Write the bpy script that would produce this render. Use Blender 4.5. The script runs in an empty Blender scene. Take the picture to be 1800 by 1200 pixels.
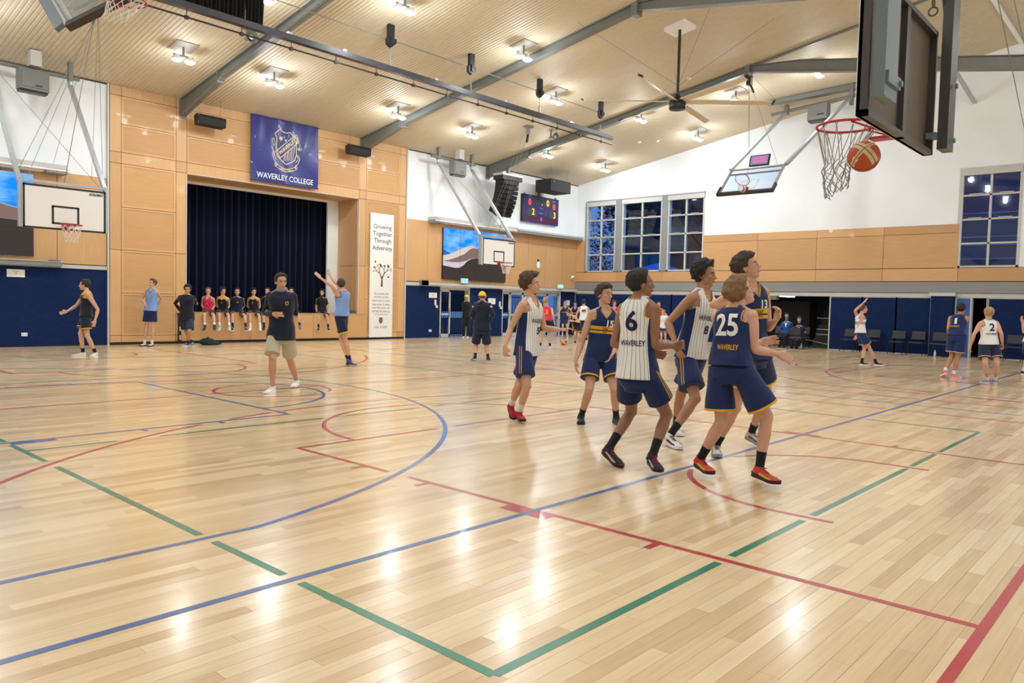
import bpy, bmesh, math, random
import numpy as np
from mathutils import Vector, Matrix
R_ = random.Random(7)
PI = math.pi
SC = bpy.context.scene
COL = SC.collection

# ------------------------------------------------------------------ camera
CAM = np.array([-6.558, -0.654, 1.446]); YAW, PITCH, ROLL, FPX = .836, -.049, .025, 1337.2
def cam_axes():
    F = np.array([math.sin(YAW)*math.cos(PITCH), math.cos(YAW)*math.cos(PITCH), math.sin(PITCH)])
    r = np.array([math.cos(YAW), -math.sin(YAW), 0.]); u = np.cross(r, F)
    c, s = math.cos(ROLL), math.sin(ROLL)
    return np.array([c*r+s*u, -s*r+c*u, F])
CM = cam_axes()
cd = bpy.data.cameras.new('camera'); co = bpy.data.objects.new('camera', cd); COL.objects.link(co)
cd.sensor_width = 36; cd.lens = FPX/1800*36; cd.clip_start = .05; cd.clip_end = 300
co.matrix_world = Matrix(((CM[0][0], CM[1][0], -CM[2][0], CAM[0]), (CM[0][1], CM[1][1], -CM[2][1], CAM[1]), (CM[0][2], CM[1][2], -CM[2][2], CAM[2]), (0, 0, 0, 1)))
SC.camera = co

# ------------------------------------------------------------------ world and exposure
SC.view_settings.view_transform = 'Standard'; SC.view_settings.look = 'None'
SC.view_settings.gamma = 1; SC.view_settings.use_curve_mapping = False
SC.view_settings.exposure = 0.2
w = bpy.data.worlds.new('dusk'); SC.world = w; w.use_nodes = True
bg = w.node_tree.nodes['Background']; bg.inputs[0].default_value = (.13, .27, .58, 1); bg.inputs[1].default_value = .8
LAMP_W = 25.5      # watts of each lamp head's area light

# ------------------------------------------------------------------ materials
def nt(m): return m.node_tree.nodes, m.node_tree.links
MATS = {}
def srgb(c):
    return tuple((x/12.92 if x <= .04045 else ((x+.055)/1.055)**2.4) for x in [v/255. for v in c])
def mat(name, rgb, rough=.6, metal=0, spec=.5, emit=None, estr=1, bump=None, alpha=None, coat=0, var=0, vscale=6, sheen=0):
    m = bpy.data.materials.new(name); m.use_nodes = True; n, l = nt(m); b = n['Principled BSDF']
    c = srgb(rgb)+(1,); b.inputs['Base Color'].default_value = c
    b.inputs['Roughness'].default_value = rough; b.inputs['Metallic'].default_value = metal
    b.inputs['Specular IOR Level'].default_value = spec; b.inputs['Coat Weight'].default_value = coat
    if sheen: b.inputs['Sheen Weight'].default_value = sheen; b.inputs['Sheen Roughness'].default_value = .5
    if emit: b.inputs['Emission Color'].default_value = srgb(emit)+(1,); b.inputs['Emission Strength'].default_value = estr
    if alpha is not None: b.inputs['Alpha'].default_value = alpha
    if bump or var:
        tc = n.new('ShaderNodeTexCoord'); no = n.new('ShaderNodeTexNoise'); no.inputs['Detail'].default_value = 5
        no.inputs['Scale'].default_value = vscale; l.new(tc.outputs['Object'], no.inputs['Vector'])
        if var:
            h = n.new('ShaderNodeHueSaturation'); mr = n.new('ShaderNodeMapRange'); mr.inputs[1].default_value = .3; mr.inputs[2].default_value = .7
            mr.inputs[3].default_value = 1-var; mr.inputs[4].default_value = 1+var
            l.new(no.outputs[0], mr.inputs[0]); l.new(mr.outputs[0], h.inputs['Value']); h.inputs['Color'].default_value = c; l.new(h.outputs[0], b.inputs['Base Color'])
        if bump:
            n2 = n.new('ShaderNodeTexNoise'); n2.inputs['Scale'].default_value = bump[0]; n2.inputs['Detail'].default_value = 4; l.new(tc.outputs['Object'], n2.inputs['Vector'])
            bp_ = n.new('ShaderNodeBump'); bp_.inputs['Strength'].default_value = bump[1]; bp_.inputs['Distance'].default_value = .01
            l.new(n2.outputs[0], bp_.inputs['Height']); l.new(bp_.outputs[0], b.inputs['Normal'])
    MATS[name] = m; return m
def wood(name, rgb, rough=.45, perf=False, vert=True, coat=.1):
    m = mat(name, rgb, rough, coat=coat); n, l = nt(m); b = n['Principled BSDF']
    tc = n.new('ShaderNodeTexCoord'); mp = n.new('ShaderNodeMapping'); mp.inputs['Scale'].default_value = (18, 18, .8) if vert else (.8, .8, 22)
    no = n.new('ShaderNodeTexNoise'); no.inputs['Scale'].default_value = 2.2; no.inputs['Detail'].default_value = 6
    l.new(tc.outputs['Object'], mp.inputs[0]); l.new(mp.outputs[0], no.inputs['Vector'])
    oi = n.new('ShaderNodeObjectInfo'); ad = n.new('ShaderNodeMath'); ad.operation = 'MULTIPLY_ADD'; ad.inputs[1].default_value = .22
    mr = n.new('ShaderNodeMapRange'); mr.inputs[1].default_value = .25; mr.inputs[2].default_value = .75; mr.inputs[3].default_value = .84; mr.inputs[4].default_value = 1.0
    l.new(no.outputs[0], mr.inputs[0]); l.new(oi.outputs['Random'], ad.inputs[0]); l.new(mr.outputs[0], ad.inputs[2])
    h = n.new('ShaderNodeHueSaturation'); h.inputs['Color'].default_value = srgb(rgb)+(1,); l.new(ad.outputs[0], h.inputs['Value']); l.new(h.outputs[0], b.inputs['Base Color'])
    if perf:   # rows of fine acoustic perforations
        vo = n.new('ShaderNodeTexVoronoi'); vo.inputs['Scale'].default_value = 45; vo.inputs['Randomness'].default_value = 0
        l.new(tc.outputs['Object'], vo.inputs['Vector']); cr = n.new('ShaderNodeMath'); cr.operation = 'GREATER_THAN'; cr.inputs[1].default_value = .25
        l.new(vo.outputs['Distance'], cr.inputs[0]); mx = n.new('ShaderNodeMix'); mx.data_type = 'RGBA'
        mx.inputs[6].default_value = srgb([v*.6 for v in rgb])+(1,); l.new(cr.outputs[0], mx.inputs[0]); l.new(h.outputs[0], mx.inputs[7]); l.new(mx.outputs[2], b.inputs['Base Color'])
    return m
def panes(name):     # thin window glass, slightly blue, mirror-like at grazing angles
    m = bpy.data.materials.new(name); m.use_nodes = True; n, l = nt(m); n.clear()
    o = n.new('ShaderNodeOutputMaterial'); mx = n.new('ShaderNodeMixShader'); t = n.new('ShaderNodeBsdfTransparent'); t.inputs[0].default_value = (.82, .9, 1, 1)
    g = n.new('ShaderNodeBsdfGlossy'); g.inputs['Roughness'].default_value = .03; f = n.new('ShaderNodeLayerWeight'); f.inputs[0].default_value = .5; pw = n.new('ShaderNodeMath'); pw.operation = 'POWER'; pw.inputs[1].default_value = 4; l.new(f.outputs['Facing'], pw.inputs[0]); ma = n.new('ShaderNodeMath'); ma.operation = 'MULTIPLY_ADD'; ma.inputs[1].default_value = .8; ma.inputs[2].default_value = .04; l.new(pw.outputs[0], ma.inputs[0])
    l.new(ma.outputs[0], mx.inputs[0]); l.new(t.outputs[0], mx.inputs[1]); l.new(g.outputs[0], mx.inputs[2]); l.new(mx.outputs[0], o.inputs[0]); MATS[name] = m; return m
def emis(name, rgb, s):
    m = bpy.data.materials.new(name); m.use_nodes = True; n, l = nt(m); n.clear(); o = n.new('ShaderNodeOutputMaterial'); e = n.new('ShaderNodeEmission')
    e.inputs[0].default_value = srgb(rgb)+(1,); e.inputs[1].default_value = s; l.new(e.outputs[0], o.inputs[0]); MATS[name] = m; return m

# ------------------------------------------------------------------ mesh helpers
class MB:
    """collects geometry in world coordinates, then links it as one mesh object"""
    def __init__(s): s.v = []; s.f = []; s.m = []; s.sm = []
    def add(s, vs, fs, mi=0, smooth=False):
        o = len(s.v); s.v += [tuple(map(float, v)) for v in vs]; s.f += [tuple(i+o for i in f) for f in fs]; s.m += [mi]*len(fs); s.sm += [smooth]*len(fs); return s
    def box(s, a, b, mi=0):
        x0, y0, z0 = [min(a[i], b[i]) for i in range(3)]; x1, y1, z1 = [max(a[i], b[i]) for i in range(3)]
        return s.add([(x0,y0,z0),(x1,y0,z0),(x1,y1,z0),(x0,y1,z0),(x0,y0,z1),(x1,y0,z1),(x1,y1,z1),(x0,y1,z1)],
            [(3,2,1,0),(4,5,6,7),(0,1,5,4),(1,2,6,5),(2,3,7,6),(3,0,4,7)], mi)
    def hexa(s, p, mi=0): return s.add(p, [(3,2,1,0),(4,5,6,7),(0,1,5,4),(1,2,6,5),(2,3,7,6),(3,0,4,7)], mi)
    def bar(s, a, b, w, h, up=(0,0,1), mi=0):
        a = Vector(a); b = Vector(b); d = (b-a).normalized(); u = Vector(up); x = d.cross(u)
        if x.length < 1e-4: x = d.cross(Vector((1,0,0)))
        x.normalize(); u = x.cross(d).normalized(); x *= w/2; u *= h/2
        return s.add([a-x-u, a+x-u, a+x+u, a-x+u, b-x-u, b+x-u, b+x+u, b-x+u], [(3,2,1,0),(4,5,6,7),(0,1,5,4),(1,2,6,5),(2,3,7,6),(3,0,4,7)], mi)
    def tube(s, pts, r, n=8, mi=0, closed=False, caps=True, smooth=True):
        P = [Vector(p) for p in pts]; N = len(P); rr = r if hasattr(r, '__len__') else [r]*N
        vs = []; prev = None
        for i in range(N):
            if closed: d = P[(i+1) % N]-P[i-1]
            else: d = P[min(i+1, N-1)]-P[max(i-1, 0)]
            d = d.normalized() if d.length > 1e-9 else Vector((0,0,1))
            if prev is None:
                u = d.cross(Vector((0,0,1))); u = u if u.length > .05 else d.cross(Vector((1,0,0)))
            else: u = prev-d*prev.dot(d)
            u.normalize(); prev = u; v = d.cross(u)
            for k in range(n):
                a = 2*PI*k/n; vs.append(P[i]+u*math.cos(a)*rr[i]+v*math.sin(a)*rr[i])
        fs = []
        for i in range(N if closed else N-1):
            j = (i+1) % N
            for k in range(n): fs.append((i*n+k, i*n+(k+1) % n, j*n+(k+1) % n, j*n+k))
        s.add(vs, fs, mi, smooth)
        if caps and not closed: s.add(vs[:n], [tuple(range(n))[::-1]], mi); s.add(vs[-n:], [tuple(range(n))], mi)
        return s
    def lathe(s, c, prof, n=24, axis='z', mi=0, smooth=True):
        vs = []; 
        for r, h in prof:
            for k in range(n):
                a = 2*PI*k/n; x, y = r*math.cos(a), r*math.sin(a)
                p = (x, y, h) if axis == 'z' else (x, h, y) if axis == 'y' else (h, x, y)
                vs.append((c[0]+p[0], c[1]+p[1], c[2]+p[2]))
        fs = [(i*n+k, i*n+(k+1) % n, (i+1)*n+(k+1) % n, (i+1)*n+k) for i in range(len(prof)-1) for k in range(n)]
        return s.add(vs, fs, mi, smooth)
    def prism(s, poly, off, mi=0):
        n = len(poly); off = Vector(off); a = [Vector(p) for p in poly]; b = [p+off for p in a]
        return s.add(a+b, [tuple(range(n))[::-1], tuple(range(n, 2*n))]+[(i, (i+1) % n, n+(i+1) % n, n+i) for i in range(n)], mi)
    def ell(s, c, r, n=16, m=10, M=None, mi=0):
        vs = []; 
        for i in range(m+1):
            t = PI*i/m
            for k in range(n):
                a = 2*PI*k/n; p = Vector((r[0]*math.sin(t)*math.cos(a), r[1]*math.sin(t)*math.sin(a), r[2]*math.cos(t)))
                if M is not None: p = M @ p
                vs.append(Vector(c)+p)
        return s.add(vs, [(i*n+k, i*n+(k+1) % n, (i+1)*n+(k+1) % n, (i+1)*n+k) for i in range(m) for k in range(n)], mi, True)
    def mesh(s, name, mats, origin=(0,0,0)):
        me = bpy.data.meshes.new(name); o = origin
        me.from_pydata([(v[0]-o[0], v[1]-o[1], v[2]-o[2]) for v in s.v], [], s.f)
        for mm in (mats if isinstance(mats, (list, tuple)) else [mats]): me.materials.append(mm)
        me.polygons.foreach_set('material_index', s.m); me.polygons.foreach_set('use_smooth', s.sm); me.update(); return me
    def build(s, name, mats, parent=None):
        """verts stay where they were given in world space; a child hangs off its parent's world position"""
        o = wloc(parent) if parent is not None else (0,0,0)
        ob = bpy.data.objects.new(name, s.mesh(name, mats, o)); COL.objects.link(ob)
        if parent is not None: ob.parent = parent
        return ob
    def thing(s, name, mats, label, cat, group=None, loc=None):
        """single-mesh top-level thing with its origin at its base"""
        if loc is None:
            a = np.array(s.v); loc = (float(a[:,0].mean()), float(a[:,1].mean()), float(a[:,2].min()))
        ob = bpy.data.objects.new(name, s.mesh(name, mats, loc)); COL.objects.link(ob); ob.location = loc
        tag(ob, label, cat, group); return ob
def wloc(o):
    p = Vector((0,0,0))
    while o is not None: p += o.location; o = o.parent
    return p
def tag(o, label=None, cat=None, group=None, kind=None):
    if label: o['label'] = label
    if cat: o['category'] = cat
    if group: o['group'] = group
    if kind: o['kind'] = kind
    return o
def empty(name, loc, label, cat, group=None, rz=0):
    o = bpy.data.objects.new(name, None); COL.objects.link(o); o.location = loc; o.rotation_euler = (0,0,rz); o.empty_display_size = .1
    return tag(o, label, cat, group)
def kids(o): return [c for c in COL.objects if c.parent == o]
def dup(root, loc, rz=None, label=None, group=None):
    def cp(o, par):
        c = o.copy(); COL.objects.link(c); c.parent = par
        for ch in CH.get(o.name, ()): cp(ch, c)
        return c
    CH = {}
    for o in list(COL.objects):
        if o.parent: CH.setdefault(o.parent.name, []).append(o)
    r = cp(root, None); r.location = loc
    if rz is not None: r.rotation_euler = (0,0,rz)
    if label: r['label'] = label
    if group: r['group'] = group
    return r
def struct(mb, name, mats, parent=None):
    o = mb.build(name, mats, parent)
    if parent is None: o['kind'] = 'structure'
    return o
FONTS = {}
def text_mesh(txt, size, wx=None, bold=0, spacing=1.0):
    """2-D glyph outlines as (verts, faces), centred; wx stretches to a given width"""
    cu = bpy.data.curves.new('t', 'FONT'); cu.body = txt; cu.size = size; cu.align_x = 'CENTER'; cu.align_y = 'CENTER'; cu.offset = bold; cu.resolution_u = 3; cu.space_character = spacing
    ob = bpy.data.objects.new('t', cu); COL.objects.link(ob); dg = bpy.context.evaluated_depsgraph_get(); ev = ob.evaluated_get(dg); me = bpy.data.meshes.new_from_object(ev)
    vs = [tuple(v.co) for v in me.vertices]; fs = [tuple(p.vertices) for p in me.polygons]
    bpy.data.objects.remove(ob); bpy.data.curves.remove(cu); bpy.data.meshes.remove(me)
    if vs:
        xs = [v[0] for v in vs]; ys = [v[1] for v in vs]; cx = (min(xs)+max(xs))/2; cy = (min(ys)+max(ys))/2; k = (wx/(max(xs)-min(xs))) if wx else 1
        vs = [((v[0]-cx)*k, v[1]-cy, 0) for v in vs]
    return vs, fs
def put_text(mb, txt, size, c, ux, uy, wx=None, bold=0, mi=0, spacing=1.0):
    vs, fs = text_mesh(txt, size, wx, bold, spacing); c = Vector(c); ux = Vector(ux); uy = Vector(uy)
    nrm = ux.cross(uy)
    mb.add([c+ux*v[0]+uy*v[1] for v in vs], fs, mi); return mb
def pxray(u, v):
    d = CM.T @ np.array([(u-900)/FPX, -(v-600)/FPX, 1.]); return d
def at(u, v, depth):
    return CAM+pxray(u, v)*depth
def onp(u, v, ax, val):
    d = pxray(u, v); return CAM+d*(val-CAM[ax])/d[ax]
# ------------------------------------------------------------------ material set
M_white = mat('plaster white', (238,243,247), .75, var=.03, vscale=.8, bump=(3,.15))
M_wood = wood('beech veneer', (205,162,113)); M_woodh = wood('beech veneer across', (200,156,107), vert=False)
M_perf = wood('perforated beech', (194,151,101), .6, perf=True, vert=False)
M_navyc = mat('navy wall carpet', (24,42,84), .95, spec=.15, var=.12, vscale=9, bump=(90,.5))
M_dark = mat('dark joint', (60,40,28), .9); M_black = mat('black skirting', (22,22,24), .5)
M_steel = mat('grey painted steel', (116,118,112), .45, var=.05); M_galv = mat('galvanised steel', (178,184,188), .35, metal=.5, var=.06)
M_lgrey = mat('pale grey trim', (196,196,192), .5); M_mgrey = mat('mid grey beam', (136,140,140), .6)
M_blk = mat('black metal', (28,29,32), .4); M_blkp = mat('black speaker grille', (24,25,27), .7, bump=(300,.5))
M_tan = mat('tan ceiling sheet', (202,189,164), .6, var=.03)
M_red = mat('rim red', (176,30,44), .35); M_net = mat('net cord', (225,222,216), .8); M_netg = mat('net cord grey', (150,146,142), .8)
M_wht = mat('white paint', (242,242,240), .4); M_glass = panes('window glass'); M_paper = mat('paper', (240,240,236), .8)
M_curt = mat('navy velvet', (9,15,38), .95, spec=.08, sheen=.12); M_cream = mat('cream gold print', (232,214,160), .6)
M_ink = mat('black print', (20,20,26), .6); M_inkw = mat('white print', (245,245,245), .6)
M_lampw = emis('lamp led', (255,250,240), 40)

XR, YS, ZE = 23.45, 22.35, 7.32       # right wall, stage wall, eave height
SL = .1722; YR, ZR = 4.17, ZE+SL*(22.35-4.17); XL, YN = -12.0, -7.0
def zceil(y): return ZE+(YS-y)*SL if y > YR else ZR-(YR-y)*SL

def wall_rects(mb, axis, c0, c1, u0, u1, z0, z1, holes, mi=0):
    """wall slab between c0 and c1 on its axis, spanning u0..u1 x z0..z1, minus holes (ua,ub,za,zb)"""
    us = sorted(set([u0, u1]+[h[0] for h in holes]+[h[1] for h in holes])); zs = sorted(set([z0, z1]+[h[2] for h in holes]+[h[3] for h in holes]))
    for i in range(len(us)-1):
        for j in range(len(zs)-1):
            a, b, c, d = us[i], us[i+1], zs[j], zs[j+1]; mu, mz = (a+b)/2, (c+d)/2
            if any(h[0] < mu < h[1] and h[2] < mz < h[3] for h in holes): continue
            if axis == 'y': mb.box((a, c0, c), (b, c1, d), mi)
            else: mb.box((c0, a, c), (c1, b, d), mi)
    return mb
def panel(parent, axis, face, u0, u1, z0, z1, t=.03, inset=False, mats=None, name='wood_panel', gap=.006):
    """one board standing proud of the wall; 'inset' gives it a border and a recessed perforated field"""
    mb = MB(); s = -1; u0 += gap; u1 -= gap; z0 += gap; z1 -= gap
    def P(u, d, z): return (u, face+s*d, z) if axis == 'y' else (face+s*d, u, z)
    V = [P(u0,0,z0), P(u1,0,z0), P(u1,0,z1), P(u0,0,z1), P(u0,t,z0), P(u1,t,z0), P(u1,t,z1), P(u0,t,z1)]
    F = [(0,1,5,4),(1,2,6,5),(2,3,7,6),(3,0,4,7)]
    if inset:
        g = .055; V += [P(u0+g,t,z0+g), P(u1-g,t,z0+g), P(u1-g,t,z1-g), P(u0+g,t,z1-g)]; h = t-.012
        V += [P(u0+g,h,z0+g), P(u1-g,h,z0+g), P(u1-g,h,z1-g), P(u0+g,h,z1-g)]
        F += [(4,5,9,8),(5,6,10,9),(6,7,11,10),(7,4,8,11),(8,9,13,12),(9,10,14,13),(10,11,15,14),(11,8,12,15)]
        mb.add(V, F, 0); mb.add(V[12:], [(0,1,2,3)], 1)
    else: mb.add(V, F+[(4,5,6,7)], 0)
    return mb.build(name, mats or [M_wood, M_perf], parent)

# ------------------------------------------------------------------ stage wall
mb = MB(); top = zceil(YS)
wall_rects(mb, 'y', YS, YS+.3, XL, XR+.3, 0, top+.1, [(4.0, 10.35, .0, 5.15), (14.45, 16.15, 0, 2.05), (18.17, 22.3, 0, 2.05)])
stage_wall = struct(mb, 'wall_stage', M_white)
tag(stage_wall, 'long wall with the stage opening, plaster above timber and navy carpet')
# timber surround of the stage
cols = [(1.80,2.11,'n'),(2.11,3.67,'w'),(3.67,3.99,'n'),(3.99,6.10,'o'),(6.10,8.24,'o'),(8.24,10.36,'o'),(10.36,10.67,'n'),(10.67,12.23,'w'),(12.23,12.55,'n')]
mbk = MB(); wall_rects(mbk, 'y', YS-.012, YS-.002, 1.78, 12.56, .07, 7.33, [(4.0, 10.36, .0, 5.15)]); mbk.build('panel_backing', M_dark, stage_wall)
for a, b, k in cols:
    if k == 'n':
        for z0, z1 in ((.07,.27),(.27,2.716),(2.716,5.155),(5.155,5.475),(5.475,7.05),(7.05,7.33)): panel(stage_wall, 'y', YS-.012, a, b, z0, z1)
    elif k == 'w':
        for z0, z1, ins in ((.07,.26,0),(.26,1.49,1),(1.49,2.716,1),(2.716,3.935,1),(3.935,5.155,1),(5.155,5.475,0),(5.475,6.265,1),(6.265,7.05,1),(7.05,7.33,0)):
            panel(stage_wall, 'y', YS-.012, a, b, z0, z1, inset=bool(ins))
    else:
        for z0, z1, ins in ((5.155,5.475,0),(5.475,6.265,1),(6.265,7.05,1),(7.05,7.33,0)): panel(stage_wall, 'y', YS-.012, a, b, z0, z1, inset=bool(ins))
mb = MB()
for x in (1.755, 12.58): mb.box((x-.025, YS-.07, 0), (x+.025, YS+.01, top))
mb.box((3.97, YS-.055, .95), (4.0, YS+.02, 5.16)); mb.box((10.345, YS-.055, .95), (10.375, YS+.02, 5.16)); mb.box((3.97, YS-.055, 5.135), (10.375, YS+.02, 5.16))
struct(mb, 'trim_1', M_lgrey)
# stage box: reveal, floor, front, back, curtain
YB = 23.55
mb = MB(); mb.box((3.9, YS+.01, 5.12), (10.45, YB, 5.2)); mb.box((3.9, YS+.01, 0), (4.02, YB, 5.12))
reveal = struct(mb, 'wall_stage_reveal', M_wood)
for z0, z1 in ((1.06,2.71),(2.71,5.14)):
    q = MB(); q.box((10.32, YS+.004, z0+.005), (10.36, YB-.01, z1-.005)); q.build('wood_panel', M_wood, reveal)
q = MB(); q.box((10.315, YS-.0, .95), (10.38, YB, 1.06)); q.build('kick_plate', M_mgrey, reveal)
q = MB(); q.box((10.40, YS+.31, .9), (10.5, YB, 5.2)); q.build('panel_backing', M_dark, reveal)
mb = MB(); wall_rects(mb, 'y', YB, YB+.08, 3.0, 11.5, .9, 5.6, [(4.35, 9.86, .9, 5.04)]); struct(mb, 'wall_stage_portal', M_white)
mb = MB(); mb.box((2.9, YS+.31, .86), (11.6, 26.2, .945)).box((4.01, YS-.1, .86), (10.32, YS+.31, .945)); struct(mb, 'floor_stage', wood('stage boards', (96,78,62), .5, vert=False))
mb = MB(); mb.box((2.9, 26.2, 0), (11.6, 26.3, 6.2)); mb.box((2.9, YB+.1, 0), (3.0, 26.3, 6.2)); mb.box((11.5, YB+.1, 0), (11.6, 26.3, 6.2)); mb.box((2.9, YB+.05, 6.2), (11.6, 26.3, 6.3))
struct(mb, 'wall_backstage', M_black)
front = MB().box((3.74, YS-.11, .07), (10.74, YS-.02, .93)).box((3.74,YS-.1,.0),(10.74,YS-.02,.07), 1)
stage_front = struct(front, 'wall_stage_front', [M_dark, M_black])
for a, b in ((3.80,6.08),(6.08,8.42),(8.42,10.72)): panel(stage_front, 'y', YS-.11, a, b, .08, .93, mats=[M_woodh, M_perf])
MB().box((3.68, YS-.15, .93), (4.0, YS-.05, .955)).box((4.0, YS-.15, .93), (10.30, YS+.1, .956)).box((10.3, YS-.15, .93), (10.74, YS-.05, .955)).build('stage_nosing', M_wood, stage_front)
for z in (.19,.45,.78): MB().box((3.755, YS-.125, z-.07), (3.80, YS-.105, z+.07)).build('wall_outlet', M_lgrey, stage_front)
MB().box((1.78, YS-.05, 0), (3.74, YS-.01, .07)).box((10.85, YS-.05, 0), (12.55, YS-.01, .07)).build('skirting', M_black, stage_wall)
# pleated curtain
def curtain(x0, x1, y, z0, z1, pitch, amp, mi=0):
    mb = MB(); n = int((x1-x0)/pitch)*8; vs = []
    for i in range(n+1):
        x = x0+(x1-x0)*i/n; ph = 2*PI*(x-x0)/pitch; r = .75+.5*math.sin(x*3.1)*math.sin(x*1.3+1)
        yy = y+amp*r*math.sin(ph+.6*math.sin(x*2.3))
        for z in (z0, (z0+z1)/2, z1): vs.append((x+.02*math.sin(ph*.5)*(1 if z == z0 else 0), yy*1.0+(.02 if z == z0 else 0), z))
    mb.add(vs, [(i*3+j, i*3+3+j, i*3+4+j, i*3+1+j) for i in range(n) for j in (0,1)], mi, True); return mb
curtain(4.1, 10.6, 24.0, .95, 5.6, .25, .07).thing('stage_curtain', M_curt, 'dark navy pleated velvet curtain drawn across the stage', 'curtain')

# left of the stage
q = MB(); q.box((XL, YS-.004, 2.2), (1.73, YS-.001, 4.69)).box((XL, YS-.03, .0), (1.73, YS-.001, .03)); q.build('panel_backing', M_dark, stage_wall)
for a, b in ((XL,-6.1),(-6.1,-3.47),(-3.47,-.82),(-.82,.47),(.47,1.72)): panel(stage_wall, 'y', YS-.004, a, b, 2.24, 4.69, t=.025)
for a, b in ((XL,-6.1),(-6.1,-1.6),(-1.6,1.73)): panel(stage_wall, 'y', YS-.001, a, b, .02, 2.12, t=.035, mats=[M_navyc], name='carpet_panel', gap=.002)
MB().box((XL, YS-.2, 2.15), (.54, YS, 2.27)).build('ledge', M_mgrey, stage_wall); MB().box((XL, YS-.22, 2.27), (.54, YS, 2.29)).box((.54, YS-.07, 2.12), (1.72, YS, 2.22)).build('ledge_cap', M_lgrey, stage_wall)
MB().box((.25, YS-.2, 2.29), (.5, YS-.04, 2.31)).build('ledge_bracket', M_blk, stage_wall)
# right of the stage
MB().box((12.6, YS-.004, 2.2), (XR, YS-.001, 4.66)).build('panel_backing', M_dark, stage_wall)
for a, b in ((12.6,13.72),(13.72,14.96),(14.96,16.2),(16.2,17.4),(17.4,18.59),(18.59,19.83),(19.83,21.07),(21.07,22.31),(22.31,XR)):
    panel(stage_wall, 'y', YS-.004, a, b, 2.25, 4.66, t=.025)
for a, b, z1 in ((12.61,14.43,2.08),(16.16,18.15,2.08),(22.32,XR,2.1)): panel(stage_wall, 'y', YS-.001, a, b, .02, z1, t=.035, mats=[M_navyc], name='carpet_panel', gap=.002)
MB().box((13.45, YS-.2, 2.12), (XR, YS, 2.24)).build('ledge', M_lgrey, stage_wall); MB().box((12.6, YS-.06, 2.08), (13.45, YS, 2.22)).build('ledge', M_lgrey, stage_wall)
MB().box((13.3, YS-.24, 2.1), (13.62, YS-.2, 2.3)).box((13.3, YS-.24, 2.08), (13.62, YS, 2.3)).build('ledge_bracket', M_mgrey, stage_wall)
# projection screen housings above the timber
def housing(x0, x1, label):
    r = empty('screen_housing', ((x0+x1)/2, YS-.2, 4.6), label, 'screen housing')
    MB().box((x0, YS-.42, 4.70), (x1, YS, 4.83)).build('case', M_lgrey, r); MB().box((x0, YS-.44, 4.66), (x1, YS-.36, 4.70)).build('front_lip', M_wht, r)
    MB().box((x0-.02, YS-.42, 4.6), (x0+.5, YS-.02, 4.71)).build('end_bracket', M_mgrey, r); MB().box((x1-.5, YS-.42, 4.6), (x1+.02, YS-.02, 4.71)).build('end_bracket', M_mgrey, r)
    MB().box((x0+.5, YS-.3, 4.62), (x1-.5, YS-.06, 4.68)).build('roller', M_wht, r)
housing(13.75, 18.6, 'pale grey roller screen housing above the right hand video wall')
housing(-6.2, .6, 'pale grey roller screen housing on the wall left of the stage')
r = empty('light_shelf', (21, YS-.2, 4.6), 'long pale wall shelf under the scoreboard running to the corner', 'shelf')
MB().box((18.62, YS-.45, 4.72), (XR-.02, YS, 4.8)).build('shelf_board', M_lgrey, r); MB().box((18.62, YS-.43, 4.62), (XR-.02, YS-.37, 4.72)).build('fascia', M_mgrey, r)
for a, b in ((18.7,20.2),(20.3,21.8),(21.9,23.3)): MB().box((a, YS-.34, 4.68), (b, YS-.28, 4.72)).build('batten_strip', M_wht, r)

# ------------------------------------------------------------------ glass doors in the stage wall
def glazed_door(n, x0, x1, xs, z1=1.97):
    r = bpy.data.objects.new('door_%d' % n, None); COL.objects.link(r); r.location = ((x0+x1)/2, YS+.1, 0); r['kind'] = 'structure'
    MB().box((x0, YS+.02, z1), (x1, YS+.16, 2.06)).box((x0, YS+.02, 0), (x0+.06, YS+.16, z1)).box((x1-.06, YS+.02, 0), (x1, YS+.16, z1)).build('door_frame', M_lgrey, r)
    for a, b in zip(xs[:-1], xs[1:]):
        f = MB(); f.box((a, YS+.05, .02), (a+.07, YS+.1, z1)); f.box((b-.07, YS+.05, .02), (b, YS+.1, z1)); f.box((a, YS+.05, .02), (b, YS+.1, .16)); f.box((a, YS+.05, z1-.08), (b, YS+.1, z1)); f.box((a, YS+.04, .93), (b, YS+.1, 1.0))
        d = f.build('door_leaf', M_lgrey, r); MB().box((a+.07, YS+.07, .16), (b-.07, YS+.076, .93)).box((a+.07, YS+.07, 1.0), (b-.07, YS+.076, z1-.08)).build('pane', M_glass, d)
        MB().box((b-.11, YS+.0, .8), (b-.09, YS+.05, 1.2)).build('door_handle', M_steel, d)
glazed_door(1, 14.45, 16.15, [14.51, 15.1]); glazed_door(2, 18.17, 22.3, [18.23, 18.75, 19.62, 20.5, 21.38, 22.24])
# left leaf of door 1 stands open: the gap shows the yard
# ------------------------------------------------------------------ right wall
mb = MB()
WIN = [(20.02,21.73),(17.53,19.68),(15.44,17.24),(3.93,5.71),(1.6,3.6),(-.6,1.25)]
holes = [(a, b, 3.1, 6.44) for a, b in WIN]+[(9.97, 13.3, 0, 2.05),(4.75, 5.22, 0, 2.05)]
wall_rects(mb, 'x', XR, XR+.3, YN, YS+.3, 0, 7.0, holes)
mb.prism([(XR, YN, 7.0), (XR, YS+.3, 7.0), (XR, YS+.3, zceil(YS+.3)), (XR, YR, ZR+.05), (XR, YN, zceil(YN))], (.3, 0, 0))
right_wall = struct(mb, 'wall_right', M_white)
MB().box((XR-.006, YN, 2.6), (XR-.002, YS, 3.09)).box((XR-.006, 5.7, 3.09), (XR-.002, 15.42, 4.61)).box((XR-.006, 21.75, 3.09), (XR-.002, YS, 4.61)).build('panel_backing', M_dark, right_wall)
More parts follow.
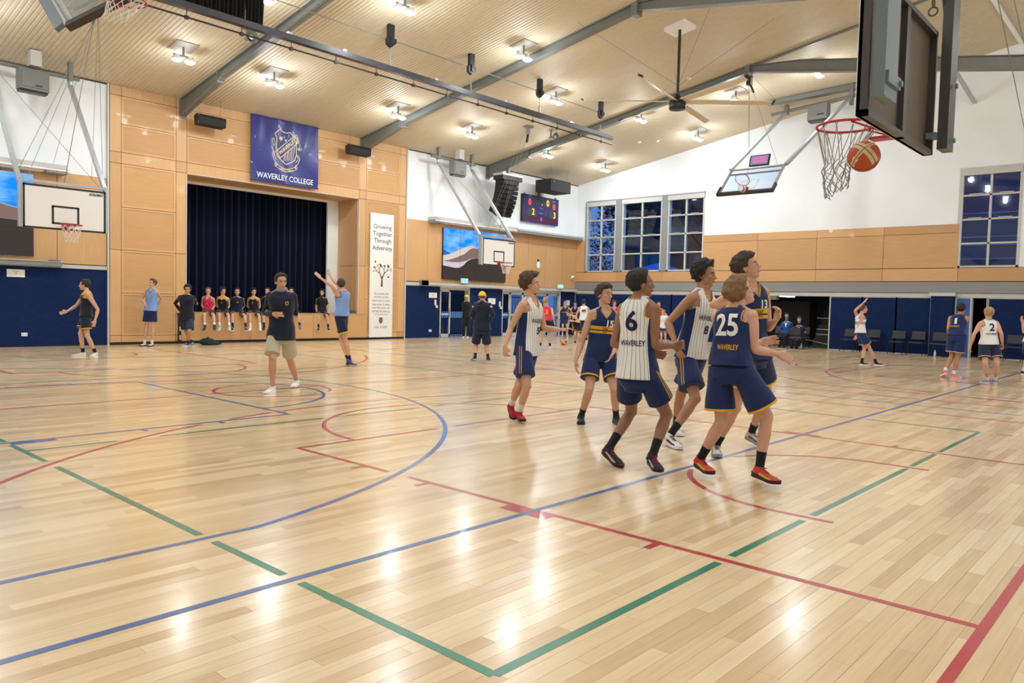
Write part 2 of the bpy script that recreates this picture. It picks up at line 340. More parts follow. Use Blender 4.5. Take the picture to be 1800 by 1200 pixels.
for a, b in ((21.83,YS),(19.9,21.83),(17.42,19.9),(15.42,17.42),(12.98,15.42),(10.58,12.98),(8.135,10.58),(5.68,8.135),(3.2,5.68),(.7,3.2),(-3,.7)):
    panel(right_wall, 'x', XR-.006, a, b, 2.62, 3.08, mats=[M_woodh, M_perf])
for a, b in ((12.98,15.42),(10.58,12.98),(8.135,10.58),(5.70,8.135)):
    panel(right_wall, 'x', XR-.006, a, b, 3.09, 4.305, mats=[M_woodh, M_perf]); panel(right_wall, 'x', XR-.006, a, b, 4.305, 4.61, mats=[M_woodh, M_perf])
panel(right_wall, 'x', XR-.006, 21.76, YS-.03, 3.09, 4.61)
MB().box((XR-.1, YN, 2.22), (XR, YS-.03, 2.6)).build('steel_beam', M_mgrey, right_wall); MB().box((XR-.06, YN, 2.06), (XR, YS-.03, 2.2)).build('beam_trim', M_lgrey, right_wall)
for a, b in ((20.6,22.3),(18.8,20.6),(16.9,18.8),(15.1,16.9),(13.3,15.1),(8.79,9.96),(7.6,8.79),(6.46,7.6),(2.2,4.72),(0,2.2),(-3,0)):
    panel(right_wall, 'x', XR-.002, a, b, .03, 2.03, t=.04, mats=[M_navyc], name='carpet_panel')
    f = MB(); 
    for u in (a, b): f.box((XR-.05, u-.022, 0), (XR-.002, u+.022, 2.06))
    if b < 13: f.box((XR-.05, a, 2.03), (XR-.002, b, 2.06)).box((XR-.05, a, 0), (XR-.002, b, .03))
    f.build('panel_frame', M_lgrey, right_wall)
MB().box((XR-.28, 5.72, 0), (XR, 6.42, 2.1)).build('carpet_pier', M_navyc, right_wall); MB().box((XR-.32, 5.66, 2.1), (XR, 6.48, 2.22)).build('pier_cap', M_lgrey, right_wall)
MB().box((XR-.04, 5.26, .02), (XR-.0, 5.66, 2.02)).build('door_leaf', mat('blue door', (44,92,168), .5), right_wall)
MB().box((XR-.05, 5.2, 0), (XR, 5.25, 2.06)).box((XR-.05, 4.72, 0), (XR, 4.77, 2.06)).build('door_frame', M_lgrey, right_wall)
# windows
for i, (a, b) in enumerate(WIN):
    r = bpy.data.objects.new('window_%d' % (i+1), None); COL.objects.link(r); r.location = (XR, (a+b)/2, 3.1); r['kind'] = 'structure'
    z0, z1 = 3.1, 6.24; ym = (a+b)/2; f = MB(); x0, x1 = XR-.03, XR+.09
    f.box((x0, a, z0), (x1, a+.07, 6.44)).box((x0, b-.07, z0), (x1, b, 6.44)).box((x0, a, z0), (x1, b, z0+.06)).box((x0-.04, a, z1), (x1, b, 6.44))
    f.build('window_frame', M_lgrey, r)
    rows = [z0+.06, 3.92, 4.74, 5.56, z1]
    MB().box((x0+.02, ym-.035, z0), (x1, ym+.035, z1)).build('mullion', M_lgrey, r)
    for z in rows[1:-1]: MB().box((x0+.02, a, z-.03), (x1, b, z+.03)).build('transom', M_lgrey, r)
    for z in rows[2:-1]:
        for c in (a*.75+b*.25, a*.25+b*.75): MB().box((x0-.02, c-.2, z+.03), (x0+.03, c+.2, z+.055)).build('latch_bar', M_galv, r)
    for k in range(4):
        for (u, v_) in ((a+.07, ym-.035), (ym+.035, b-.07)): MB().box((XR+.04, u, rows[k]+(.03 if k else 0)), (XR+.046, v_, rows[k+1]-.03)).build('pane', M_glass, r)
mb = MB()
for a, b in ((19.68,20.02),(17.24,17.53),(21.73,21.8)): mb.box((XR-.05, a, 3.1), (XR+.05, b, 6.46))
mb.box((XR-.06, 15.42, 6.44), (XR+.02, 21.75, 6.5)); struct(mb, 'trim_2', M_mgrey)
mb = MB().box((XR-.03, 5.71, 3.08), (XR+.02, 5.77, 6.5)).box((XR-.05, -.6, 6.44), (XR+.02, 5.77, 6.5)); struct(mb, 'trim_3', M_lgrey)
# other walls (outside the frame) and ceiling
struct(MB().prism([(XL, YN, 0), (XL, YS+.3, 0), (XL, YS+.3, zceil(YS+.3)), (XL, YR, ZR+.05), (XL, YN, zceil(YN))], (-.3, 0, 0)), 'wall_left', M_white)
struct(MB().box((XL, YN-.3, 0), (XR+.3, YN, zceil(YN)+.1)), 'wall_near', M_white)
mb = MB(); pitch = .115; n = int((XR-XL+.3)/pitch); prof = []
for i in range(n):
    x = XL+i*pitch; prof += [(x, 0), (x+pitch*.62, 0), (x+pitch*.70, .011), (x+pitch*.92, .011)]
prof.append((XL+n*pitch, 0))
vs = []
for x, h in prof: vs += [(x, YS+.3, zceil(YS+.3)+h), (x, YR, ZR+h), (x, YN-.3, zceil(YN-.3)+h)]
mb.add(vs, [(3*i+j, 3*i+1+j, 3*i+4+j, 3*i+3+j) for i in range(len(prof)-1) for j in (0,1)])
mb.add([(XL-.3, YS+.3, zceil(YS+.3)+.1), (XR+.3, YS+.3, zceil(YS+.3)+.1), (XR+.3, YR, ZR+.1), (XL-.3, YR, ZR+.1), (XR+.3, YN-.3, zceil(YN-.3)+.1), (XL-.3, YN-.3, zceil(YN-.3)+.1)], [(0,1,2,3),(3,2,4,5)])
ceiling = struct(mb, 'ceiling', M_tan)
mb = MB().prism([(XL, YS-.0, top), (XL, YS-.03, top-.0), (XL, YS-.03, top-.03), (XL, YS, top-.03)], (XR-XL, 0, 0)); struct(mb, 'trim_4', M_dark)
struct(MB().prism([(XL, YR-.06, ZR-.07), (XL, YR+.06, ZR-.07), (XL, YR+.06, ZR), (XL, YR-.06, ZR)], (XR-XL, 0, 0)), 'trim_5', M_wht)

# ------------------------------------------------------------------ floor boards
def floor_mat():
    m = bpy.data.materials.new('maple floor'); m.use_nodes = True; n, l = nt(m); b = n['Principled BSDF']
    def mth(op, a, b_=None, c_=None):
        q = n.new('ShaderNodeMath'); q.operation = op
        for i, x in enumerate((a, b_, c_)):
            if x is None: continue
            if isinstance(x, (int, float)): q.inputs[i].default_value = x
            else: l.new(x, q.inputs[i])
        return q.outputs[0]
    tc = n.new('ShaderNodeNewGeometry'); sp = n.new('ShaderNodeSeparateXYZ'); l.new(tc.outputs['Position'], sp.inputs[0]); X, Y = sp.outputs[0], sp.outputs[1]
    row = mth('FLOOR', mth('DIVIDE', Y, BW)); off = mth('MULTIPLY', mth('FRACT', mth('MULTIPLY', row, .618034)), BL)
    cx = mth('DIVIDE', mth('ADD', X, off), BL); col = mth('FLOOR', cx)
    cv = n.new('ShaderNodeCombineXYZ'); l.new(row, cv.inputs[0]); l.new(col, cv.inputs[1]); wn = n.new('ShaderNodeTexWhiteNoise'); wn.noise_dimensions = '2D'; l.new(cv.outputs[0], wn.inputs['Vector'])
    ramp = n.new('ShaderNodeValToRGB'); e = ramp.color_ramp.elements; e[0].position = 0; e[0].color = srgb((206,176,134))+(1,); e[1].position = 1; e[1].color = srgb((236,214,176))+(1,)
    for p, c in ((.15,(216,188,146)),(.55,(226,200,158)),(.8,(231,207,167))): q = ramp.color_ramp.elements.new(p); q.color = srgb(c)+(1,)
    l.new(wn.outputs['Value'], ramp.inputs[0])
    mp = n.new('ShaderNodeMapping'); mp.inputs['Scale'].default_value = (1.2, 26, 1); l.new(tc.outputs['Position'], mp.inputs[0]); g = n.new('ShaderNodeTexNoise'); g.inputs['Scale'].default_value = 2.0; g.inputs['Detail'].default_value = 6; l.new(mp.outputs[0], g.inputs['Vector'])
    hs = n.new('ShaderNodeHueSaturation'); l.new(ramp.outputs[0], hs.inputs['Color'])
    gr = n.new('ShaderNodeMapRange'); gr.inputs[1].default_value = .3; gr.inputs[2].default_value = .7; gr.inputs[3].default_value = .93; gr.inputs[4].default_value = 1.05; l.new(g.outputs[0], gr.inputs[0])
    fy = mth('FRACT', mth('DIVIDE', Y, BW)); fx = mth('FRACT', cx)
    gap = mth('MAXIMUM', mth('GREATER_THAN', mth('ABSOLUTE', mth('SUBTRACT', fy, .5)), .489), mth('GREATER_THAN', mth('ABSOLUTE', mth('SUBTRACT', fx, .5)), .4992))
    val = mth('MULTIPLY', gr.outputs[0], mth('SUBTRACT', 1.0, mth('MULTIPLY', gap, .12))); l.new(val, hs.inputs['Value']); l.new(hs.outputs[0], b.inputs['Base Color'])
    # lacquer: patchy gloss, each board tilted a hair differently
    big = n.new('ShaderNodeTexNoise'); big.inputs['Scale'].default_value = 3.5; big.inputs['Detail'].default_value = 5; l.new(tc.outputs['Position'], big.inputs['Vector'])
    rr = n.new('ShaderNodeMapRange'); rr.inputs[1].default_value = .3; rr.inputs[2].default_value = .7; rr.inputs[3].default_value = .19; rr.inputs[4].default_value = .26; l.new(big.outputs[0], rr.inputs[0]); l.new(rr.outputs[0], b.inputs['Roughness'])
    wn2 = n.new('ShaderNodeTexWhiteNoise'); wn2.noise_dimensions = '2D'; l.new(cv.outputs[0], wn2.inputs['Vector'])
    tl = n.new('ShaderNodeVectorMath'); tl.operation = 'SUBTRACT'; tl.inputs[1].default_value = (.5,.5,.5); l.new(wn2.outputs['Color'], tl.inputs[0])
    t2 = n.new('ShaderNodeVectorMath'); t2.operation = 'MULTIPLY'; t2.inputs[1].default_value = (.008,.03,0); l.new(tl.outputs[0], t2.inputs[0])
    t3 = n.new('ShaderNodeVectorMath'); t3.operation = 'ADD'; l.new(tc.outputs['Normal'], t3.inputs[0]); l.new(t2.outputs[0], t3.inputs[1])
    t4 = n.new('ShaderNodeVectorMath'); t4.operation = 'NORMALIZE'; l.new(t3.outputs[0], t4.inputs[0])
    bu = n.new('ShaderNodeBump'); bu.inputs['Strength'].default_value = .03; bu.inputs['Distance'].default_value = .004; l.new(big.outputs[0], bu.inputs['Height']); l.new(t4.outputs[0], bu.inputs['Normal']); l.new(bu.outputs[0], b.inputs['Normal'])
    b.inputs['Specular IOR Level'].default_value = .5; b.inputs['Coat Weight'].default_value = .25; b.inputs['Coat Roughness'].default_value = .12
    return m
BW, BL = .084, 1.35
M_floor = floor_mat()
by0, by1 = -14, 31           # board rows built one by one near the camera
def row_span(j):
    return (-5.6+.0*j, 3.2)
mb = MB(); mb.box((XL, YN, -.2), (XR+.3, YS+1, -.012))
mb.add([(XL, by1*BW, 0), (XR+4.2, by1*BW, 0), (XR+4.2, YS+2.5, 0), (XL, YS+2.5, 0), (XL, YN, 0), (XR+4.2, YN, 0), (XR+4.2, by0*BW, 0), (XL, by0*BW, 0)], [(0,1,2,3),(4,5,6,7)])
floor = struct(mb, 'floor', M_floor)
nb = 0; rest = MB(); rest_strip = MB()
def inview(x, y):
    d = CM @ (np.array([x, y, 0])-CAM)
    if d[2] < .3: return False
    u = 900+FPX*d[0]/d[2]; v = 600-FPX*d[1]/d[2]; return -60 < u < 1860 and v < 1260
boards = []
for j in range(by0, by1):
    off = ((j*.618034) % 1.0)*BL; k0 = math.floor((XL+off)/BL); k1 = math.ceil((XR+.3+off)/BL)
    for k in range(k0, k1):
        x0 = max(k*BL-off, XL); x1 = min((k+1)*BL-off, XR+4.2); y0 = j*BW; y1 = y0+BW
        if x1 <= x0: continue
        see = any(inview(x, y) for x in (x0, (x0+x1)/2, x1) for y in (y0, y1)); dist = math.hypot((x0+x1)/2-CAM[0], y0-CAM[1])
        boards.append((0 if see else 1, dist, x0, x1, y0, y1))
boards.sort()
for i, (s_, d_, x0, x1, y0, y1) in enumerate(boards):
    g = .0006; t = MB() if i < 290 else rest
    t.add([(x0+g,y0+g,-.012),(x1-g,y0+g,-.012),(x1-g,y1-g,-.012),(x0+g,y1-g,-.012),(x0+g,y0+g,0),(x1-g,y0+g,0),(x1-g,y1-g,0),(x0+g,y1-g,0)], [(4,5,6,7),(0,1,5,4),(1,2,6,5),(2,3,7,6),(3,0,4,7)])
    if i < 290: t.build('floor_board', M_floor, floor)
o = rest.build('floor_board_field', M_floor, floor); o['kind'] = 'stuff'

# ------------------------------------------------------------------ painted court lines
M_lb = mat('court blue', (62,98,160), .3, coat=.4); M_lr = mat('court red', (186,54,62), .3, coat=.4); M_lg = mat('court green', (38,128,100), .3, coat=.4)
LN = []   # (priority, colour, width, points)
def seg(c, pts, w=.05, pr=1): LN.append((pr, c, w, [(float(a), float(b)) for a, b in pts]))
def arc(c, cx, cy, r, a0, a1, w=.05, pr=1): seg(c, [(cx+r*math.cos(math.radians(a0+(a1-a0)*i/60)), cy+r*math.sin(math.radians(a0+(a1-a0)*i/60))) for i in range(61)], w, pr)
B, Rd, G = 'b', 'r', 'g'
# blue long court
seg(B, [(XL,2.75),(22.3,2.75)], pr=0); seg(B, [(-7.05,17.55),(20.35,17.55)], pr=0); seg(B, [(6.7,1.2),(6.7,21.8)], pr=0); seg(B, [(20.35,2.75),(20.35,17.55)], pr=0)
for s_, hx in ((1,-5.5),(-1,18.85)):
    y0, y1 = 3.70, 16.60; rr = 6.6; a = math.degrees(math.asin((10.15-y0)/rr))
    if s_ > 0:
        arc(B, hx, 10.15, rr, -a, a, pr=0); ex = hx+rr*math.cos(math.radians(a)); seg(B, [(XL,y0),(ex,y0)], pr=0); seg(B, [(XL,y1),(ex,y1)], pr=0)
        seg(B, [(-1.38,7.75),(-1.38,12.55)], pr=0); seg(B, [(-7.05,7.75),(-1.355,7.75)], pr=0); seg(B, [(-7.05,12.55),(-1.355,12.55)], pr=0); arc(B, -1.38, 10.15, 1.76, -90, 90, pr=0)
        for yy, sg in ((7.75,-1),(12.55,1)):
            seg(B, [(-4.42,yy+sg*.07),(-4.03,yy+sg*.07)], .14, 0)
            for xx in (-3.18,-2.32,-5.3): seg(B, [(xx,yy),(xx,yy+sg*.14)], pr=0)
    else:
        arc(B, hx, 10.15, rr, 180-a, 180+a, pr=0); ex = hx-rr*math.cos(math.radians(a)); seg(B, [(ex,y0),(20.35,y0)], pr=0); seg(B, [(ex,y1),(20.35,y1)], pr=0)
        seg(B, [(14.7,7.75),(14.7,12.55)], pr=0); seg(B, [(14.7,7.75),(20.35,7.75)], pr=0); seg(B, [(14.7,12.55),(20.35,12.55)], pr=0); arc(B, 14.7, 10.15, 1.76, 90, 270, pr=0)
arc(B, 6.7, 10.15, 1.76, 0, 360, pr=0)
# red cross courts
for cx, ends in ((-.12, True), (14.5, True)):
    lx0, lx1 = cx-2.38, cx+2.42
    seg(Rd, [(cx-6.75,0.02),(cx+6.9,0.02)], .05 if cx > 5 else .05); seg(Rd, [(cx-6.75,20.4),(cx+6.9,20.4)])
    seg(Rd, [(lx0,5.78),(lx1,5.78)]); seg(Rd, [(lx0,0.02),(lx0,5.8)]); seg(Rd, [(lx1,0.02),(lx1,5.8)]); arc(Rd, cx+.05, 5.8, 1.76, 0, 180)
    seg(Rd, [(lx0-.05,14.8),(lx1-.1,14.8)]); seg(Rd, [(lx0-.05,14.8),(lx0-.05,20.4)]); seg(Rd, [(lx1-.15,14.8),(lx1-.15,20.4)]); arc(Rd, cx, 14.75, 1.72, 180, 360)
    for sg, lx in ((-1,lx0),(1,lx1)):
        seg(Rd, [(lx+sg*.06,2.56),(lx+sg*.06,2.98)], .15)
        for yy in (3.86,4.70,1.75): seg(Rd, [(lx,yy),(lx+sg*.15,yy)])
    arc(Rd, cx+.14, 1.52, 1.24, 0, 180); seg(Rd, [(cx+.14-1.24,1.15),(cx+.14-1.24,1.52)]); seg(Rd, [(cx+.14+1.24,1.15),(cx+.14+1.24,1.52)])
    arc(Rd, cx, 18.95, 1.24, 180, 360)
    a = math.degrees(math.acos(5.82/6.62)); arc(Rd, cx+.1, 1.55, 6.62, a, 180-a); arc(Rd, cx, 18.8, 6.6, 180+a, 360-a)
    y3 = 1.55+6.62*math.sin(math.radians(a)); seg(Rd, [(cx+.1+5.82,.0),(cx+.1+5.82,y3)]); seg(Rd, [(cx+.1-5.82,.0),(cx+.1-5.82,y3)])
    seg(Rd, [(cx-6.75,10.22),(cx+6.9,10.22)]); arc(Rd, cx-.08, 10.15, .88, 0, 360)
arc(Rd, 13.9, 1.2, 5.1, 0, 180); seg(Rd, [(7.72,.02),(7.72,20.4)])
# green volleyball court
for x in (-4.43, 4.35): seg(G, [(x,1.32),(x,19.1)], pr=2)
for y in (1.32,7.22,13.15,19.1): seg(G, [(-4.43,y),(4.35,y)], pr=2)
seg(G, [(4.34,1.13),(4.34,.97)], pr=2); seg(G, [(9.3,1.33),(9.3,18)], pr=2, w=.04)
samp = {0: [], 1: [], 2: []}
def densify(pts, st=.02):
    out = []
    for (a, b), (c, d) in zip(pts[:-1], pts[1:]):
        L = math.hypot(c-a, d-b); k = max(1, int(L/st))
        out += [(a+(c-a)*i/k, b+(d-b)*i/k) for i in range(k)]
    return out+[pts[-1]]
cells = {0: set(), 1: set()}
for z, (pr, c, w_, pts) in enumerate(LN):
    D = densify(pts, .02); LN[z] = (pr, c, w_, D)
    if pr < 2:
        for x, y in D: cells[pr].add((round(x/.03), round(y/.03)))
def blocked(x, y, pr, w_):
    ix, iy = round(x/.03), round(y/.03); q = 2
    for p in range(pr):
        for a in range(-q, q+1):
            for b_ in range(-q, q+1):
                if (ix+a, iy+b_) in cells[p]: return True
    return False
eps = 0
for pr, c, w_, D in LN:
    eps += 3e-6
    runs = [[]]
    for x, y in D:
        if (w_ < .1 and blocked(x, y, pr, w_)) or not (XL+.1 < x < XR-.05 and YN < y < YS-.1): 
            if runs[-1]: runs.append([])
        else: runs[-1].append((x, y))
    for rn in runs:
        if len(rn) < 3: continue
        if len(rn) > 4: # thin out straight runs
            straight = all(abs((rn[-1][0]-rn[0][0])*(p[1]-rn[0][1])-(rn[-1][1]-rn[0][1])*(p[0]-rn[0][0])) < 1e-3 for p in rn[::7]); rn = [rn[0], rn[-1]] if straight else rn[::5]+[rn[-1]]
        vs = []
        for i, (x, y) in enumerate(rn):
            a = rn[max(i-1,0)]; b_ = rn[min(i+1,len(rn)-1)]; dx, dy = b_[0]-a[0], b_[1]-a[1]; L = math.hypot(dx, dy) or 1; nx, ny = -dy/L*w_/2, dx/L*w_/2
            h = .0012-.0002*pr+eps; vs += [(x+nx, y+ny, h), (x-nx, y-ny, h)]
        n_ = len(rn); ob = MB().add(vs, [(2*i+1, 2*i+3, 2*i+2, 2*i) for i in range(n_-1)]).build('court_line', {'b': M_lb, 'r': M_lr, 'g': M_lg}[c], floor)
        ob['label'] = {'b': 'blue painted court line', 'r': 'red painted court line', 'g': 'green painted court line'}[c]
# ------------------------------------------------------------------ steel frames
def frame(x, n, full=True):
    w = .10; mb = MB()
    # rafter: web + flanges, haunched at the stage wall
    def beam(p):   # p: list of (y, ztop, zbot)
        for (y0, t0, b0), (y1, t1, b1) in zip(p[:-1], p[1:]):
            mb.hexa([(x-.012,y1,b1),(x+.012,y1,b1),(x+.012,y0,b0),(x-.012,y0,b0),(x-.012,y1,t1),(x+.012,y1,t1),(x+.012,y0,t0),(x-.012,y0,t0)])
            mb.hexa([(x-w,y1,b1),(x+w,y1,b1),(x+w,y0,b0),(x-w,y0,b0),(x-w,y1,b1+.018),(x+w,y1,b1+.018),(x+w,y0,b0+.018),(x-w,y0,b0+.018)])
            mb.hexa([(x-w,y1,t1-.018),(x+w,y1,t1-.018),(x+w,y0,t0-.018),(x-w,y0,t0-.018),(x-w,y1,t1),(x+w,y1,t1),(x+w,y0,t0),(x-w,y0,t0)])
    c = lambda y: zceil(y)-.01
    beam([(YS-.02, c(YS), c(YS)-.5), (19.9, c(19.9), c(19.9)-.26), (19.8, c(19.8), c(19.8)-.22), (10.6, c(10.6), c(10.6)-.22)])
    mb.box((x-w, YS-.06, c(YS)-.55), (x+w, YS-.02, c(YS)))
    mb.hexa([(x-w,19.94,c(19.9)-.33),(x+w,19.94,c(19.9)-.33),(x+w,20.0,c(20)-.33),(x-w,20.0,c(20)-.33),(x-w,19.94,c(19.94)-.0),(x+w,19.94,c(19.94)),(x+w,20.0,c(20)),(x-w,20.0,c(20))])
    o = mb.thing('steel_rafter', M_steel, ['grey steel rafter above the left end of the stage', 'grey steel rafter above the right end of the stage', 'grey steel rafter reaching the wall behind the line array speaker', 'grey steel rafter left of the timber surround'][n], 'rafter', 'sloping roof rafters', loc=(x, YS, ZE))
    mb = MB(); zb = lambda y: 9.12-.173*(10.6-y)
    def hx(y0, y1, t0, t1, b0, b1, hw): mb.hexa([(x-hw,y1,b1),(x+hw,y1,b1),(x+hw,y0,b0),(x-hw,y0,b0),(x-hw,y1,t1),(x+hw,y1,t1),(x+hw,y0,t0),(x-hw,y0,t0)])
    yk = 8.9; D = .38
    hx(10.6, yk, c(10.6), zb(yk)+D, zb(10.6), zb(yk), .012); hx(yk, -6.5, zb(yk)+D, zb(-6.5)+D, zb(yk), zb(-6.5), .012)
    hx(10.6, -6.5, zb(10.6)+.02, zb(-6.5)+.02, zb(10.6), zb(-6.5), w); hx(yk, -6.5, zb(yk)+D, zb(-6.5)+D, zb(yk)+D-.02, zb(-6.5)+D-.02, w); hx(10.6, yk, c(10.6), zb(yk)+D, c(10.6)-.02, zb(yk)+D-.02, w)
    mb.box((x-.13, 10.55, zb(10.6)-.12), (x+.13, 10.72, c(10.6)))
    mb.thing('cross_beam', M_steel, ['deep grey steel beam crossing above the camera', 'deep grey steel beam at the top edge above the fan', 'deep grey steel beam behind the near backboard', 'grey steel beam above the left end of the hall'][n], 'beam', 'falling roof beams', loc=(x, 10.6, 9.1))
    mb = MB(); mb.hexa([(x-.03,YR,ZR-.07),(x+.03,YR,ZR-.07),(x+.03,10.5,c(10.5)-.07),(x-.03,10.5,c(10.5)-.07),(x-.03,YR,ZR-.01),(x+.03,YR,ZR-.01),(x+.03,10.5,c(10.5)),(x-.03,10.5,c(10.5))])
    mb.thing('purlin', M_steel, ['slim steel strip running up to the ridge over the camera', 'slim steel strip running up to the ridge above the fan', 'slim steel strip running up to the ridge above the folded hoop', 'slim steel strip at the ridge at the left end'][n], 'steel strip', loc=(x, 8, c(8)))
for i, x in enumerate((3.85, 10.45, 17.05)): frame(x, i)

# ------------------------------------------------------------------ ceiling lamps
def lamp(label):
    r = empty('ceiling_lamp', (0,0,0), label, 'ceiling lamp', 'twin head lamps under the roof')
    s = SL
    mb = MB(); mb.add([(x, y, .33+(-y*s if 1 else 0)+z) for z in (0,.02) for x, y in ((-.3,-.28),(.3,-.28),(.3,.28),(-.3,.28))], [(3,2,1,0),(4,5,6,7),(0,1,5,4),(1,2,6,5),(2,3,7,6),(3,0,4,7)]); mb.build('mounting_plate', mat('lamp plate grey', (150,146,138), .6), r)
    MB().tube([(0,0,.34),(0,0,.1)], .03, 8).bar((-.26,0,.1),(.26,0,.1), .04, .04).build('bracket', M_steel, r)
    for sx in (-1, 1):
        h = MB(); h.lathe((sx*.17,0,-.02), [(.05,.12),(.09,.1),(.13,.03),(.14,0),(.125,0)], 16); hd = h.build('lamp_head', M_wht, r)
        MB().lathe((sx*.17,0,-.018), [(.0,-.055),(.06,-.048),(.10,-.028),(.125,0)], 16).build('lens', M_lampw, hd)
    return r
lampspots = [(2.45,19.16),(5.07,19.2),(9.61,19.25),(13.07,19.28),(17.46,19.34),(21.43,19.31),(2.5,15.4),(5.41,13.89),(9.77,13.93),(13.18,15.5),(17.32,14.85),(21.35,14.74),(18.69,11.86),(18.96,9.11)]
desc = ['nearest the left end of the stage','between the stage banner and the left rafter','beside the second rafter over the stage end','above the timber right of the stage','above the line array speaker','nearest the far right corner','above the black dividing curtain','above the first pulley of the rail','between the second pulley and the middle rafter','left of the last pulley','just left of the fan, above the third rafter','below the right blade of the fan','behind the right fan blade','in front of the right end wall beam']
lm = None
hidden = [(-2.2,19.2),(-6.5,19.2),(-2.2,14.6),(-6.5,14.6),(5,9.2),(.5,9.2),(-5,9.2),(10,8.6),(14.5,8.0),(0,5),(5,5),(10,4.5),(15,4.5),(20.5,4.5),(-6,4.5),(0,0),(6,0),(12,0),(18,0),(-7,-1),(0,-4.5),(8,-4.5),(16,-4.5)]  # unseen lamps added beyond the view, only to light the hall
ALL = [(x, y, 'white twin head lamp on the ceiling '+d) for (x, y), d in zip(lampspots, desc)]+[(x, y, 'unseen white twin head lamp added for its light') for x, y in hidden]
def outside(x, y):
    d = CM @ (np.array([x, y, zceil(y)-.35])-CAM)
    if d[2] < .3: return True
    u = 900+FPX*d[0]/d[2]; v = 600-FPX*d[1]/d[2]; return not (-40 < u < 1840 and -60 < v)
ld = bpy.data.lights.new('lamp light', 'AREA'); ld.shape = 'RECTANGLE'; ld.size = .5; ld.size_y = .25; ld.energy = LAMP_W*2; ld.color = (.93, 1, 1.07); ld.spread = math.radians(170)
pd = bpy.data.lights.new('lamp spill', 'POINT'); pd.energy = LAMP_W*1.4; pd.shadow_soft_size = .12; pd.color = ld.color
for i, (x, y, lab) in enumerate(ALL):
    if i >= len(lampspots) and not outside(x, y): print('lamp in view', x, y); continue
    loc = (x, y, zceil(y)-.35)
    if i >= len(lampspots): lab = 'unseen white twin head lamp added for its light'
    if lm is None: lm = lamp(lab); lm.location = loc; o = lm
    else: o = dup(lm, loc, label=lab)
    po = bpy.data.objects.new('lamp_spill', pd); COL.objects.link(po); po.parent = o; po.location = (0,0,-.26)
    lo = bpy.data.objects.new('lamp_light', ld); COL.objects.link(lo); lo.parent = o; lo.location = (0,0,-.03)

# ------------------------------------------------------------------ backboards and hoops
def ring(mb, c, r, t, n=32, mi=0, ax=(1,0,0), ay=(0,1,0)):
    ax, ay = Vector(ax), Vector(ay); mb.tube([Vector(c)+ax*r*math.cos(2*PI*i/n)+ay*r*math.sin(2*PI*i/n) for i in range(n)], t, 8, mi, closed=True); return mb
def net_mesh(c, r0, r1, h, n=12, rows=5, t=.004, sway=(0,0), bunch=None):
    mb = MB()
    def P(i, j):
        f = j/rows; a = 2*PI*(i+.5*(j % 2))/n; r = r0+(r1-r0)*min(1, f*1.3); sx, sy = sway
        return Vector((c[0]+r*math.cos(a)+sx*f, c[1]+r*math.sin(a)+sy*f, c[2]-h*f**.95))
    for i in range(n):
        for j in range(rows):
            a = P(i, j)
            for k in ((i, j+1), (i-1, j+1)) if j % 2 == 0 else ((i, j+1), (i+1, j+1)):
                mb.tube([a, P(k[0], k[1])], t, 5, caps=False)
    return mb
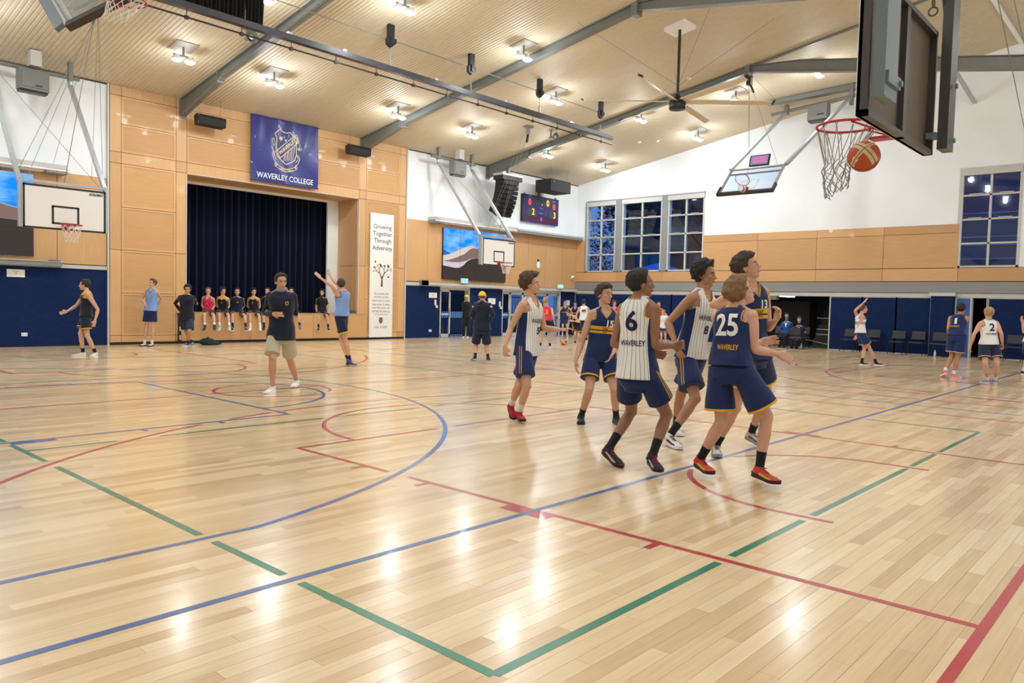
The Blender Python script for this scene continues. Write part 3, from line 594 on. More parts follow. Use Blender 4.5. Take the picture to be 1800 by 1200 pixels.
def wall_hoop(xc, yb, z0, label, far=1.1):
    W, H = .875, 1.0; s = 1
    r = empty('basketball_hoop', (xc, yb, z0), label, 'basketball hoop')
    MB().box((xc-W, yb, z0), (xc+W, yb+.04, z0+H)).build('backboard', M_wht, r)
    f = MB(); y0, y1 = yb-.004, yb+.002; e = .045
    f.box((xc-W, y0, z0), (xc+W, y1, z0+e)).box((xc-W, y0, z0+H-e), (xc+W, y1, z0+H)).box((xc-W, y0, z0), (xc-W+e, y1, z0+H)).box((xc+W-e, y0, z0), (xc+W, y1, z0+H)); f.build('border', M_blk, r)
    f = MB(); a, b, c, d = xc-.29, xc+.29, z0+.13, z0+.56; f.box((a, y0, c), (b, y1, c+e)).box((a, y0, d-e), (b, y1, d)).box((a, y0, c), (a+e, y1, d)).box((b-e, y0, c), (b, y1, d)); f.build('target_square', M_blk, r)
    t = MB(); put_text(t, 'ACROMAT', .085, (xc+.66, yb-.006, z0+.9), (1,0,0), (0,0,1), wx=.32, bold=.003); t.build('lettering', M_ink, r)
    rc = (xc, yb-.38, z0+.11); g = MB(); ring(g, rc, .225, .011); g.box((xc-.09, yb-.16, z0+.085), (xc+.09, yb-.005, z0+.12)).box((xc-.07, yb-.02, z0-.02), (xc+.07, yb-.004, z0+.12)); g.tube([(xc-.06, yb-.02, z0+.0), (xc-.14, yb-.2, z0+.1)], .008, 6).tube([(xc+.06, yb-.02, z0+.0), (xc+.14, yb-.2, z0+.1)], .008, 6)
    rim = g.build('rim', M_red, r); n_ = net_mesh(rc, .222, .13, .40, 10, 5, .0045).build('net', M_net, r)
    ya, za = 21.6, 7.02
    for sx in (-1, 1):
        x = xc+sx*(W+.03); g = MB(); g.bar((x, yb+.1, z0+H+.02), (x, ya, za-.15), .09, .09, (0,1,0)); g.tube([(x, ya, za-.2), (x, ya, za+.05)], .055, 10); g.build('support_arm', M_galv, r)
    g = MB(); 
    for sx in (-1, 1): x = xc+sx*(W+.03); g.box((x-.04, yb+.05, z0+.02), (x+.04, yb+.14, z0+H+.12))
    g.box((xc-W, yb+.06, z0+H+.05), (xc+W, yb+.12, z0+H+.11)).box((xc-W, yb+.05, z0+.2), (xc+W, yb+.1, z0+.26)); g.build('frame', M_galv, r)
    g = MB(); g.tube([(xc-W-.4, ya, za+.05), (xc+W+.25, ya, za+.05)], .055, 10)
    for sx in (-1, 1): x = xc+sx*(W+.03); g.box((x-.05, ya-.07, za-.05), (x+.05, ya+.07, zceil(ya)-.005))
    g.build('pivot_pipe', M_steel, r)
    g = MB(); g.tube([(xc-W, ya, za), (xc+W-.1, yb+.1, z0+H+.1)], .006, 5).tube([(xc+W, ya, za), (xc-W+.1, yb+.1, z0+H+.1)], .006, 5).tube([(xc, yb+.08, z0+H+.1), (xc+.4, 18.4, zceil(18.4)-.2)], .005, 5).tube([(xc-.1, yb+.5, z0+H+.6), (xc+.4, 18.4, zceil(18.4)-.2)], .005, 5); g.build('brace_wire', M_steel, r)
    b = MB(); x0 = xc-.33; b.box((x0, 21.3, 6.5), (x0+.66, 21.6, 7.0)); b.box((x0+.05, 21.28, 6.56), (x0+.6, 21.3, 6.93)); wn = b.build('winch_box', M_steel, r)
    MB().box((x0+.35, 21.27, 6.6), (x0+.5, 21.282, 6.63)).box((x0+.02, 21.33, 6.44), (x0+.64, 21.58, 6.5)).build('slot', M_blk, wn)
    MB().box((xc-.1, 21.25, 7.1), (xc+.15, 21.5, zceil(21.4)-.005)).build('ceiling_plate', M_lgrey, r)
wall_hoop(-.335, 19.1, 2.9, 'white backboard hoop with slanting arms left of the stage'); wall_hoop(14.45, 19.1, 2.87, 'white backboard hoop in front of the video wall')

# near hoop seen from behind
r = empty('basketball_hoop', (0,1.2,2.83), 'large hoop seen from behind at the top right with ball in its net', 'basketball hoop')
M_bbk = mat('backboard rear timber', (98,84,70), .6, var=.06)
yb, xa, xb, z0, z1 = 1.2, -.93, .83, 2.83, 3.88
MB().box((xa, yb, z0), (xb, yb+.02, z1)).build('backboard', M_bbk, r)
M_dkf = mat('dark steel frame', (70,68,64), .4)
f = MB()
for a, b in (((xa, yb-.05, z0), (xb, yb+.025, z0+.04)), ((xa, yb-.05, z1-.04), (xb, yb+.025, z1)), ((xa, yb-.05, z0), (xa+.04, yb+.025, z1)), ((xb-.04, yb-.05, z0), (xb, yb+.025, z1)), ((-.06, yb-.045, z0), (.02, yb, z1))): f.box(a, b)
f.build('board_frame', M_dkf, r)
MB().box((xa-.0, yb+.021, z0-.0), (xb, yb+.03, z1)).build('board_face', M_wht, r)
M_slate = mat('slate blue steel', (104,118,124), .4)
for x0, x1, zb_ in ((-1.0,-.72,2.93),(.74,.95,2.86)):
    MB().box((x0, 1.02, zb_), (x1, 1.1, 6.2)).build('hanger_post', M_slate if x0 < 0 else M_dkf, r)
g = MB(); g.tube([(-.85,1.06,6.2),(-.85,3.4,zceil(3.4)-.1)], .05, 10).tube([(.85,1.06,6.2),(.85,3.4,zceil(3.4)-.1)], .05, 10).box((-.95,1.0,6.1),(.95,1.12,6.22)); g.build('upper_brace', M_slate, r)
MB().box((-.98, 1.0, 3.02), (-.7, 1.02, 3.10)).build('bracket', M_slate, r)
for b in ((-.72,3.06),(.85,2.94),(.85,3.4)): MB().tube([(b[0],1.005,b[1]),(b[0],.985,b[1])], .022, 12).build('bolt', M_slate, r)
MB().box((.7,1.1,2.95),(.8,1.18,3.0)).build('spacer', M_slate, r)
for i in range(7): q = MB(); ring(q, (.5-.0*i, 1.12, 3.95+.07*i), .035, .007, 12, 0, (1,0,0) if i % 2 else (0,1,0), (0,0,1)); q.build('chain_link', M_dkf, r)
MB().tube([(.45,1.1,4.5),(.8,1.1,4.0)], .012, 6).tube([(.3,1.1,4.1),(.8,1.1,4.3)], .012, 6).build('tie_rod', M_dkf, r)
MB().tube([(.85,1.06,5.6),(XR-.05,3.6,5.9)], .008, 5).build('stay_wire', M_steel, r); MB().tube([(.85,1.06,5.9),(XR-.05,3.2,6.6)], .008, 5).build('stay_wire', M_steel, r)
rc = (.0, 1.6, 2.985); g = MB(); ring(g, rc, .232, .011, 40)
for sx in (-1, 1): g.tube([(sx*.2, 1.5, 2.975), (sx*.06, 1.23, 2.86)], .008, 8).tube([(sx*.06, 1.39, 2.985), (sx*.06, 1.23, 2.985)], .009, 8)
for i in range(12): a = 2*PI*i/12; g.tube([(rc[0]+.232*math.cos(a-.05), rc[1]+.232*math.sin(a-.05), 2.975), (rc[0]+.232*math.cos(a), rc[1]+.232*math.sin(a), 2.957), (rc[0]+.232*math.cos(a+.05), rc[1]+.232*math.sin(a+.05), 2.975)], .004, 5)
g.box((-.08, 1.225, 2.88), (.08, 1.26, 3.0)).box((-.06, 1.22, 2.84), (.06, 1.4, 2.86)); rim = g.build('rim', M_red, r)
g.__init__(); g.box((-.05, 1.16, 2.9), (.03, 1.2, 3.06)); g.build('rim_bolt_plate', M_red, r)
# net blown aside by the ball: long straight upper cords, tangled lower meshes
mb = MB(); N = 12; rnd = random.Random(3); low = []
cx, cy = -.02, 1.66
def np_(i, j):
    a = 2*PI*(i+.5*(j % 2))/N; rr = [.228,.125,.115,.10,.095,.085,.07][j]; zz = [2.955,2.72,2.655,2.60,2.545,2.49,2.44][j]; f = j/6
    q = random.Random(i*31+j*7); k = .02 if j > 1 else .004
    px_ = rc[0]*(1-min(1,f*3))+cx*min(1,f*3); py = rc[1]*(1-min(1,f*3))+cy*min(1,f*3)
    drop = -.05*math.cos(a-2.2) if j > 0 else 0
    return Vector((px_+rr*math.cos(a)+q.uniform(-k,k), py+rr*math.sin(a)+q.uniform(-k,k), zz+drop+q.uniform(-k,k)))
for i in range(N):
    for j in range(6):
        for k in ((i, j+1), (i-1, j+1)) if j % 2 == 0 else ((i, j+1), (i+1, j+1)):
            a, b = np_(i % N, j), np_(k[0] % N, k[1]); m_ = (a+b)/2+Vector((rnd.uniform(-.012,.012),)*3)*(1 if j > 0 else .3)
            mb.tube([a, m_, b], .0034, 5, caps=False)
mb.build('net', M_netg, r)

def ball(c, R, label, name='basketball'):
    r = empty(name, (c[0], c[1], c[2]-R), label, 'basketball')
    m1 = MATS.get('ball orange') or mat('ball orange', (178,74,30), .55, bump=(220,.4)); m2 = MATS.get('ball cream') or mat('ball cream', (214,184,140), .55, bump=(220,.4))
    mb = MB(); n, m_ = 40, 24; vs = []; Q = Matrix.Rotation(.7, 3, 'X') @ Matrix.Rotation(.5, 3, 'Y')
    for i in range(m_+1):
        for k in range(n): t = PI*i/m_; a = 2*PI*k/n; vs.append(Q @ Vector((math.sin(t)*math.cos(a), math.sin(t)*math.sin(a), math.cos(t)))*R+Vector(c))
    for i in range(m_):
        for k in range(n):
            a = 2*PI*(k+.5)/n; t = PI*(i+.5)/m_; p = (math.sin(t)*math.cos(a), math.sin(t)*math.sin(a), math.cos(t))
            mb.add([vs[i*n+k], vs[i*n+(k+1) % n], vs[(i+1)*n+(k+1) % n], vs[(i+1)*n+k]], [(3,2,1,0)], 1 if (abs(p[2]) < .2 and abs(p[0]) > .25) or (abs(p[1]) < .16) else 0, True)
    mb.build('ball_panels', [m1, m2], r)
    g = MB()
    for q in ((0,0,1),(0,1,0),(1,0,0)):
        ax = Q @ Vector(q); u = ax.orthogonal().normalized(); v = ax.cross(u); g.tube([Vector(c)+(u*math.cos(t)+v*math.sin(t))*(R*.999) for t in [2*PI*i/48 for i in range(48)]], R*.02, 5, closed=True)
    g.build('seams', M_ink, r)
bc = at(1518.5, 275, 6.05); ball(tuple(bc), .121, 'orange and cream basketball dropping through the near net')
p = onp(991, 607, 2, 0); ball((p[0], p[1], .115), .115, 'orange basketball on the floor beyond the players')

# folded glass hoop at the right wall
def folded(cx_, yc, low, high, pivots, label, flip=1, withtablet=True):
    """board between low edge (x,z) and high edge (x,z), spanning yc-.88..yc+.88"""
    r = empty('basketball_hoop', (low[0], yc, low[1]), label, 'basketball hoop'); y0, y1 = yc-.88, yc+.88
    L = Vector((low[0], 0, low[1])); H = Vector((high[0], 0, high[1])); d = (H-L).normalized(); nrm = Vector((d.z, 0, -d.x))*(-flip)
    def P(y, s, o=0): q = L+d*s+nrm*o; return (q.x, y, q.z)
    ln = (H-L).length
    def bx(mb, ya, yb_, s0, s1, o0, o1): mb.hexa([P(ya,s0,o0),P(yb_,s0,o0),P(yb_,s1,o0),P(ya,s1,o0),P(ya,s0,o1),P(yb_,s0,o1),P(yb_,s1,o1),P(ya,s1,o1)])
    g = MB(); bx(g, y0, y1, 0, ln, 0, .01); g.build('glass_backboard', M_glass, r)
    g = MB(); bx(g, y0-.03, y0+.03, 0, ln, -.02, .04); bx(g, y1-.03, y1+.03, 0, ln, -.02, .04); bx(g, y0, y1, ln-.04, ln, -.02, .04); bx(g, y0, y1, 0, .05, -.02, .04); bx(g, y0, y1, ln*.8, ln*.84, .03, .07); g.build('board_frame', M_galv, r)
    g = MB(); bx(g, y0-.05, y1+.05, -.05, .035, -.05, .06); bx(g, y0-.06, y0+.0, -.05, .32, -.05, .06); bx(g, y1-.0, y1+.06, -.05, .32, -.05, .06); g.build('edge_padding', M_blk, r)
    g = MB(); a, b = yc-.29, yc+.29
    for q in ((a, b, .14, .18), (a, b, .55, .59), (a, a+.04, .14, .59), (b-.04, b, .14, .59)): bx(g, q[0], q[1], q[2], q[3], -.012, -.004)
    g.build('target_square', M_inkw if not flip == 9 else M_blk, r)
    c = Vector(P(yc, .14, -.38)); g = MB(); ring(g, c, .225, .011, 32, 0, (0,1,0), tuple(nrm)); g.bar(P(yc-.05,.14,-.16), P(yc-.05,.14,0), .03, .03).bar(P(yc+.05,.14,-.16), P(yc+.05,.14,0), .03, .03); bx(g, yc-.08, yc+.08, .06, .2, -.03, 0); g.build('rim', M_red, r)
    g = MB(); ax = Vector((0,1,0)); 
    for i in range(12):
        a = 2*PI*i/12; p0 = c+ax*.22*math.cos(a)+nrm*.22*math.sin(a); a2 = a+.26; p1 = c+ax*.14*math.cos(a2)+nrm*.14*math.sin(a2)+Vector((0,0,-.18)); p2 = c+ax*.10*math.cos(a)+nrm*.1*math.sin(a)+Vector((0,0,-.33)); p3 = c+ax*.14*math.cos(a2-.52)+nrm*.14*math.sin(a2-.52)+Vector((0,0,-.18))
        g.tube([p0, p1, p2], .004, 4, caps=False).tube([p0, p3, p2], .004, 4, caps=False)
    g.build('net', M_net, r)
    g = MB()
    for sy, (px_, py, pz) in zip((1,-1), pivots): yy = yc+sy*.93; g = MB(); g.bar((high[0], yy, high[1]), (px_, py, pz), .1, .1); g.build('support_arm', M_galv, r)
    return r, P
rr_, P = folded(0, 10.15, (16.08,5.13), (16.95,6.03), [(21.9,11.35,8.98),(21.9,9.0,9.18)], 'glass hoop folded up in front of the right wall', flip=-1)
# tablet-like shot clock on the folded hoop
g = MB(); g.hexa([(17.55,9.95,6.25),(17.55,10.65,6.25),(17.55,10.65,6.28),(17.55,9.95,6.28),(17.95,9.95,6.62),(17.95,10.65,6.62),(17.92,10.65,6.66),(17.92,9.95,6.66)][:8]); 
c0 = onp(1306,302,1,10.7); 
g = MB(); A = Vector((17.3,10.62,6.16)); Bv = Vector((17.3,9.95,6.16)); U = Vector((.12,0,.36)); T = Vector((.06,0,-.02)); g.hexa([A, Bv, Bv+T, A+T, A+U, Bv+U, Bv+U+T, A+U+T])
sc_ = g.build('shot_clock', M_blk, rr_); n0 = Vector((-.005,0,.002))
g = MB(); g.add([A+U*.08+Vector((0,-.04,0))+n0, Bv+U*.08+Vector((0,.04,0))+n0, Bv+U*.92+Vector((0,.04,0))+n0, A+U*.92+Vector((0,-.04,0))+n0], [(0,1,2,3)]); g.build('display', emis('clock glow', (150,140,190), .9), sc_)
g = MB(); 
for k in range(4): 
    for j in range(2): q = A+U*(.3+.3*j)+Vector((0,-.14-.11*k,0))+n0*2; g.add([q, q+Vector((0,-.07,0)), q+U*.15+Vector((0,-.07,0)), q+U*.15], [(0,1,2,3)])
g.build('digits', emis('clock red', (250,90,110), 1.6), sc_)
g = MB(); g.tube([(21.9,11.95,8.93),(21.9,8.5,9.2)], .06, 10)
for y in (11.35, 9.0): g.box((21.82,y-.06,8.85),(21.98,y+.06,zceil(y)-.005))
g.build('pivot_pipe', M_steel, rr_); g = MB(); g.box((21.6,9.75,8.45),(21.95,10.45,9.0)); wn = g.build('winch_box', M_steel, rr_); MB().box((21.58,9.85,8.6),(21.6,10.1,8.64)).box((21.6,9.78,8.38),(21.93,10.42,8.45)).build('slot', M_blk, wn)
g = MB(); g.hexa([(20.6,11.6,zceil(11.6)-.18),(20.9,11.6,zceil(11.6)-.18),(22.3,8.6,zceil(8.6)-.22),(22.0,8.6,zceil(8.6)-.22),(20.6,11.6,zceil(11.6)-.06),(20.9,11.6,zceil(11.6)-.06),(22.3,8.6,zceil(8.6)-.04),(22.0,8.6,zceil(8.6)-.04)]); g.build('ceiling_bracket', M_steel, rr_)
g = MB()
for y, x in ((10.4,16.9),(9.6,17.2),(10.15,16.3)): g.tube([(x,y,6.1 if x > 16.5 else 5.4),(17.15,10.65,zceil(10.65)-.4)], .006, 5)
g.tube([(22.0,11.35,8.95),(17.3,10.5,8.95)], .006, 5); g.build('hoist_wire', M_steel, rr_)
g = MB(); g.box((17.05,10.55,zceil(10.6)-.6),(17.2,10.7,zceil(10.6)-.3)).bar((17.1,10.6,8.8),(17.2,10.5,8.5),.05,.05); g.build('pulley', M_blk, rr_)

# folded glass hoop over the left end of the long court (only its corner is in view)
r = empty('basketball_hoop', (-3.6, 10.2, 5.2), 'glass hoop folded under the roof cut by the top left edge', 'basketball hoop')
def CQ(u, v, d): return Vector(at(u, v, d))
a0, a1, a2, a3 = CQ(118,44,9.4), CQ(222,-8,9.2), CQ(150,-120,10.2), CQ(62,-52,10.4)
nn = (a1-a0).cross(a3-a0).normalized()
g = MB(); g.add([a0,a1,a2,a3,a0+nn*.01,a1+nn*.01,a2+nn*.01,a3+nn*.01], [(3,2,1,0),(4,5,6,7),(0,1,5,4),(1,2,6,5),(2,3,7,6),(3,0,4,7)]); g.build('glass_backboard', M_glass, r)
g = MB(); 
for p_, q_ in ((a0,a1),(a1,a2),(a2,a3),(a3,a0)): g.bar(p_, q_, .05, .05, nn)
e1 = (a1-a0).normalized(); e3 = (a3-a0).normalized()
g.bar(a0+e1*.1+e3*.05, a3+e1*.1, .04, .04, nn); g.bar(a0+e1*.2+e3*.3, a1+e3*.3, .04,.04, nn); g.build('board_frame', M_galv, r)
MB().bar(a0-e3*.05, a1-e3*.05, .09, .09, nn).build('edge_padding', mat('brown black padding', (58,46,46), .6), r)
MB().bar(a0-e1*.09+e3*.02, a3-e1*.09, .14, .06, nn).build('support_arm', M_slate, r)
rc2 = CQ(222,2,9.0)
g = net_mesh(tuple(rc2), .2, .13, .22, 11, 4, .0045, sway=(-.1,.1)); g.build('net', M_net, r)
g = MB(); ring(g, rc2, .22, .01); g.build('rim', M_red, r)
# hoist pulley and wires at the left
pt = Vector((.15, 18.45, zceil(18.45)-.05)); r = empty('hoist_pulley', tuple(pt), 'small grey pulley with steel wires under the roof at top left', 'pulley')
MB().box((pt.x-.09,pt.y-.05,pt.z-.12),(pt.x+.09,pt.y+.05,pt.z)).bar(pt+Vector((-.05,0,-.1)), pt+Vector((-.12,0,-.35)), .06, .05).build('block', M_steel, r)
g = MB(); g.tube([pt+Vector((-.1,0,-.3)), (-.335,19.2,4.0)], .006, 5).tube([pt+Vector((-.1,0,-.3)), (-.9,20.5,4.4)], .006, 5).tube([pt, (.9,20.3,4.2)], .006, 5).tube([pt+Vector((0,0,-.05)),(1.15,21.8,4.5)], .005, 5); g.build('wire', M_steel, r)
g.__init__()

# ------------------------------------------------------------------ dividing-curtain rail
YT = 15.2
r = empty('curtain_rail', (8, YT, 7.3), 'long black curtain rail hanging across the hall', 'curtain rail')
zt = 7.44; x0, x1 = -6.0, 16.0
MB().box((x0, YT-.06, zt-.06), (x1, YT+.06, zt+.06)).box((x0, YT-.08, zt-.08), (x1, YT+.08, zt-.05)).build('rail_beam', mat('charcoal rail', (52,55,60), .35), r)
MB().tube([(x0, YT-.02, zt-.25), (x1+.02, YT-.02, zt-.25)], .02, 8).build('lower_track', M_blk, r)
x = -5.4
while x < x1: MB().tube([(x, YT-.02, zt-.06), (x, YT-.02, zt-.25)], .009, 6).box((x-.04, YT-.05, zt-.29), (x+.04, YT+.01, zt-.22)).build('track_hanger', M_blk, r); x += 1.22
for px_, i in ((2.0,0),(6.03,1),(8.95,2),(12.0,3),(15.3,4)):
    zc = zceil(YT)
    MB().tube([(px_, YT, zt+.05), (px_, YT, zt+.3)], .022, 8).tube([(px_, YT, zt+.3), (px_, YT, zc-.35)], .008, 6).build('drop_wire', M_steel, r)
    MB().box((px_-.09, YT-.05, zc-.33), (px_+.09, YT+.05, zc-.0)).box((px_-.05, YT-.09, zc-.5), (px_+.05, YT+.09, zc-.3)).prism([(px_-.14,YT-.05,zc-.34),(px_+.16,YT-.05,zc-.34),(px_+.16,YT-.05,zc-.44),(px_,YT-.05,zc-.58),(px_-.12,YT-.05,zc-.52)], (0,.1,0)).build('pulley_block', M_blk, r)
zc = zceil(YT)
MB().tube([(2.0, YT, zc-.38), (15.3, YT, zc-.38)], .012, 6).build('drive_wire', M_steel, r)
for px_ in (7.6, 3.1, 10.4, 13.7, 4.6): MB().box((px_-.05, YT-.05, zt+.06), (px_+.05, YT+.05, zt+.11)).build('rail_clip', M_galv, r)
g = curtain(-4.5, 2.47, YT, zt+.06, zt+1.0, .09, .10); g.build('gathered_curtain', mat('black mesh curtain', (22,22,26), .9), r)

# ------------------------------------------------------------------ big ceiling fan
fx, fy, fz = 12.6, 10.6, 7.2
r = empty('ceiling_fan', (fx, fy, fz), 'huge six bladed ceiling fan on a long black rod', 'ceiling fan')
mb = MB(); zc = zceil(fy); mb.add([(fx+x, fy+y, zc-y*SL-z) for z in (.1, 0) for x, y in ((-.32,-.32),(.32,-.32),(.32,.32),(-.32,.32))], [(3,2,1,0),(4,5,6,7),(0,1,5,4),(1,2,6,5),(2,3,7,6),(3,0,4,7)]); mb.build('mounting_plate', M_wht, r)
MB().tube([(fx,fy,zc-.05),(fx,fy,fz+.1)], .04, 12).build('down_rod', M_blk, r)
MB().lathe((fx,fy,fz-.16), [(0,0),(.22,0),(.24,.05),(.24,.22),(.12,.3),(.06,.42),(0,.42)], 24).build('motor_hub', M_blk, r)
M_blade = mat('fan blade', (206,190,164), .4)
tips = [(1113,142),(1295,142),(1352,181),(1252,211),(1062,180)]
ang0 = []
for u, v in tips: p = onp(u, v, 2, fz+.06); ang0.append(math.atan2(p[1]-fy, p[0]-fx))
for k in range(6):
    a = math.radians(-72+60*k); a = ang0[2]+k*PI/3; d = Vector((math.cos(a), math.sin(a), 0)); n_ = Vector((-d.y, d.x, 0)); b = Vector((fx,fy,fz+.07)); w_ = .085
    q = []
    for s in (.2, 2.62):
        for o, h in ((-w_,.012),(w_,-.05),(w_,-.03),(-w_,.035)): q.append(b+d*s+n_*o*(1 if s < 1 else .85)+Vector((0,0,h)))
    MB().add(q, [(3,2,1,0),(4,5,6,7),(0,1,5,4),(1,2,6,5),(2,3,7,6),(3,0,4,7)]).build('fan_blade', M_blade, r)
    MB().add([p+d*.02+Vector((0,0,.005)) for p in q[4:]]+[p+d*.09+n_*(.02)+Vector((0,0,.03)) for p in q[4:]], [(3,2,1,0),(4,5,6,7),(0,1,5,4),(1,2,6,5),(2,3,7,6),(3,0,4,7)]).build('blade_tip', M_blk, r)
g = MB()
for dx, dy in ((-2.6,1.6),(2.4,1.6),(-1.2,-1.8),(1.9,-1.9)): g.tube([(fx,fy,fz+.5),(fx+dx,fy+dy,zceil(fy+dy))], .006, 5)
g.build('guy_wire', M_steel, r)

# ------------------------------------------------------------------ speakers and small ceiling gear
def wedge(x, y, z, w, label):
    r = empty('loudspeaker', (x, y, z-.17), label, 'loudspeaker', 'wedge speakers over the stage'); h = .17
    MB().prism([(x-w,y+.16,z+h*.6),(x-w,y-.02,z+h),(x-w,y-.2,z+h*.25),(x-w,y-.14,z-h*.8),(x-w,y+.1,z-h)], (2*w,0,0)).build('cabinet', M_blkp, r)
    g = MB(); 
    for s in (-1,1): g.tube([(x+s*w*.8,y,z+h*.8),(x+s*w*.8,y,zceil(y))], .006, 5)
    g.build('hanging_wire', M_steel, r); MB().box((x-w-.012,y-.16,z-h*.85),(x-w,y+.1,z+h*.8)).box((x+w,y-.16,z-h*.85),(x+w+.012,y+.1,z+h*.8)).build('end_cap', M_blk, r)
wedge(4.46, 21.8, 6.72, .42, 'black wedge speaker hanging left of the blue banner'); wedge(9.9, 21.8, 6.74, .44, 'black wedge speaker hanging right of the blue banner')
# line array: eight boxes curving down
r = empty('line_array', (17.3, 21.2, 5.3), 'tall black curved line array speaker beside the scoreboard', 'line array')
cx_ = 17.15; z = 6.72; a = 0.0; y = 21.35
MB().box((cx_-.62, 20.95, 6.78), (cx_+.62, 21.5, 6.86)).build('fly_bar', M_lgrey, r); MB().box((cx_-.6,20.95,6.6),(cx_+.6,21.5,6.78)).build('top_frame', M_blk, r)
MB().box((cx_-.05,21.15,6.86),(cx_+.05,21.3,zceil(21.2))).build('hanger', M_steel, r)
top_ = Vector((cx_, 21.45, 6.6)); 
for k in range(8):
    a = math.radians(2+4.6*k); dn = Vector((0, math.sin(a)*.9, -math.cos(a))); fwd = Vector((0, -math.cos(a), -math.sin(a))); h = .165
    p0 = top_; p1 = top_+dn*h; q = []
    for p_, sc2 in ((p0,1),(p1,.97)):
        for sx, dd in ((-.52,0),(.52,0),(.44,.46*sc2),(-.44,.46*sc2)): q.append(p_+Vector((sx,0,0))+fwd*dd)
    MB().add([q[4],q[5],q[6],q[7],q[0],q[1],q[2],q[3]], [(3,2,1,0),(4,5,6,7),(0,1,5,4),(1,2,6,5),(2,3,7,6),(3,0,4,7)]).build('array_box', M_blkp, r)
    MB().add([v+fwd*.012 for v in (q[3]+Vector((.03,0,-.012)), q[2]+Vector((-.03,0,-.012)), q[6]+Vector((-.03,0,.012)), q[7]+Vector((.03,0,.012)))], [(0,1,2,3)]).build('front_grille', M_blk, r)
    top_ = p1
# hanging subwoofer
r = empty('subwoofer', (20.2, 21.3, 6.4), 'square black box speaker hanging above the scoreboard', 'loudspeaker')
MB().box((19.55, 20.85, 6.5), (20.95, 21.75, 7.02)).build('cabinet', M_blkp, r)
for x, y in ((19.65,20.95),(20.85,20.95),(20.2,21.6)): MB().tube([(x,y,7.0),(x,y,zceil(y))], .012, 6).build('hanging_rod', M_steel, r)
MB().box((19.7,20.84,6.9),(19.8,20.852,6.94)).box((20.6,20.84,6.9),(20.7,20.852,6.94)).build('handle', M_blk, r)
# horns
for i, (x, y, lab) in enumerate(((3.25,17.5,'grey horn loudspeaker on the ceiling near the black curtain'),(16.0,18.1,'grey horn loudspeaker on the ceiling near the rail end'))):
    z = zceil(y); r = empty('horn_speaker', (x,y,z-.45), lab, 'loudspeaker')
    MB().lathe((x,y-.25,z-.25), [(.16,-.12),(.12,-.05),(.05,.06),(.04,.2),(0,.2)], 20, 'y').build('horn', M_steel, r); MB().lathe((x,y-.25,z-.25), [(0,-.02),(.05,-.03),(.06,-.06)], 16, 'y').build('driver', M_lgrey, r); MB().bar((x,y-.1,z-.25),(x,y-.1,z),.04,.04).bar((x-.1,y-.1,z-.01),(x+.1,y-.1,z-.01),.08,.02).build('bracket', M_steel, r)
x, y = 14.9, 18.2; z = zceil(y); r = empty('hoist_pulley', (x,y,z-.5), 'grey hoist pulley on the ceiling below the rail end', 'pulley')
MB().box((x-.2,y-.12,z-.03),(x+.2,y+.12,z)).box((x-.06,y-.05,z-.3),(x+.06,y+.05,z)).build('bracket', M_steel, r); MB().bar((x,y,z-.3),(x-.1,y-.05,z-.6),.07,.05).build('block', M_blk, r)
MB().tube([(x-.1,y,z-.5),(14.45,19.2,3.95)], .006, 5).tube([(x,y,z-.3),(15.2,20.6,4.2)], .005, 5).build('wire', M_steel, r)
for x, y, lab in ((16.2,12.3,'round smoke detector on the ceiling left of the fan'),(21.0,16.4,'round smoke detector on the ceiling below the fan'),(20.4,16.9,'small white detector beside another one below the fan')):
    MB().lathe((x,y,zceil(y)-.045), [(0,0),(.05,.005),(.07,.03),(.08,.045),(.08,.07)], 16).thing('smoke_detector', M_wht, lab, 'detector', loc=(x,y,zceil(y)-.05))
# strut at the gable
MB().bar((21.0,5.9,zceil(5.9)-.3),(XR-.02,5.45,8.7),.12,.08).thing('wall_strut', M_galv, 'short galvanised strut meeting the white gable wall', 'strut')
# ------------------------------------------------------------------ banner
M_ban = mat('royal blue banner', (34,42,122), .35, coat=.2)
r = empty('banner', (7.4, YS-.12, 5.27), 'royal blue school banner with gold crest hanging over the stage', 'banner')
bx0, bx1, bz0, bz1, BY = 6.02, 8.52, 5.24, 7.32, YS-.16
def by(x, z):
    u = (x-bx0)/(bx1-bx0); v = (z-bz0)/(bz1-bz0)
    return BY+.02*math.sin(9*u+6*v)*(1-v*.4)+.018*math.sin(26*u-5*v)*v*v+.025*math.exp(-((u-.22-.35*(1-v))/.05)**2)*(1-v*.3)-.02*math.exp(-((u-.95+.45*(1-v))/.06)**2)*v
n1, n2 = 90, 60; vs = [(bx0+(bx1-bx0)*i/n1, by(bx0+(bx1-bx0)*i/n1, bz0+(bz1-bz0)*j/n2), bz0+(bz1-bz0)*j/n2) for j in range(n2+1) for i in range(n1+1)]
MB().add(vs, [(j*(n1+1)+i, j*(n1+1)+i+1, (j+1)*(n1+1)+i+1, (j+1)*(n1+1)+i) for j in range(n2) for i in range(n1)], 0, True).build('cloth', M_ban, r)
MB().tube([(bx0-.02,BY,bz0+.01),(bx1+.02,BY,bz0+.01)], .018, 8).tube([(bx0-.02,BY,bz1-.01),(bx1+.02,BY,bz1-.01)], .018, 8).build('rod', M_ban, r)
def drape(vs, off=.006): return [(x, by(x, z)-off, z) for x, y, z in vs]
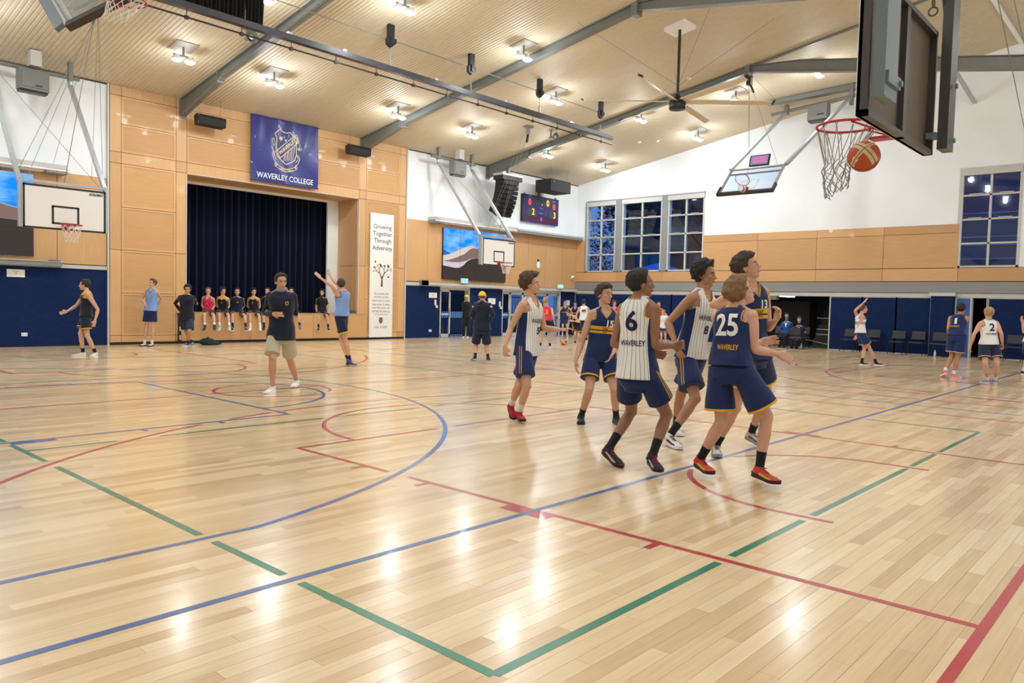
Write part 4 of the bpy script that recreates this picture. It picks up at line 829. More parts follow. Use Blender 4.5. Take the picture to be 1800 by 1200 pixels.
# all print in a local frame: crest centre, unit = metres
CX, CZ = 7.28, 6.47
def Lc(x, z): return (CX+x*.92, 0, CZ+z*.92)
gold, inkb = MB(), MB()
def stroke(pts, w=.018, closed=True, mb=None):
    mb = mb if mb is not None else gold; P_ = [Vector((a, 0, b)) for a, b in pts]; n = len(P_); vs = []
    D = []
    m = n if closed else n-1
    for i in range(m):
        a, b = P_[i], P_[(i+1) % n]; k = max(1, int((b-a).length/.06)); D += [a+(b-a)*t/k for t in range(k)]
    if not closed: D.append(P_[-1])
    for i in range(len(D)):
        a = D[i-1] if (closed or i) else D[0]; b = D[(i+1) % len(D)] if (closed or i < len(D)-1) else D[-1]; d = (b-a); d = d.normalized() if d.length else Vector((1,0,0)); nn = Vector((-d.z, 0, d.x))*w/2
        vs += [tuple(D[i]+nn), tuple(D[i]-nn)]
    vs = drape([Lc(v[0], v[2]) for v in vs]); L_ = len(D)
    mb.add(vs, [(2*i, 2*i+1, (2*i+3) % (2*L_), (2*i+2) % (2*L_)) for i in range(L_ if closed else L_-1)])
shield = [(-.45,.42),(-.25,.60),(-.12,.52),(.02,.5),(.12,.55),(.24,.47),(.40,.49),(.46,.40),(.40,.15),(.43,-.2),(.36,-.42),(.2,-.52),(.0,-.62),(-.2,-.48),(-.36,-.36),(-.40,-.1),(-.36,.12),(-.38,.3)]
stroke(shield, .028)
stroke([(-.40,-.22),(.33,.46),(.52,.28),(-.22,-.42)], .024)
for k in range(4): x = -.1+.13*k; stroke([(x,-.52+.04*k),(x-.05+.1,-.24+.1*k)], .02, False)
for k in range(3): x = -.03+.13*k; stroke([(x,-.5+.03*k),(x+.02,-.2+.11*k)], .016, False)
st = []
for k in range(12): a = PI/2+k*PI/6; q = .1 if k % 2 == 0 else .045; st.append((-.2+q*math.cos(a), .28+q*math.sin(a)))
gold.add(drape([Lc(*p) for p in st]), [tuple(range(12))])
for s in (-1, 1):
    stroke([(s*.5,-.22),(s*.56,-.35),(s*.5,-.52),(s*.36,-.66),(s*.42,-.74),(s*.38,-.62)], .02, False); stroke([(s*.44,-.2),(s*.5,-.36),(s*.4,-.5)], .018, False); stroke([(s*.46,.25),(s*.56,.2),(s*.55,.05),(s*.46,.02)], .018, False); stroke([(s*.5+.03*math.cos(t*.7),.0+.03*math.sin(t*.7)) for t in range(9)], .014)
sc1 = [(-.46+.92*i/14, -.62-.16*math.sin(PI*i/14)) for i in range(15)]; sc2 = [(a, b-.1) for a, b in sc1]
stroke(sc1, .018, False); stroke(sc2, .018, False); stroke([sc1[0], sc2[0]], .018, False); stroke([sc1[-1], sc2[-1]], .018, False)
def draped_text(mb, txt, size, cx, cz, ang=0, wx=None, bold=0, off=.008):
    vs, fs = text_mesh(txt, size, wx, bold); ca, sa = math.cos(ang), math.sin(ang)
    mb.add([(x, by(x, z)-off, z) for x, z in [(cx+v[0]*ca-v[1]*sa, cz+v[0]*sa+v[1]*ca) for v in vs]], fs)
draped_text(gold, 'WAVERLEY', .16, CX+.05, CZ+.03, math.radians(43), wx=.80, bold=.004)
draped_text(gold, 'VIRTUS SOLA NOBILITAT', .06, CX, CZ-.75, 0, wx=.55, bold=.002)
gold.build('crest', M_cream, r)
wht = MB(); draped_text(wht, 'WAVERLEY COLLEGE', .25, 7.28, 5.44, math.radians(0), wx=2.1, bold=.002); wht.build('lettering', M_inkw, r)

# ------------------------------------------------------------------ tall white poster
px0, px1, pz0, pz1 = 10.86, 11.95, .08, 4.70; PY = YS-.075
r = empty('poster', ((px0+px1)/2, PY, pz0), 'tall narrow white poster with tree and quotation right of the stage', 'poster')
MB().box((px0, PY, pz0), (px1, PY+.012, pz1)).build('sheet', M_paper, r)
t = MB(); pc = (px0+px1)/2; ty = PY-.003
M_pink = mat('poster grey ink', (92,92,112), .7); M_brn = mat('poster tree brown', (86,44,48), .7); M_pb = mat('poster leaf blue', (44,56,130), .7); M_pg = mat('poster leaf gold', (228,196,90), .7)
for s, z in (('Growing',4.19),('Together',3.93),('Through',3.67),('Adversity',3.40)): put_text(t, s, .24, (pc+.02, ty, z), (1,0,0), (0,0,1), bold=.002)
for i, s in enumerate(('You are better than','you think and may','have to go on more','than once. It takes','more like yours, she','will help the other up')): put_text(t, s, .11, (pc, ty, 1.72-.135*i), (1,0,0), (0,0,1), wx=.82 if i > 1 else .68)
put_text(t, 'to find her way home', .07, (pc,ty,.94), (1,0,0), (0,0,1)); put_text(t, 'Class of 2020', .11, (pc,ty,.46), (1,0,0), (0,0,1)); t.build('lettering', M_pink, r)
g = MB(); rg = random.Random(5); leaves = []
def branch(x, z, a, L, w_, d):
    x2, z2 = x+L*math.cos(a), z+L*math.sin(a); nx, nz = -math.sin(a)*w_/2, math.cos(a)*w_/2
    g.add([(x-nx,ty,z-nz),(x+nx,ty,z+nz),(x2+nx*.6,ty,z2+nz*.6),(x2-nx*.6,ty,z2-nz*.6)], [(0,1,2,3)])
    if d == 0: leaves.append((x2, z2)); return
    for da in ((-.5,.45) if d > 1 else (-.6,.1,.55)): branch(x2, z2, a+da+rg.uniform(-.15,.15), L*rg.uniform(.62,.78), w_*.62, d-1)
branch(pc+.02, 1.98, PI/2, .3, .09, 4); g.build('tree_trunk', M_brn, r)
for i, (m_, nm) in enumerate(((M_pb,'blue_leaves'),(M_pg,'gold_leaves'))):
    g = MB(); q = random.Random(9+i)
    for x, z in q.sample(leaves, 6)+[(pc-.3+.1*i,2.9-.3*i),(pc+.32,2.35+.4*i)]: a = q.uniform(0,3); s = .035; g.add([(x+s*1.6*math.cos(a),ty-.001,z+s*1.6*math.sin(a)),(x-s*math.sin(a),ty-.001,z+s*math.cos(a)),(x-s*1.6*math.cos(a),ty-.001,z-s*1.6*math.sin(a)),(x+s*math.sin(a),ty-.001,z-s*math.cos(a))], [(0,1,2,3)])
    g.build(nm, m_, r)
g = MB(); g.add([(pc+x,ty,.7+z) for x, z in ((-.08,.12),(.08,.12),(.09,-.04),(0,-.13),(-.09,-.04))], [(0,1,2,3,4)]); g.build('small_crest', mat('poster crest', (112,98,70), .7), r)

# ------------------------------------------------------------------ video walls
def video(x0, x1, z0, z1, label, flip=False):
    y = YS-.10; r = empty('video_wall', ((x0+x1)/2, y, z0), label, 'screen')
    MB().box((x0, y, z0), (x1, YS-.03, z1)).build('housing', M_blk, r)
    W, H = x1-x0, z1-z0; N = 60
    def cv(f, e=[0]): return f
    ridge = lambda u: .52+.26*math.exp(-((u-.42)/.14)**2)*1.0+(.12*max(0, 1-abs(u-.3)/.35)) - .02
    def xs(k): u = k/N; return u
    dune = [(0,.46),(.1,.5),(.2,.57),(.3,.64),(.38,.68),(.43,.70),(.5,.66),(.56,.655),(.62,.68),(.72,.66),(.85,.6),(1,.55)]
    shade = [(0,.36),(.08,.38),(.2,.44),(.32,.52),(.4,.62),(.44,.655),(.5,.65),(.56,.65),(.62,.675),(.72,.655),(.85,.595),(1,.545)]
    dark = [(0,.27),(.1,.25),(.18,.235),(.25,.245),(.31,.3),(.36,.38),(.42,.43),(.5,.455),(.6,.46),(.8,.44),(1,.42)]
    mid = [(0,.36),(.12,.345),(.22,.35),(.3,.37),(.34,.385),(.4,.43),(.5,.457),(.6,.462),(.8,.442),(1,.422)]
    def itp(T, u):
        for (a, b), (c, d) in zip(T[:-1], T[1:]):
            if u <= c: return b+(d-b)*(u-a)/(c-a)
        return T[-1][1]
    one = lambda u: 1.0; zero = lambda u: 0.0
    F = lambda T: (lambda u: itp(T, u))
    hills = lambda u: max(itp(dune, u), .46+.11*max(0, 1-abs(u-.02)/.16))
    bands = [(hills, one, 0, 'sky'), (F(dune), hills, 1, 'far_hills'), (F(shade), F(dune), 2, 'lit_dune'), (F(mid), F(shade), 3, 'dune_flank'), (F(dark), F(mid), 4, 'pale_sand'), (zero, F(dark), 5, 'dark_dune')]
    EM = [(60,170,250,1.0),(52,110,190,.9),(214,200,190,1.0),(134,112,104,.9),(205,196,206,1.0),(72,64,60,.8)]
    g = MB(); mats = []
    for q in EM: k = 'screen %d %d %d' % q[:3]; mats.append(MATS.get(k) or emis(k, q[:3], q[3]))
    if 'sky clouds' not in MATS:
        m = emis('sky clouds', (60,170,250), 1.0); n, l = nt(m); e = [a for a in n if a.type == 'EMISSION'][0]; tc = n.new('ShaderNodeTexCoord'); mp = n.new('ShaderNodeMapping'); mp.inputs['Scale'].default_value = (.7,1,1.6); no = n.new('ShaderNodeTexNoise'); no.inputs['Scale'].default_value = 1.6; no.inputs['Detail'].default_value = 6
        l.new(tc.outputs['Object'], mp.inputs[0]); l.new(mp.outputs[0], no.inputs[0]); ra = n.new('ShaderNodeValToRGB'); ra.color_ramp.elements[0].position = .42; ra.color_ramp.elements[0].color = srgb((26,140,240))+(1,); ra.color_ramp.elements[1].position = .72; ra.color_ramp.elements[1].color = srgb((150,205,245))+(1,); l.new(no.outputs[0], ra.inputs[0]); l.new(ra.outputs[0], e.inputs[0])
    mats[0] = MATS['sky clouds']
    for lo, hi, mi, nm in bands:
        vs = []
        for k in range(N+1):
            u = k/N; x = x0+W*u; vs += [(x, y-.004, z0+H*lo(u)), (x, y-.004, z0+H*hi(u))]
        g.add(vs, [(2*k, 2*k+2, 2*k+3, 2*k+1) for k in range(N)], mi)
    g.build('display', mats, r)
    g = MB()
    for k in (1,2,3): g.box((x0+W*k/4-.004, y-.008, z0), (x0+W*k/4+.004, y-.002, z1))
    for k in (1,2): g.box((x0, y-.008, z0+H*k/3-.003), (x1, y-.002, z0+H*k/3+.003))
    g.build('tile_joint', M_blk, r)
video(14.49, 18.26, 2.39, 4.485, 'large video wall showing a blue sky over pale sand dunes')
video(-4.0, -.11, 2.39, 4.53, 'video wall at the left edge showing sky and dark hills')

# ------------------------------------------------------------------ scoreboard
sx0, sx1, sz0, sz1 = 19.28, 21.8, 5.2, 6.43; y = YS-.14
r = empty('scoreboard', ((sx0+sx1)/2, y, sz0), 'blue electronic scoreboard high on the white wall near the corner', 'scoreboard')
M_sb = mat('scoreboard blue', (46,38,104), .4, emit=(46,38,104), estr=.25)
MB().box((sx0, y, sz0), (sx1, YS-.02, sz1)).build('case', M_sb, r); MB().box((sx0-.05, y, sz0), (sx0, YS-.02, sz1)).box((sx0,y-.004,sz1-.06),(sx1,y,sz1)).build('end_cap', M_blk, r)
MB().box((sx0+.1,y+.02,sz1),(sx0+.14,y+.08,sz1+.08)).box((sx1-.2,y+.02,sz1),(sx1-.16,y+.08,sz1+.08)).box((20.4,YS-.1,sz1),(20.52,YS-.02,sz1+.3)).build('bracket', M_steel, r)
M_pan = mat('unlit digit panel', (70,72,84), .5); M_dr = mat('unlit red matrix', (84,34,50), .5)
W, H = sx1-sx0, sz1-sz0
def SB(u, v): return sx0+W*u, sz1-H*v
g = MB()
for u0, v0, u1, v1 in ((.10,.08,.30,.42),(.34,.06,.52,.34),(.58,.06,.76,.36),(.80,.14,.95,.48),(.11,.46,.36,.76),(.40,.52,.45,.66),(.60,.50,.67,.70),(.72,.46,.96,.76)):
    a = SB(u0, v0); b = SB(u1, v1); g.box((a[0], y-.004, b[1]), (b[0], y, a[1]))
g.build('digit_panel', M_pan, r)
g = MB(); a = SB(.02,.78); b = SB(.46,.94); g.box((a[0], y-.004, b[1]), (b[0], y, a[1])); a = SB(.55,.78); b = SB(.98,.94); g.box((a[0], y-.004, b[1]), (b[0], y, a[1])); g.build('name_panel', M_dr, r)
Er = emis('digit red', (255,70,90), 2.2); Ey = emis('digit yellow', (255,205,50), 2.0)
for s, u, v, h, m_ in (('0',.17,.26,.42,Er),('0',.68,.21,.42,Ey),('0',.86,.31,.40,Er),('2',.27,.60,.42,Ey),('3',.88,.62,.42,Ey),('0',.50,.84,.24,Er)):
    x, z = SB(u, v); g = MB(); put_text(g, s, h*.95, (x, y-.012, z), (1,0,0), (0,0,1), bold=.003); g.build('digit', m_, r)
x, z = SB(.52,.30); MB().lathe((x, y-.01, z), [(0,0),(.025,0)], 10, 'y').build('clock_dot', Ey, r)
g = MB(); 
for s, u, v, w_ in (('HOME',.17,.045,.2),('GUEST',.86,.10,.2),('FOULS',.5,.43,.22),('PERIOD',.5,.62,.25)): x, z = SB(u, v); put_text(g, s, .06, (x, y-.008, z), (1,0,0), (0,0,1), wx=w_)
g.build('lettering', M_inkw, r)

# ------------------------------------------------------------------ small things on the walls
def exit_sign(x, z, lab):
    r = empty('exit_sign', (x, YS-.24, z-.08), lab, 'exit sign', 'lit exit signs'); w_ = .17
    MB().box((x-w_-.02, YS-.3, z-.09), (x+w_+.02, YS-.24, z+.1)).build('case', M_wht, r)
    MB().box((x-w_, YS-.304, z-.075), (x+w_, YS-.3, z+.07)).build('face', emis('exit cyan', (60,205,225), 1.3) if 'exit cyan' not in MATS else MATS['exit cyan'], r)
    g = MB(); yy = YS-.307
    for s in (-1, 1):
        cx = x+s*.075; g.box((cx-.035,yy,z-.06),(cx+.03,yy+.002,z+.055)); 
    d = MB()
    for s in (-1,1):
        cx = x+s*.075; d.lathe((cx+.012,yy-.002,z+.035), [(0,0),(.009,0)], 8, 'y'); d.bar((cx,yy-.002,z+.02),(cx-.006,yy-.002,z-.01),.003,.016,(1,0,0)); d.bar((cx-.004,yy-.002,z-.01),(cx+.018,yy-.002,z-.045),.003,.009,(1,0,0)); d.bar((cx-.006,yy-.002,z-.01),(cx-.025,yy-.002,z-.03),.003,.009,(1,0,0))
    g.build('pictogram_panel', emis('exit white', (235,250,250), 1.3) if 'exit white' not in MATS else MATS['exit white'], r); d.build('running_figure', MATS['exit cyan'], r)
exit_sign(15.565, 2.36, 'lit exit sign above the door left of the coach'); exit_sign(21.95, 2.34, 'lit exit sign above the doors near the corner')
def paper(x0, x1, z0, z1, lines, lab):
    r = empty('paper_notice', ((x0+x1)/2, YS-.04, z0), lab, 'notice'); MB().box((x0, YS-.043, z0), (x1, YS-.038, z1)).build('sheet', M_paper, r); g = MB()
    h = (z1-z0); 
    for i, s in enumerate(lines): put_text(g, s, h*.28, ((x0+x1)/2, YS-.045, z1-h*(.25+.3*i)), (1,0,0), (0,0,1))
    g.build('lettering', M_pink, r)
paper(-.71,-.30,1.83,2.03,['Court','1B'],'white paper notice on navy wall at the left edge'); paper(13.82,14.25,1.62,1.83,['Court','2B'],'white paper notice on navy wall left of the first door'); paper(17.25,17.7,1.42,1.68,['Court','2A'],'white paper notice behind the coach in a yellow cap'); paper(22.6,23.0,1.45,1.7,['Court','3'],'white paper notice on navy wall near the corner')
for x, z, lab in ((-.32,.33,'white double outlet low on the left navy wall'),(13.92,.3,'white double outlet low on navy wall right of the poster')):
    r = empty('wall_outlet', (x, YS-.04, z-.05), lab, 'outlet'); MB().box((x-.07,YS-.055,z-.045),(x+.07,YS-.035,z+.045)).build('plate', M_wht, r); MB().box((x-.045,YS-.058,z-.02),(x-.02,YS-.054,z+.02)).box((x+.02,YS-.058,z-.02),(x+.045,YS-.054,z+.02)).build('socket', M_lgrey, r)
for x, lab in ((14.17,'white wall phone left of the first glass door'),(17.98,'white wall phone right of the coach in a cap')):
    r = empty('wall_phone', (x, YS-.04, 1.3), lab, 'phone'); MB().box((x-.05,YS-.09,1.32),(x+.02,YS-.037,1.55)).build('handset', M_wht, r); MB().box((x+.03,YS-.06,1.22),(x+.13,YS-.037,1.33)).build('button_box', M_wht, r)
x, z = 20.53, 3.29; r = empty('wireless_router', (x, YS-.06, z-.15), 'white oval wireless access point on timber wall', 'router'); MB().ell((x,YS-.06,z),(.13,.035,.17)).build('cover', M_wht, r); MB().box((x-.05,YS-.06,z+.12),(x+.05,YS-.028,z+.26)).build('junction_box', M_blk, r)
x, z = 23.1, 2.82; r = empty('security_camera', (x, YS-.06, z-.1), 'white dome security camera on timber near the corner', 'camera'); MB().ell((x,YS-.1,z),(.09,.09,.09)).build('dome', M_wht, r); MB().ell((x-.03,YS-.165,z-.02),(.035,.03,.035)).build('lens', M_blk, r); MB().box((x-.06,YS-.08,z-.06),(x+.06,YS-.028,z+.06)).build('mount', M_wht, r)

# ------------------------------------------------------------------ chairs along the right wall
M_ch = mat('charcoal chair fabric', (66,66,70), .9); M_chl = mat('chair legs black', (30,30,32), .35, metal=.4)
def chair(label):
    r = empty('stacking_chair', (0,0,0), label, 'chair', 'dark chairs along the right wall')   # faces +y
    MB().hexa([(-.23,-.2,.42),(.23,-.2,.42),(.23,.22,.43),(-.23,.22,.43),(-.23,-.2,.46),(.23,-.2,.46),(.22,.22,.47),(-.22,.22,.47)]).build('seat', M_ch, r)
    MB().hexa([(-.22,-.2,.56),(.22,-.2,.56),(.22,-.17,.56),(-.22,-.17,.56),(-.21,-.27,.84),(.21,-.27,.84),(.21,-.24,.84),(-.21,-.24,.84)]).build('backrest', M_ch, r)
    for s in (-1,1):
        MB().tube([(s*.22,.2,.43),(s*.24,.22,0)], .012, 6).build('leg', M_chl, r); MB().tube([(s*.22,-.2,.43),(s*.24,-.24,0)], .012, 6).build('leg', M_chl, r)
        MB().tube([(s*.22,-.19,.43),(s*.215,-.2,.56),(s*.21,-.27,.84)], .011, 6).build('back_post', M_chl, r)
    return r
chs = [(22.9,9.05,'first chair right of the bleachers, behind the player with raised arm'),(22.95,8.25,'second chair right of the bleachers against navy panels'),(22.95,7.4,'third chair right of the bleachers against navy panels'),(22.95,6.75,'fourth chair, just left of the navy pier'),(22.65,6.0,'chair in front of the navy pier with a bottle beside it'),(22.9,3.85,'chair right of the player numbered two at the right edge'),(22.9,3.1,'last chair at the right edge of the picture')]
ch = None
for x, y, d in chs:
    lab = 'dark grey stacking chair, '+d
    if ch is None: ch = chair(lab); ch.location = (x,y,0); ch.rotation_euler = (0,0,PI/2)
    else: dup(ch, (x,y,0), PI/2, lab)
SEATCH = [(23.0,10.85,'dark stacking chair under the boy with the gold sleeve band'),(22.95,11.75,'dark stacking chair under the boy in a bright blue jacket'),(22.2,10.75,'empty dark chair turned away in front of the seated boys')]
for (x, y, d), rz in zip(SEATCH, (PI/2, PI/2, -PI/2+.2)): dup(ch, (x,y,0), rz, d)
def bottle(x, y, lab):
    r = empty('water_bottle', (x,y,0), lab, 'bottle'); MB().lathe((x,y,0), [(0,0),(.035,0),(.035,.17),(.015,.21),(.015,.225)], 14).build('body', mat('clear plastic', (200,210,215), .2) if 'clear plastic' not in MATS else MATS['clear plastic'], r); MB().lathe((x,y,.22), [(.017,0),(.017,.025),(0,.025)], 12).build('cap', M_wht, r)
p = onp(1643,628,2,0); bottle(p[0], p[1], 'clear water bottle by the chair at the navy pier'); p = onp(1408,614,2,0); bottle(p[0], p[1], 'clear water bottle by the seated boys')
# ------------------------------------------------------------------ bleacher store behind the right wall
mb = MB(); mb.box((XR+.3, 9.0, 0), (28.5, 9.1, 2.7)).box((XR+.3,14.2,0),(28.5,14.3,2.7)).box((28.5,9,0),(28.6,14.3,2.7)).box((XR+.3,3.5,0),(28.5,3.6,2.7)).box((XR+.3,6.4,0),(28.5,6.5,2.7)).box((28.5,3.5,0),(28.6,6.5,2.7)); struct(mb, 'wall_store', mat('dark store', (30,32,38), .8))
struct(MB().box((XR+.3, 3.5, 2.2), (28.6, 14.3, 2.7)), 'ceiling_store', mat('store ceiling', (150,165,185), .7))
struct(MB().box((XR+.3, 3.5, -.05), (28.6, 14.3, -.001)), 'floor_store', M_black)
r = empty('bleachers', (25, 11, 0), 'folded dark bleachers in the store behind the right wall', 'bleachers')
M_bl = mat('bleacher dark', (40,42,46), .6); M_rail = mat('bleacher rail', (170,172,170), .35, metal=.5)
for k in range(6): 
    MB().box((24.2+.28*k, 9.2, .28*k+.0), (24.5+.28*k, 10.95, .28*k+.1)).build('seat_row', M_bl, r); MB().box((24.42+.28*k, 9.2, .28*k), (24.46+.28*k, 10.95, .28*k+.3)).build('riser', M_bl, r)
MB().box((24.6,11.2,0),(25.4,13.9,1.85)).build('side_stack', mat('bleacher black', (22,24,28), .9), r)
g = MB(); y0, y1 = 9.35, 10.7; g.tube([(24.1,y1,.55),(24.1,y0,.55),(24.1,y0-.03,.65),(24.1,y0,.75),(24.1,y1,.75)], .018, 6); g.tube([(24.1,y0,1.2),(24.1,y1,1.2)], .012, 6); g.build('guard_rail', M_rail, r)
MB().tube([(23.7,11.0,.35),(23.85,10.3,.2),(23.9,9.6,.12)], .012, 6).build('cord', mat('yellow cord', (190,170,110), .6), r)
MB().box((24.0,12.35,1.9),(24.3,12.65,2.1)).build('lamp_bracket', M_lgrey, r)
r = empty('strip_light', (26,12.8,2.1), 'bright strip light on the ceiling of the bleacher store', 'strip light'); MB().box((25.3,12.75,2.06),(26.9,12.95,2.11)).build('glow_tube', emis('strip glow', (225,240,255), 7), r); MB().box((25.25,12.7,2.11),(26.95,13.0,2.19)).build('case', M_wht, r)
# ------------------------------------------------------------------ outside
M_gr = mat('dark foliage', (22,34,40), .9); M_tent_glow = mat('blue canopy', (40,110,215), .7, emit=(40,110,215), estr=.22); M_bld = mat('dusky facade', (92,92,110), .9); M_fn = mat('fence dark', (30,34,44), .5)  # canopy cloth is given a faint glow to look lit; no lamp there
struct(MB().box((XR+.3,-12,-.3),(60,60,-.2)).box((-10,26.6,-.3),(XR+.3,60,-.2)).box((12,YS+.3,-.25),(XR+.3,26.7,-.05)), 'floor_outside', mat('asphalt', (70,74,84), .9))
struct(MB().box((12, 27.0, 1.0), (XR+.3, 27.2, 4.5)), 'yard_backdrop_added', M_bld)  # dark backdrop added past the fence to darken the view through the doors
def tree(x, y, h, R, label, seed):
    r = empty('tree', (x,y,-.2), label, 'tree'); MB().tube([(x,y,-.2),(x+.1,y,h*.5),(x,y+.1,h)], [.22,.16,.08], 8).build('trunk', mat('bark', (40,32,30), .9) if 'bark' not in MATS else MATS['bark'], r)
    q = random.Random(seed); g = MB()
    for i in range(2600):
        u = Vector((q.gauss(0,1), q.gauss(0,1), q.gauss(0,.8))).normalized()*R*q.uniform(.35,1)**.5; u *= 1+.25*math.sin(5*u.x+seed)*math.cos(4*u.z); c = Vector((x,y,h))+u; s = q.uniform(.07,.15); a = Vector((q.uniform(-1,1),q.uniform(-1,1),q.uniform(-1,1))).normalized(); b = a.orthogonal().normalized()
        g.add([c-a*s, c+b*s*.5, c+a*s, c-b*s*.5], [(0,1,2,3)])
    o = g.build('foliage', M_gr, r); o['kind'] = 'stuff'
tree(30, 26.9, 4.4, 2.4, 'dark leafy tree outside the leftmost window', 1); tree(34, 26.6, 7.6, 1.7, 'dark leafy tree outside the middle window', 2)
def tent(x, y, R, z0, z1, lab):
    r = empty('canopy_tent', (x,y,-.2), lab, 'tent', 'blue canopies in the yard'); MB().add([(x-R,y-R,z0),(x+R,y-R,z0),(x+R,y+R,z0),(x-R,y+R,z0),(x,y,z1),(x-R,y-R,z0-.25),(x+R,y-R,z0-.25),(x+R,y+R,z0-.25),(x-R,y+R,z0-.25)], [(0,1,4),(1,2,4),(2,3,4),(3,0,4),(5,6,1,0),(6,7,2,1),(7,8,3,2),(8,5,0,3)]).build('canopy', M_tent_glow, r)
    for a, b in ((-1,-1),(1,-1),(1,1),(-1,1)): MB().tube([(x+a*R*.98,y+b*R*.98,-.2),(x+a*R*.98,y+b*R*.98,z0)], .03, 6).build('leg', M_lgrey, r)
tent(29, 21.0, 1.8, 3.15, 3.85, 'blue canopy tent peak seen through the right window, nearer one'); tent(32.6, 20.4, 1.5, 3.3, 3.98, 'blue canopy tent seen low through the right window, further one')
r = empty('school_building', (36, 18, -.2), 'dusky building with balcony outside the windows', 'building')
MB().box((36.5,12,-.2),(42,28.6,11)).build('wall', M_bld, r); MB().box((35.7,12,6.2),(36.5,28.6,6.5)).build('balcony_slab', mat('slab grey', (120,120,130), .8), r); MB().bar((36.3,24.5,9),(36.3,19,3.4),.25,.3).bar((36.3,26,9),(36.3,21,3.4),.25,.3).build('stair', M_fn, r)
for y in (17.5,20.7,23.4,26.3): MB().box((36.4,y,7.2),(36.52,y+1.5,9.2)).box((36.4,y,3.4),(36.52,y+1.5,5.4)).build('window', mat('dark pane', (34,44,70), .2) if 'dark pane' not in MATS else MATS['dark pane'], r)
r = empty('school_building', (40, 4, -.2), 'dark blue school building outside the far right window', 'building')
MB().box((38,-4,-.2),(44,9,9)).build('wall', mat('blue facade', (54,72,120), .9), r)
for z in (3.9,4.3,5.0,5.4,6.6): MB().box((37.9,-4,z),(38,9,z+.05)).build('ledge', mat('pale line', (150,175,215), .6) if 'pale line' not in MATS else MATS['pale line'], r)
for y in (3.2,4.8,6.5): MB().box((37.9,y,3.3),(38,y+1.1,3.8)).build('window', MATS['dark pane'], r)
def fence(name, p0, p1, z0, z1, n, lab):
    r = empty('picket_fence', (p0[0],p0[1],z0), lab, 'fence'); p0, p1 = Vector(p0), Vector(p1)
    for k in range(n): p = p0+(p1-p0)*k/(n-1); MB().box((p.x-.012,p.y-.012,z0),(p.x+.012,p.y+.012,z1)).build('picket', M_fn, r)
    g = MB(); 
    for z in (z0+.12, z1-.12): g.bar((p0.x,p0.y,z),(p1.x,p1.y,z),.04,.04)
    g.build('rail', M_fn, r)
fence('f', (13.5,24.2,0), (23.2,24.2,0), -.05, 1.9, 82, 'dark picket fence beyond the glass doors'); fence('f', (26.6,23.4,0), (26.6,26.2,0), -.2, 4.2, 24, 'dark picket fence outside the leftmost window')
r = empty('awning', (15.2,25.4,-.25), 'yard awning with a bright strip light beyond the left glass door', 'awning')
for x_, z_ in ((13.5,2.1),(17,2.35)): MB().box((x_-.04,25.5,-.25),(x_+.04,25.58,z_)).build('post', M_fn, r)
MB().bar((13.4,25.7,2.2),(17.1,25.7,2.45),.9,.05).build('roof_sheet', M_fn, r); MB().bar((13.5,25.4,2.05),(17,25.4,2.3),.12,.08).build('light_strip', emis('awning glow', (190,225,255), 2.5), r)
# bag by the stage
p = onp(361,606,2,0); r = empty('sports_bag', (p[0],p[1]-.1,0), 'dark sports bag slumped on the floor at the stage front', 'bag')
g = MB(); g.ell((p[0],p[1]-.12,.1),(.24,.14,.12)).ell((p[0]+.15,p[1]-.12,.05),(.3,.15,.055)); g.build('body', mat('dark green bag', (30,42,40), .9), r); MB().tube([(p[0]-.12,p[1]-.14,.15),(p[0],p[1]-.16,.25),(p[0]+.12,p[1]-.14,.15)], .012, 6).build('strap', M_blk, r)
p = onp(667/1,0,2,0) if False else None
# ================================================================== people
from mathutils import noise as mnoise
RH = Vector((CM[0][0], CM[0][1], 0)).normalized(); BK = Vector((-CM[2][0], -CM[2][1], 0)).normalized(); ZU = Vector((0,0,1))
def yawvec(a): a = math.radians(a); return (RH*math.sin(a)+BK*math.cos(a)).normalized()
BAKE = []; DEF = []
def remesh(ob, vox, it=3):
    m = ob.modifiers.new('r', 'REMESH'); m.mode = 'VOXEL'; m.voxel_size = vox; m.use_smooth_shade = True
    s = ob.modifiers.new('s', 'SMOOTH'); s.factor = .5; s.iterations = it; BAKE.append(ob)
def lerp(a, b, t): return a+(b-a)*t
def interp(T, x):
    if x <= T[0][0]: return T[0][1:]
    for p, q in zip(T[:-1], T[1:]):
        if x <= q[0]:
            t = (x-p[0])/(q[0]-p[0]); t = t*t*(3-2*t)*.5+t*.5; return tuple(lerp(a, b, t) for a, b in zip(p[1:], q[1:]))
    return T[-1][1:]
TORSO = [(-.20,.085,.075,0),(-.12,.14,.105,-.005),(0,.165,.115,-.01),(.12,.158,.11,-.005),(.30,.138,.095,.0),(.42,.134,.094,.004),(.58,.148,.106,.008),(.74,.165,.118,.008),(.86,.172,.112,.0),(.94,.155,.092,-.008),(1.0,.118,.07,-.012),(1.06,.07,.058,-.01),(1.12,.052,.054,0)]
HANG = [(-.30,.172,.125,-.01),(-.12,.172,.124,-.01),(0,.170,.120,-.01),(.12,.163,.114,-.005),(.30,.150,.106,.0),(.42,.146,.104,.004)]+TORSO[6:]
def skin_mat(rgb):
    k = 'skin %d %d %d' % rgb
    if k not in MATS:
        m = mat(k, rgb, .5, var=.05, vscale=7); b = m.node_tree.nodes['Principled BSDF']; b.inputs['Subsurface Weight'].default_value = .08; b.inputs['Subsurface Radius'].default_value = (.02,.008,.004)
    return MATS[k]
def cloth(rgb, name='cloth'):
    k = '%s %d %d %d' % ((name,)+tuple(rgb))
    if k not in MATS: mat(k, rgb, .8, spec=.3, bump=(38,.25), sheen=.15)
    return MATS[k]
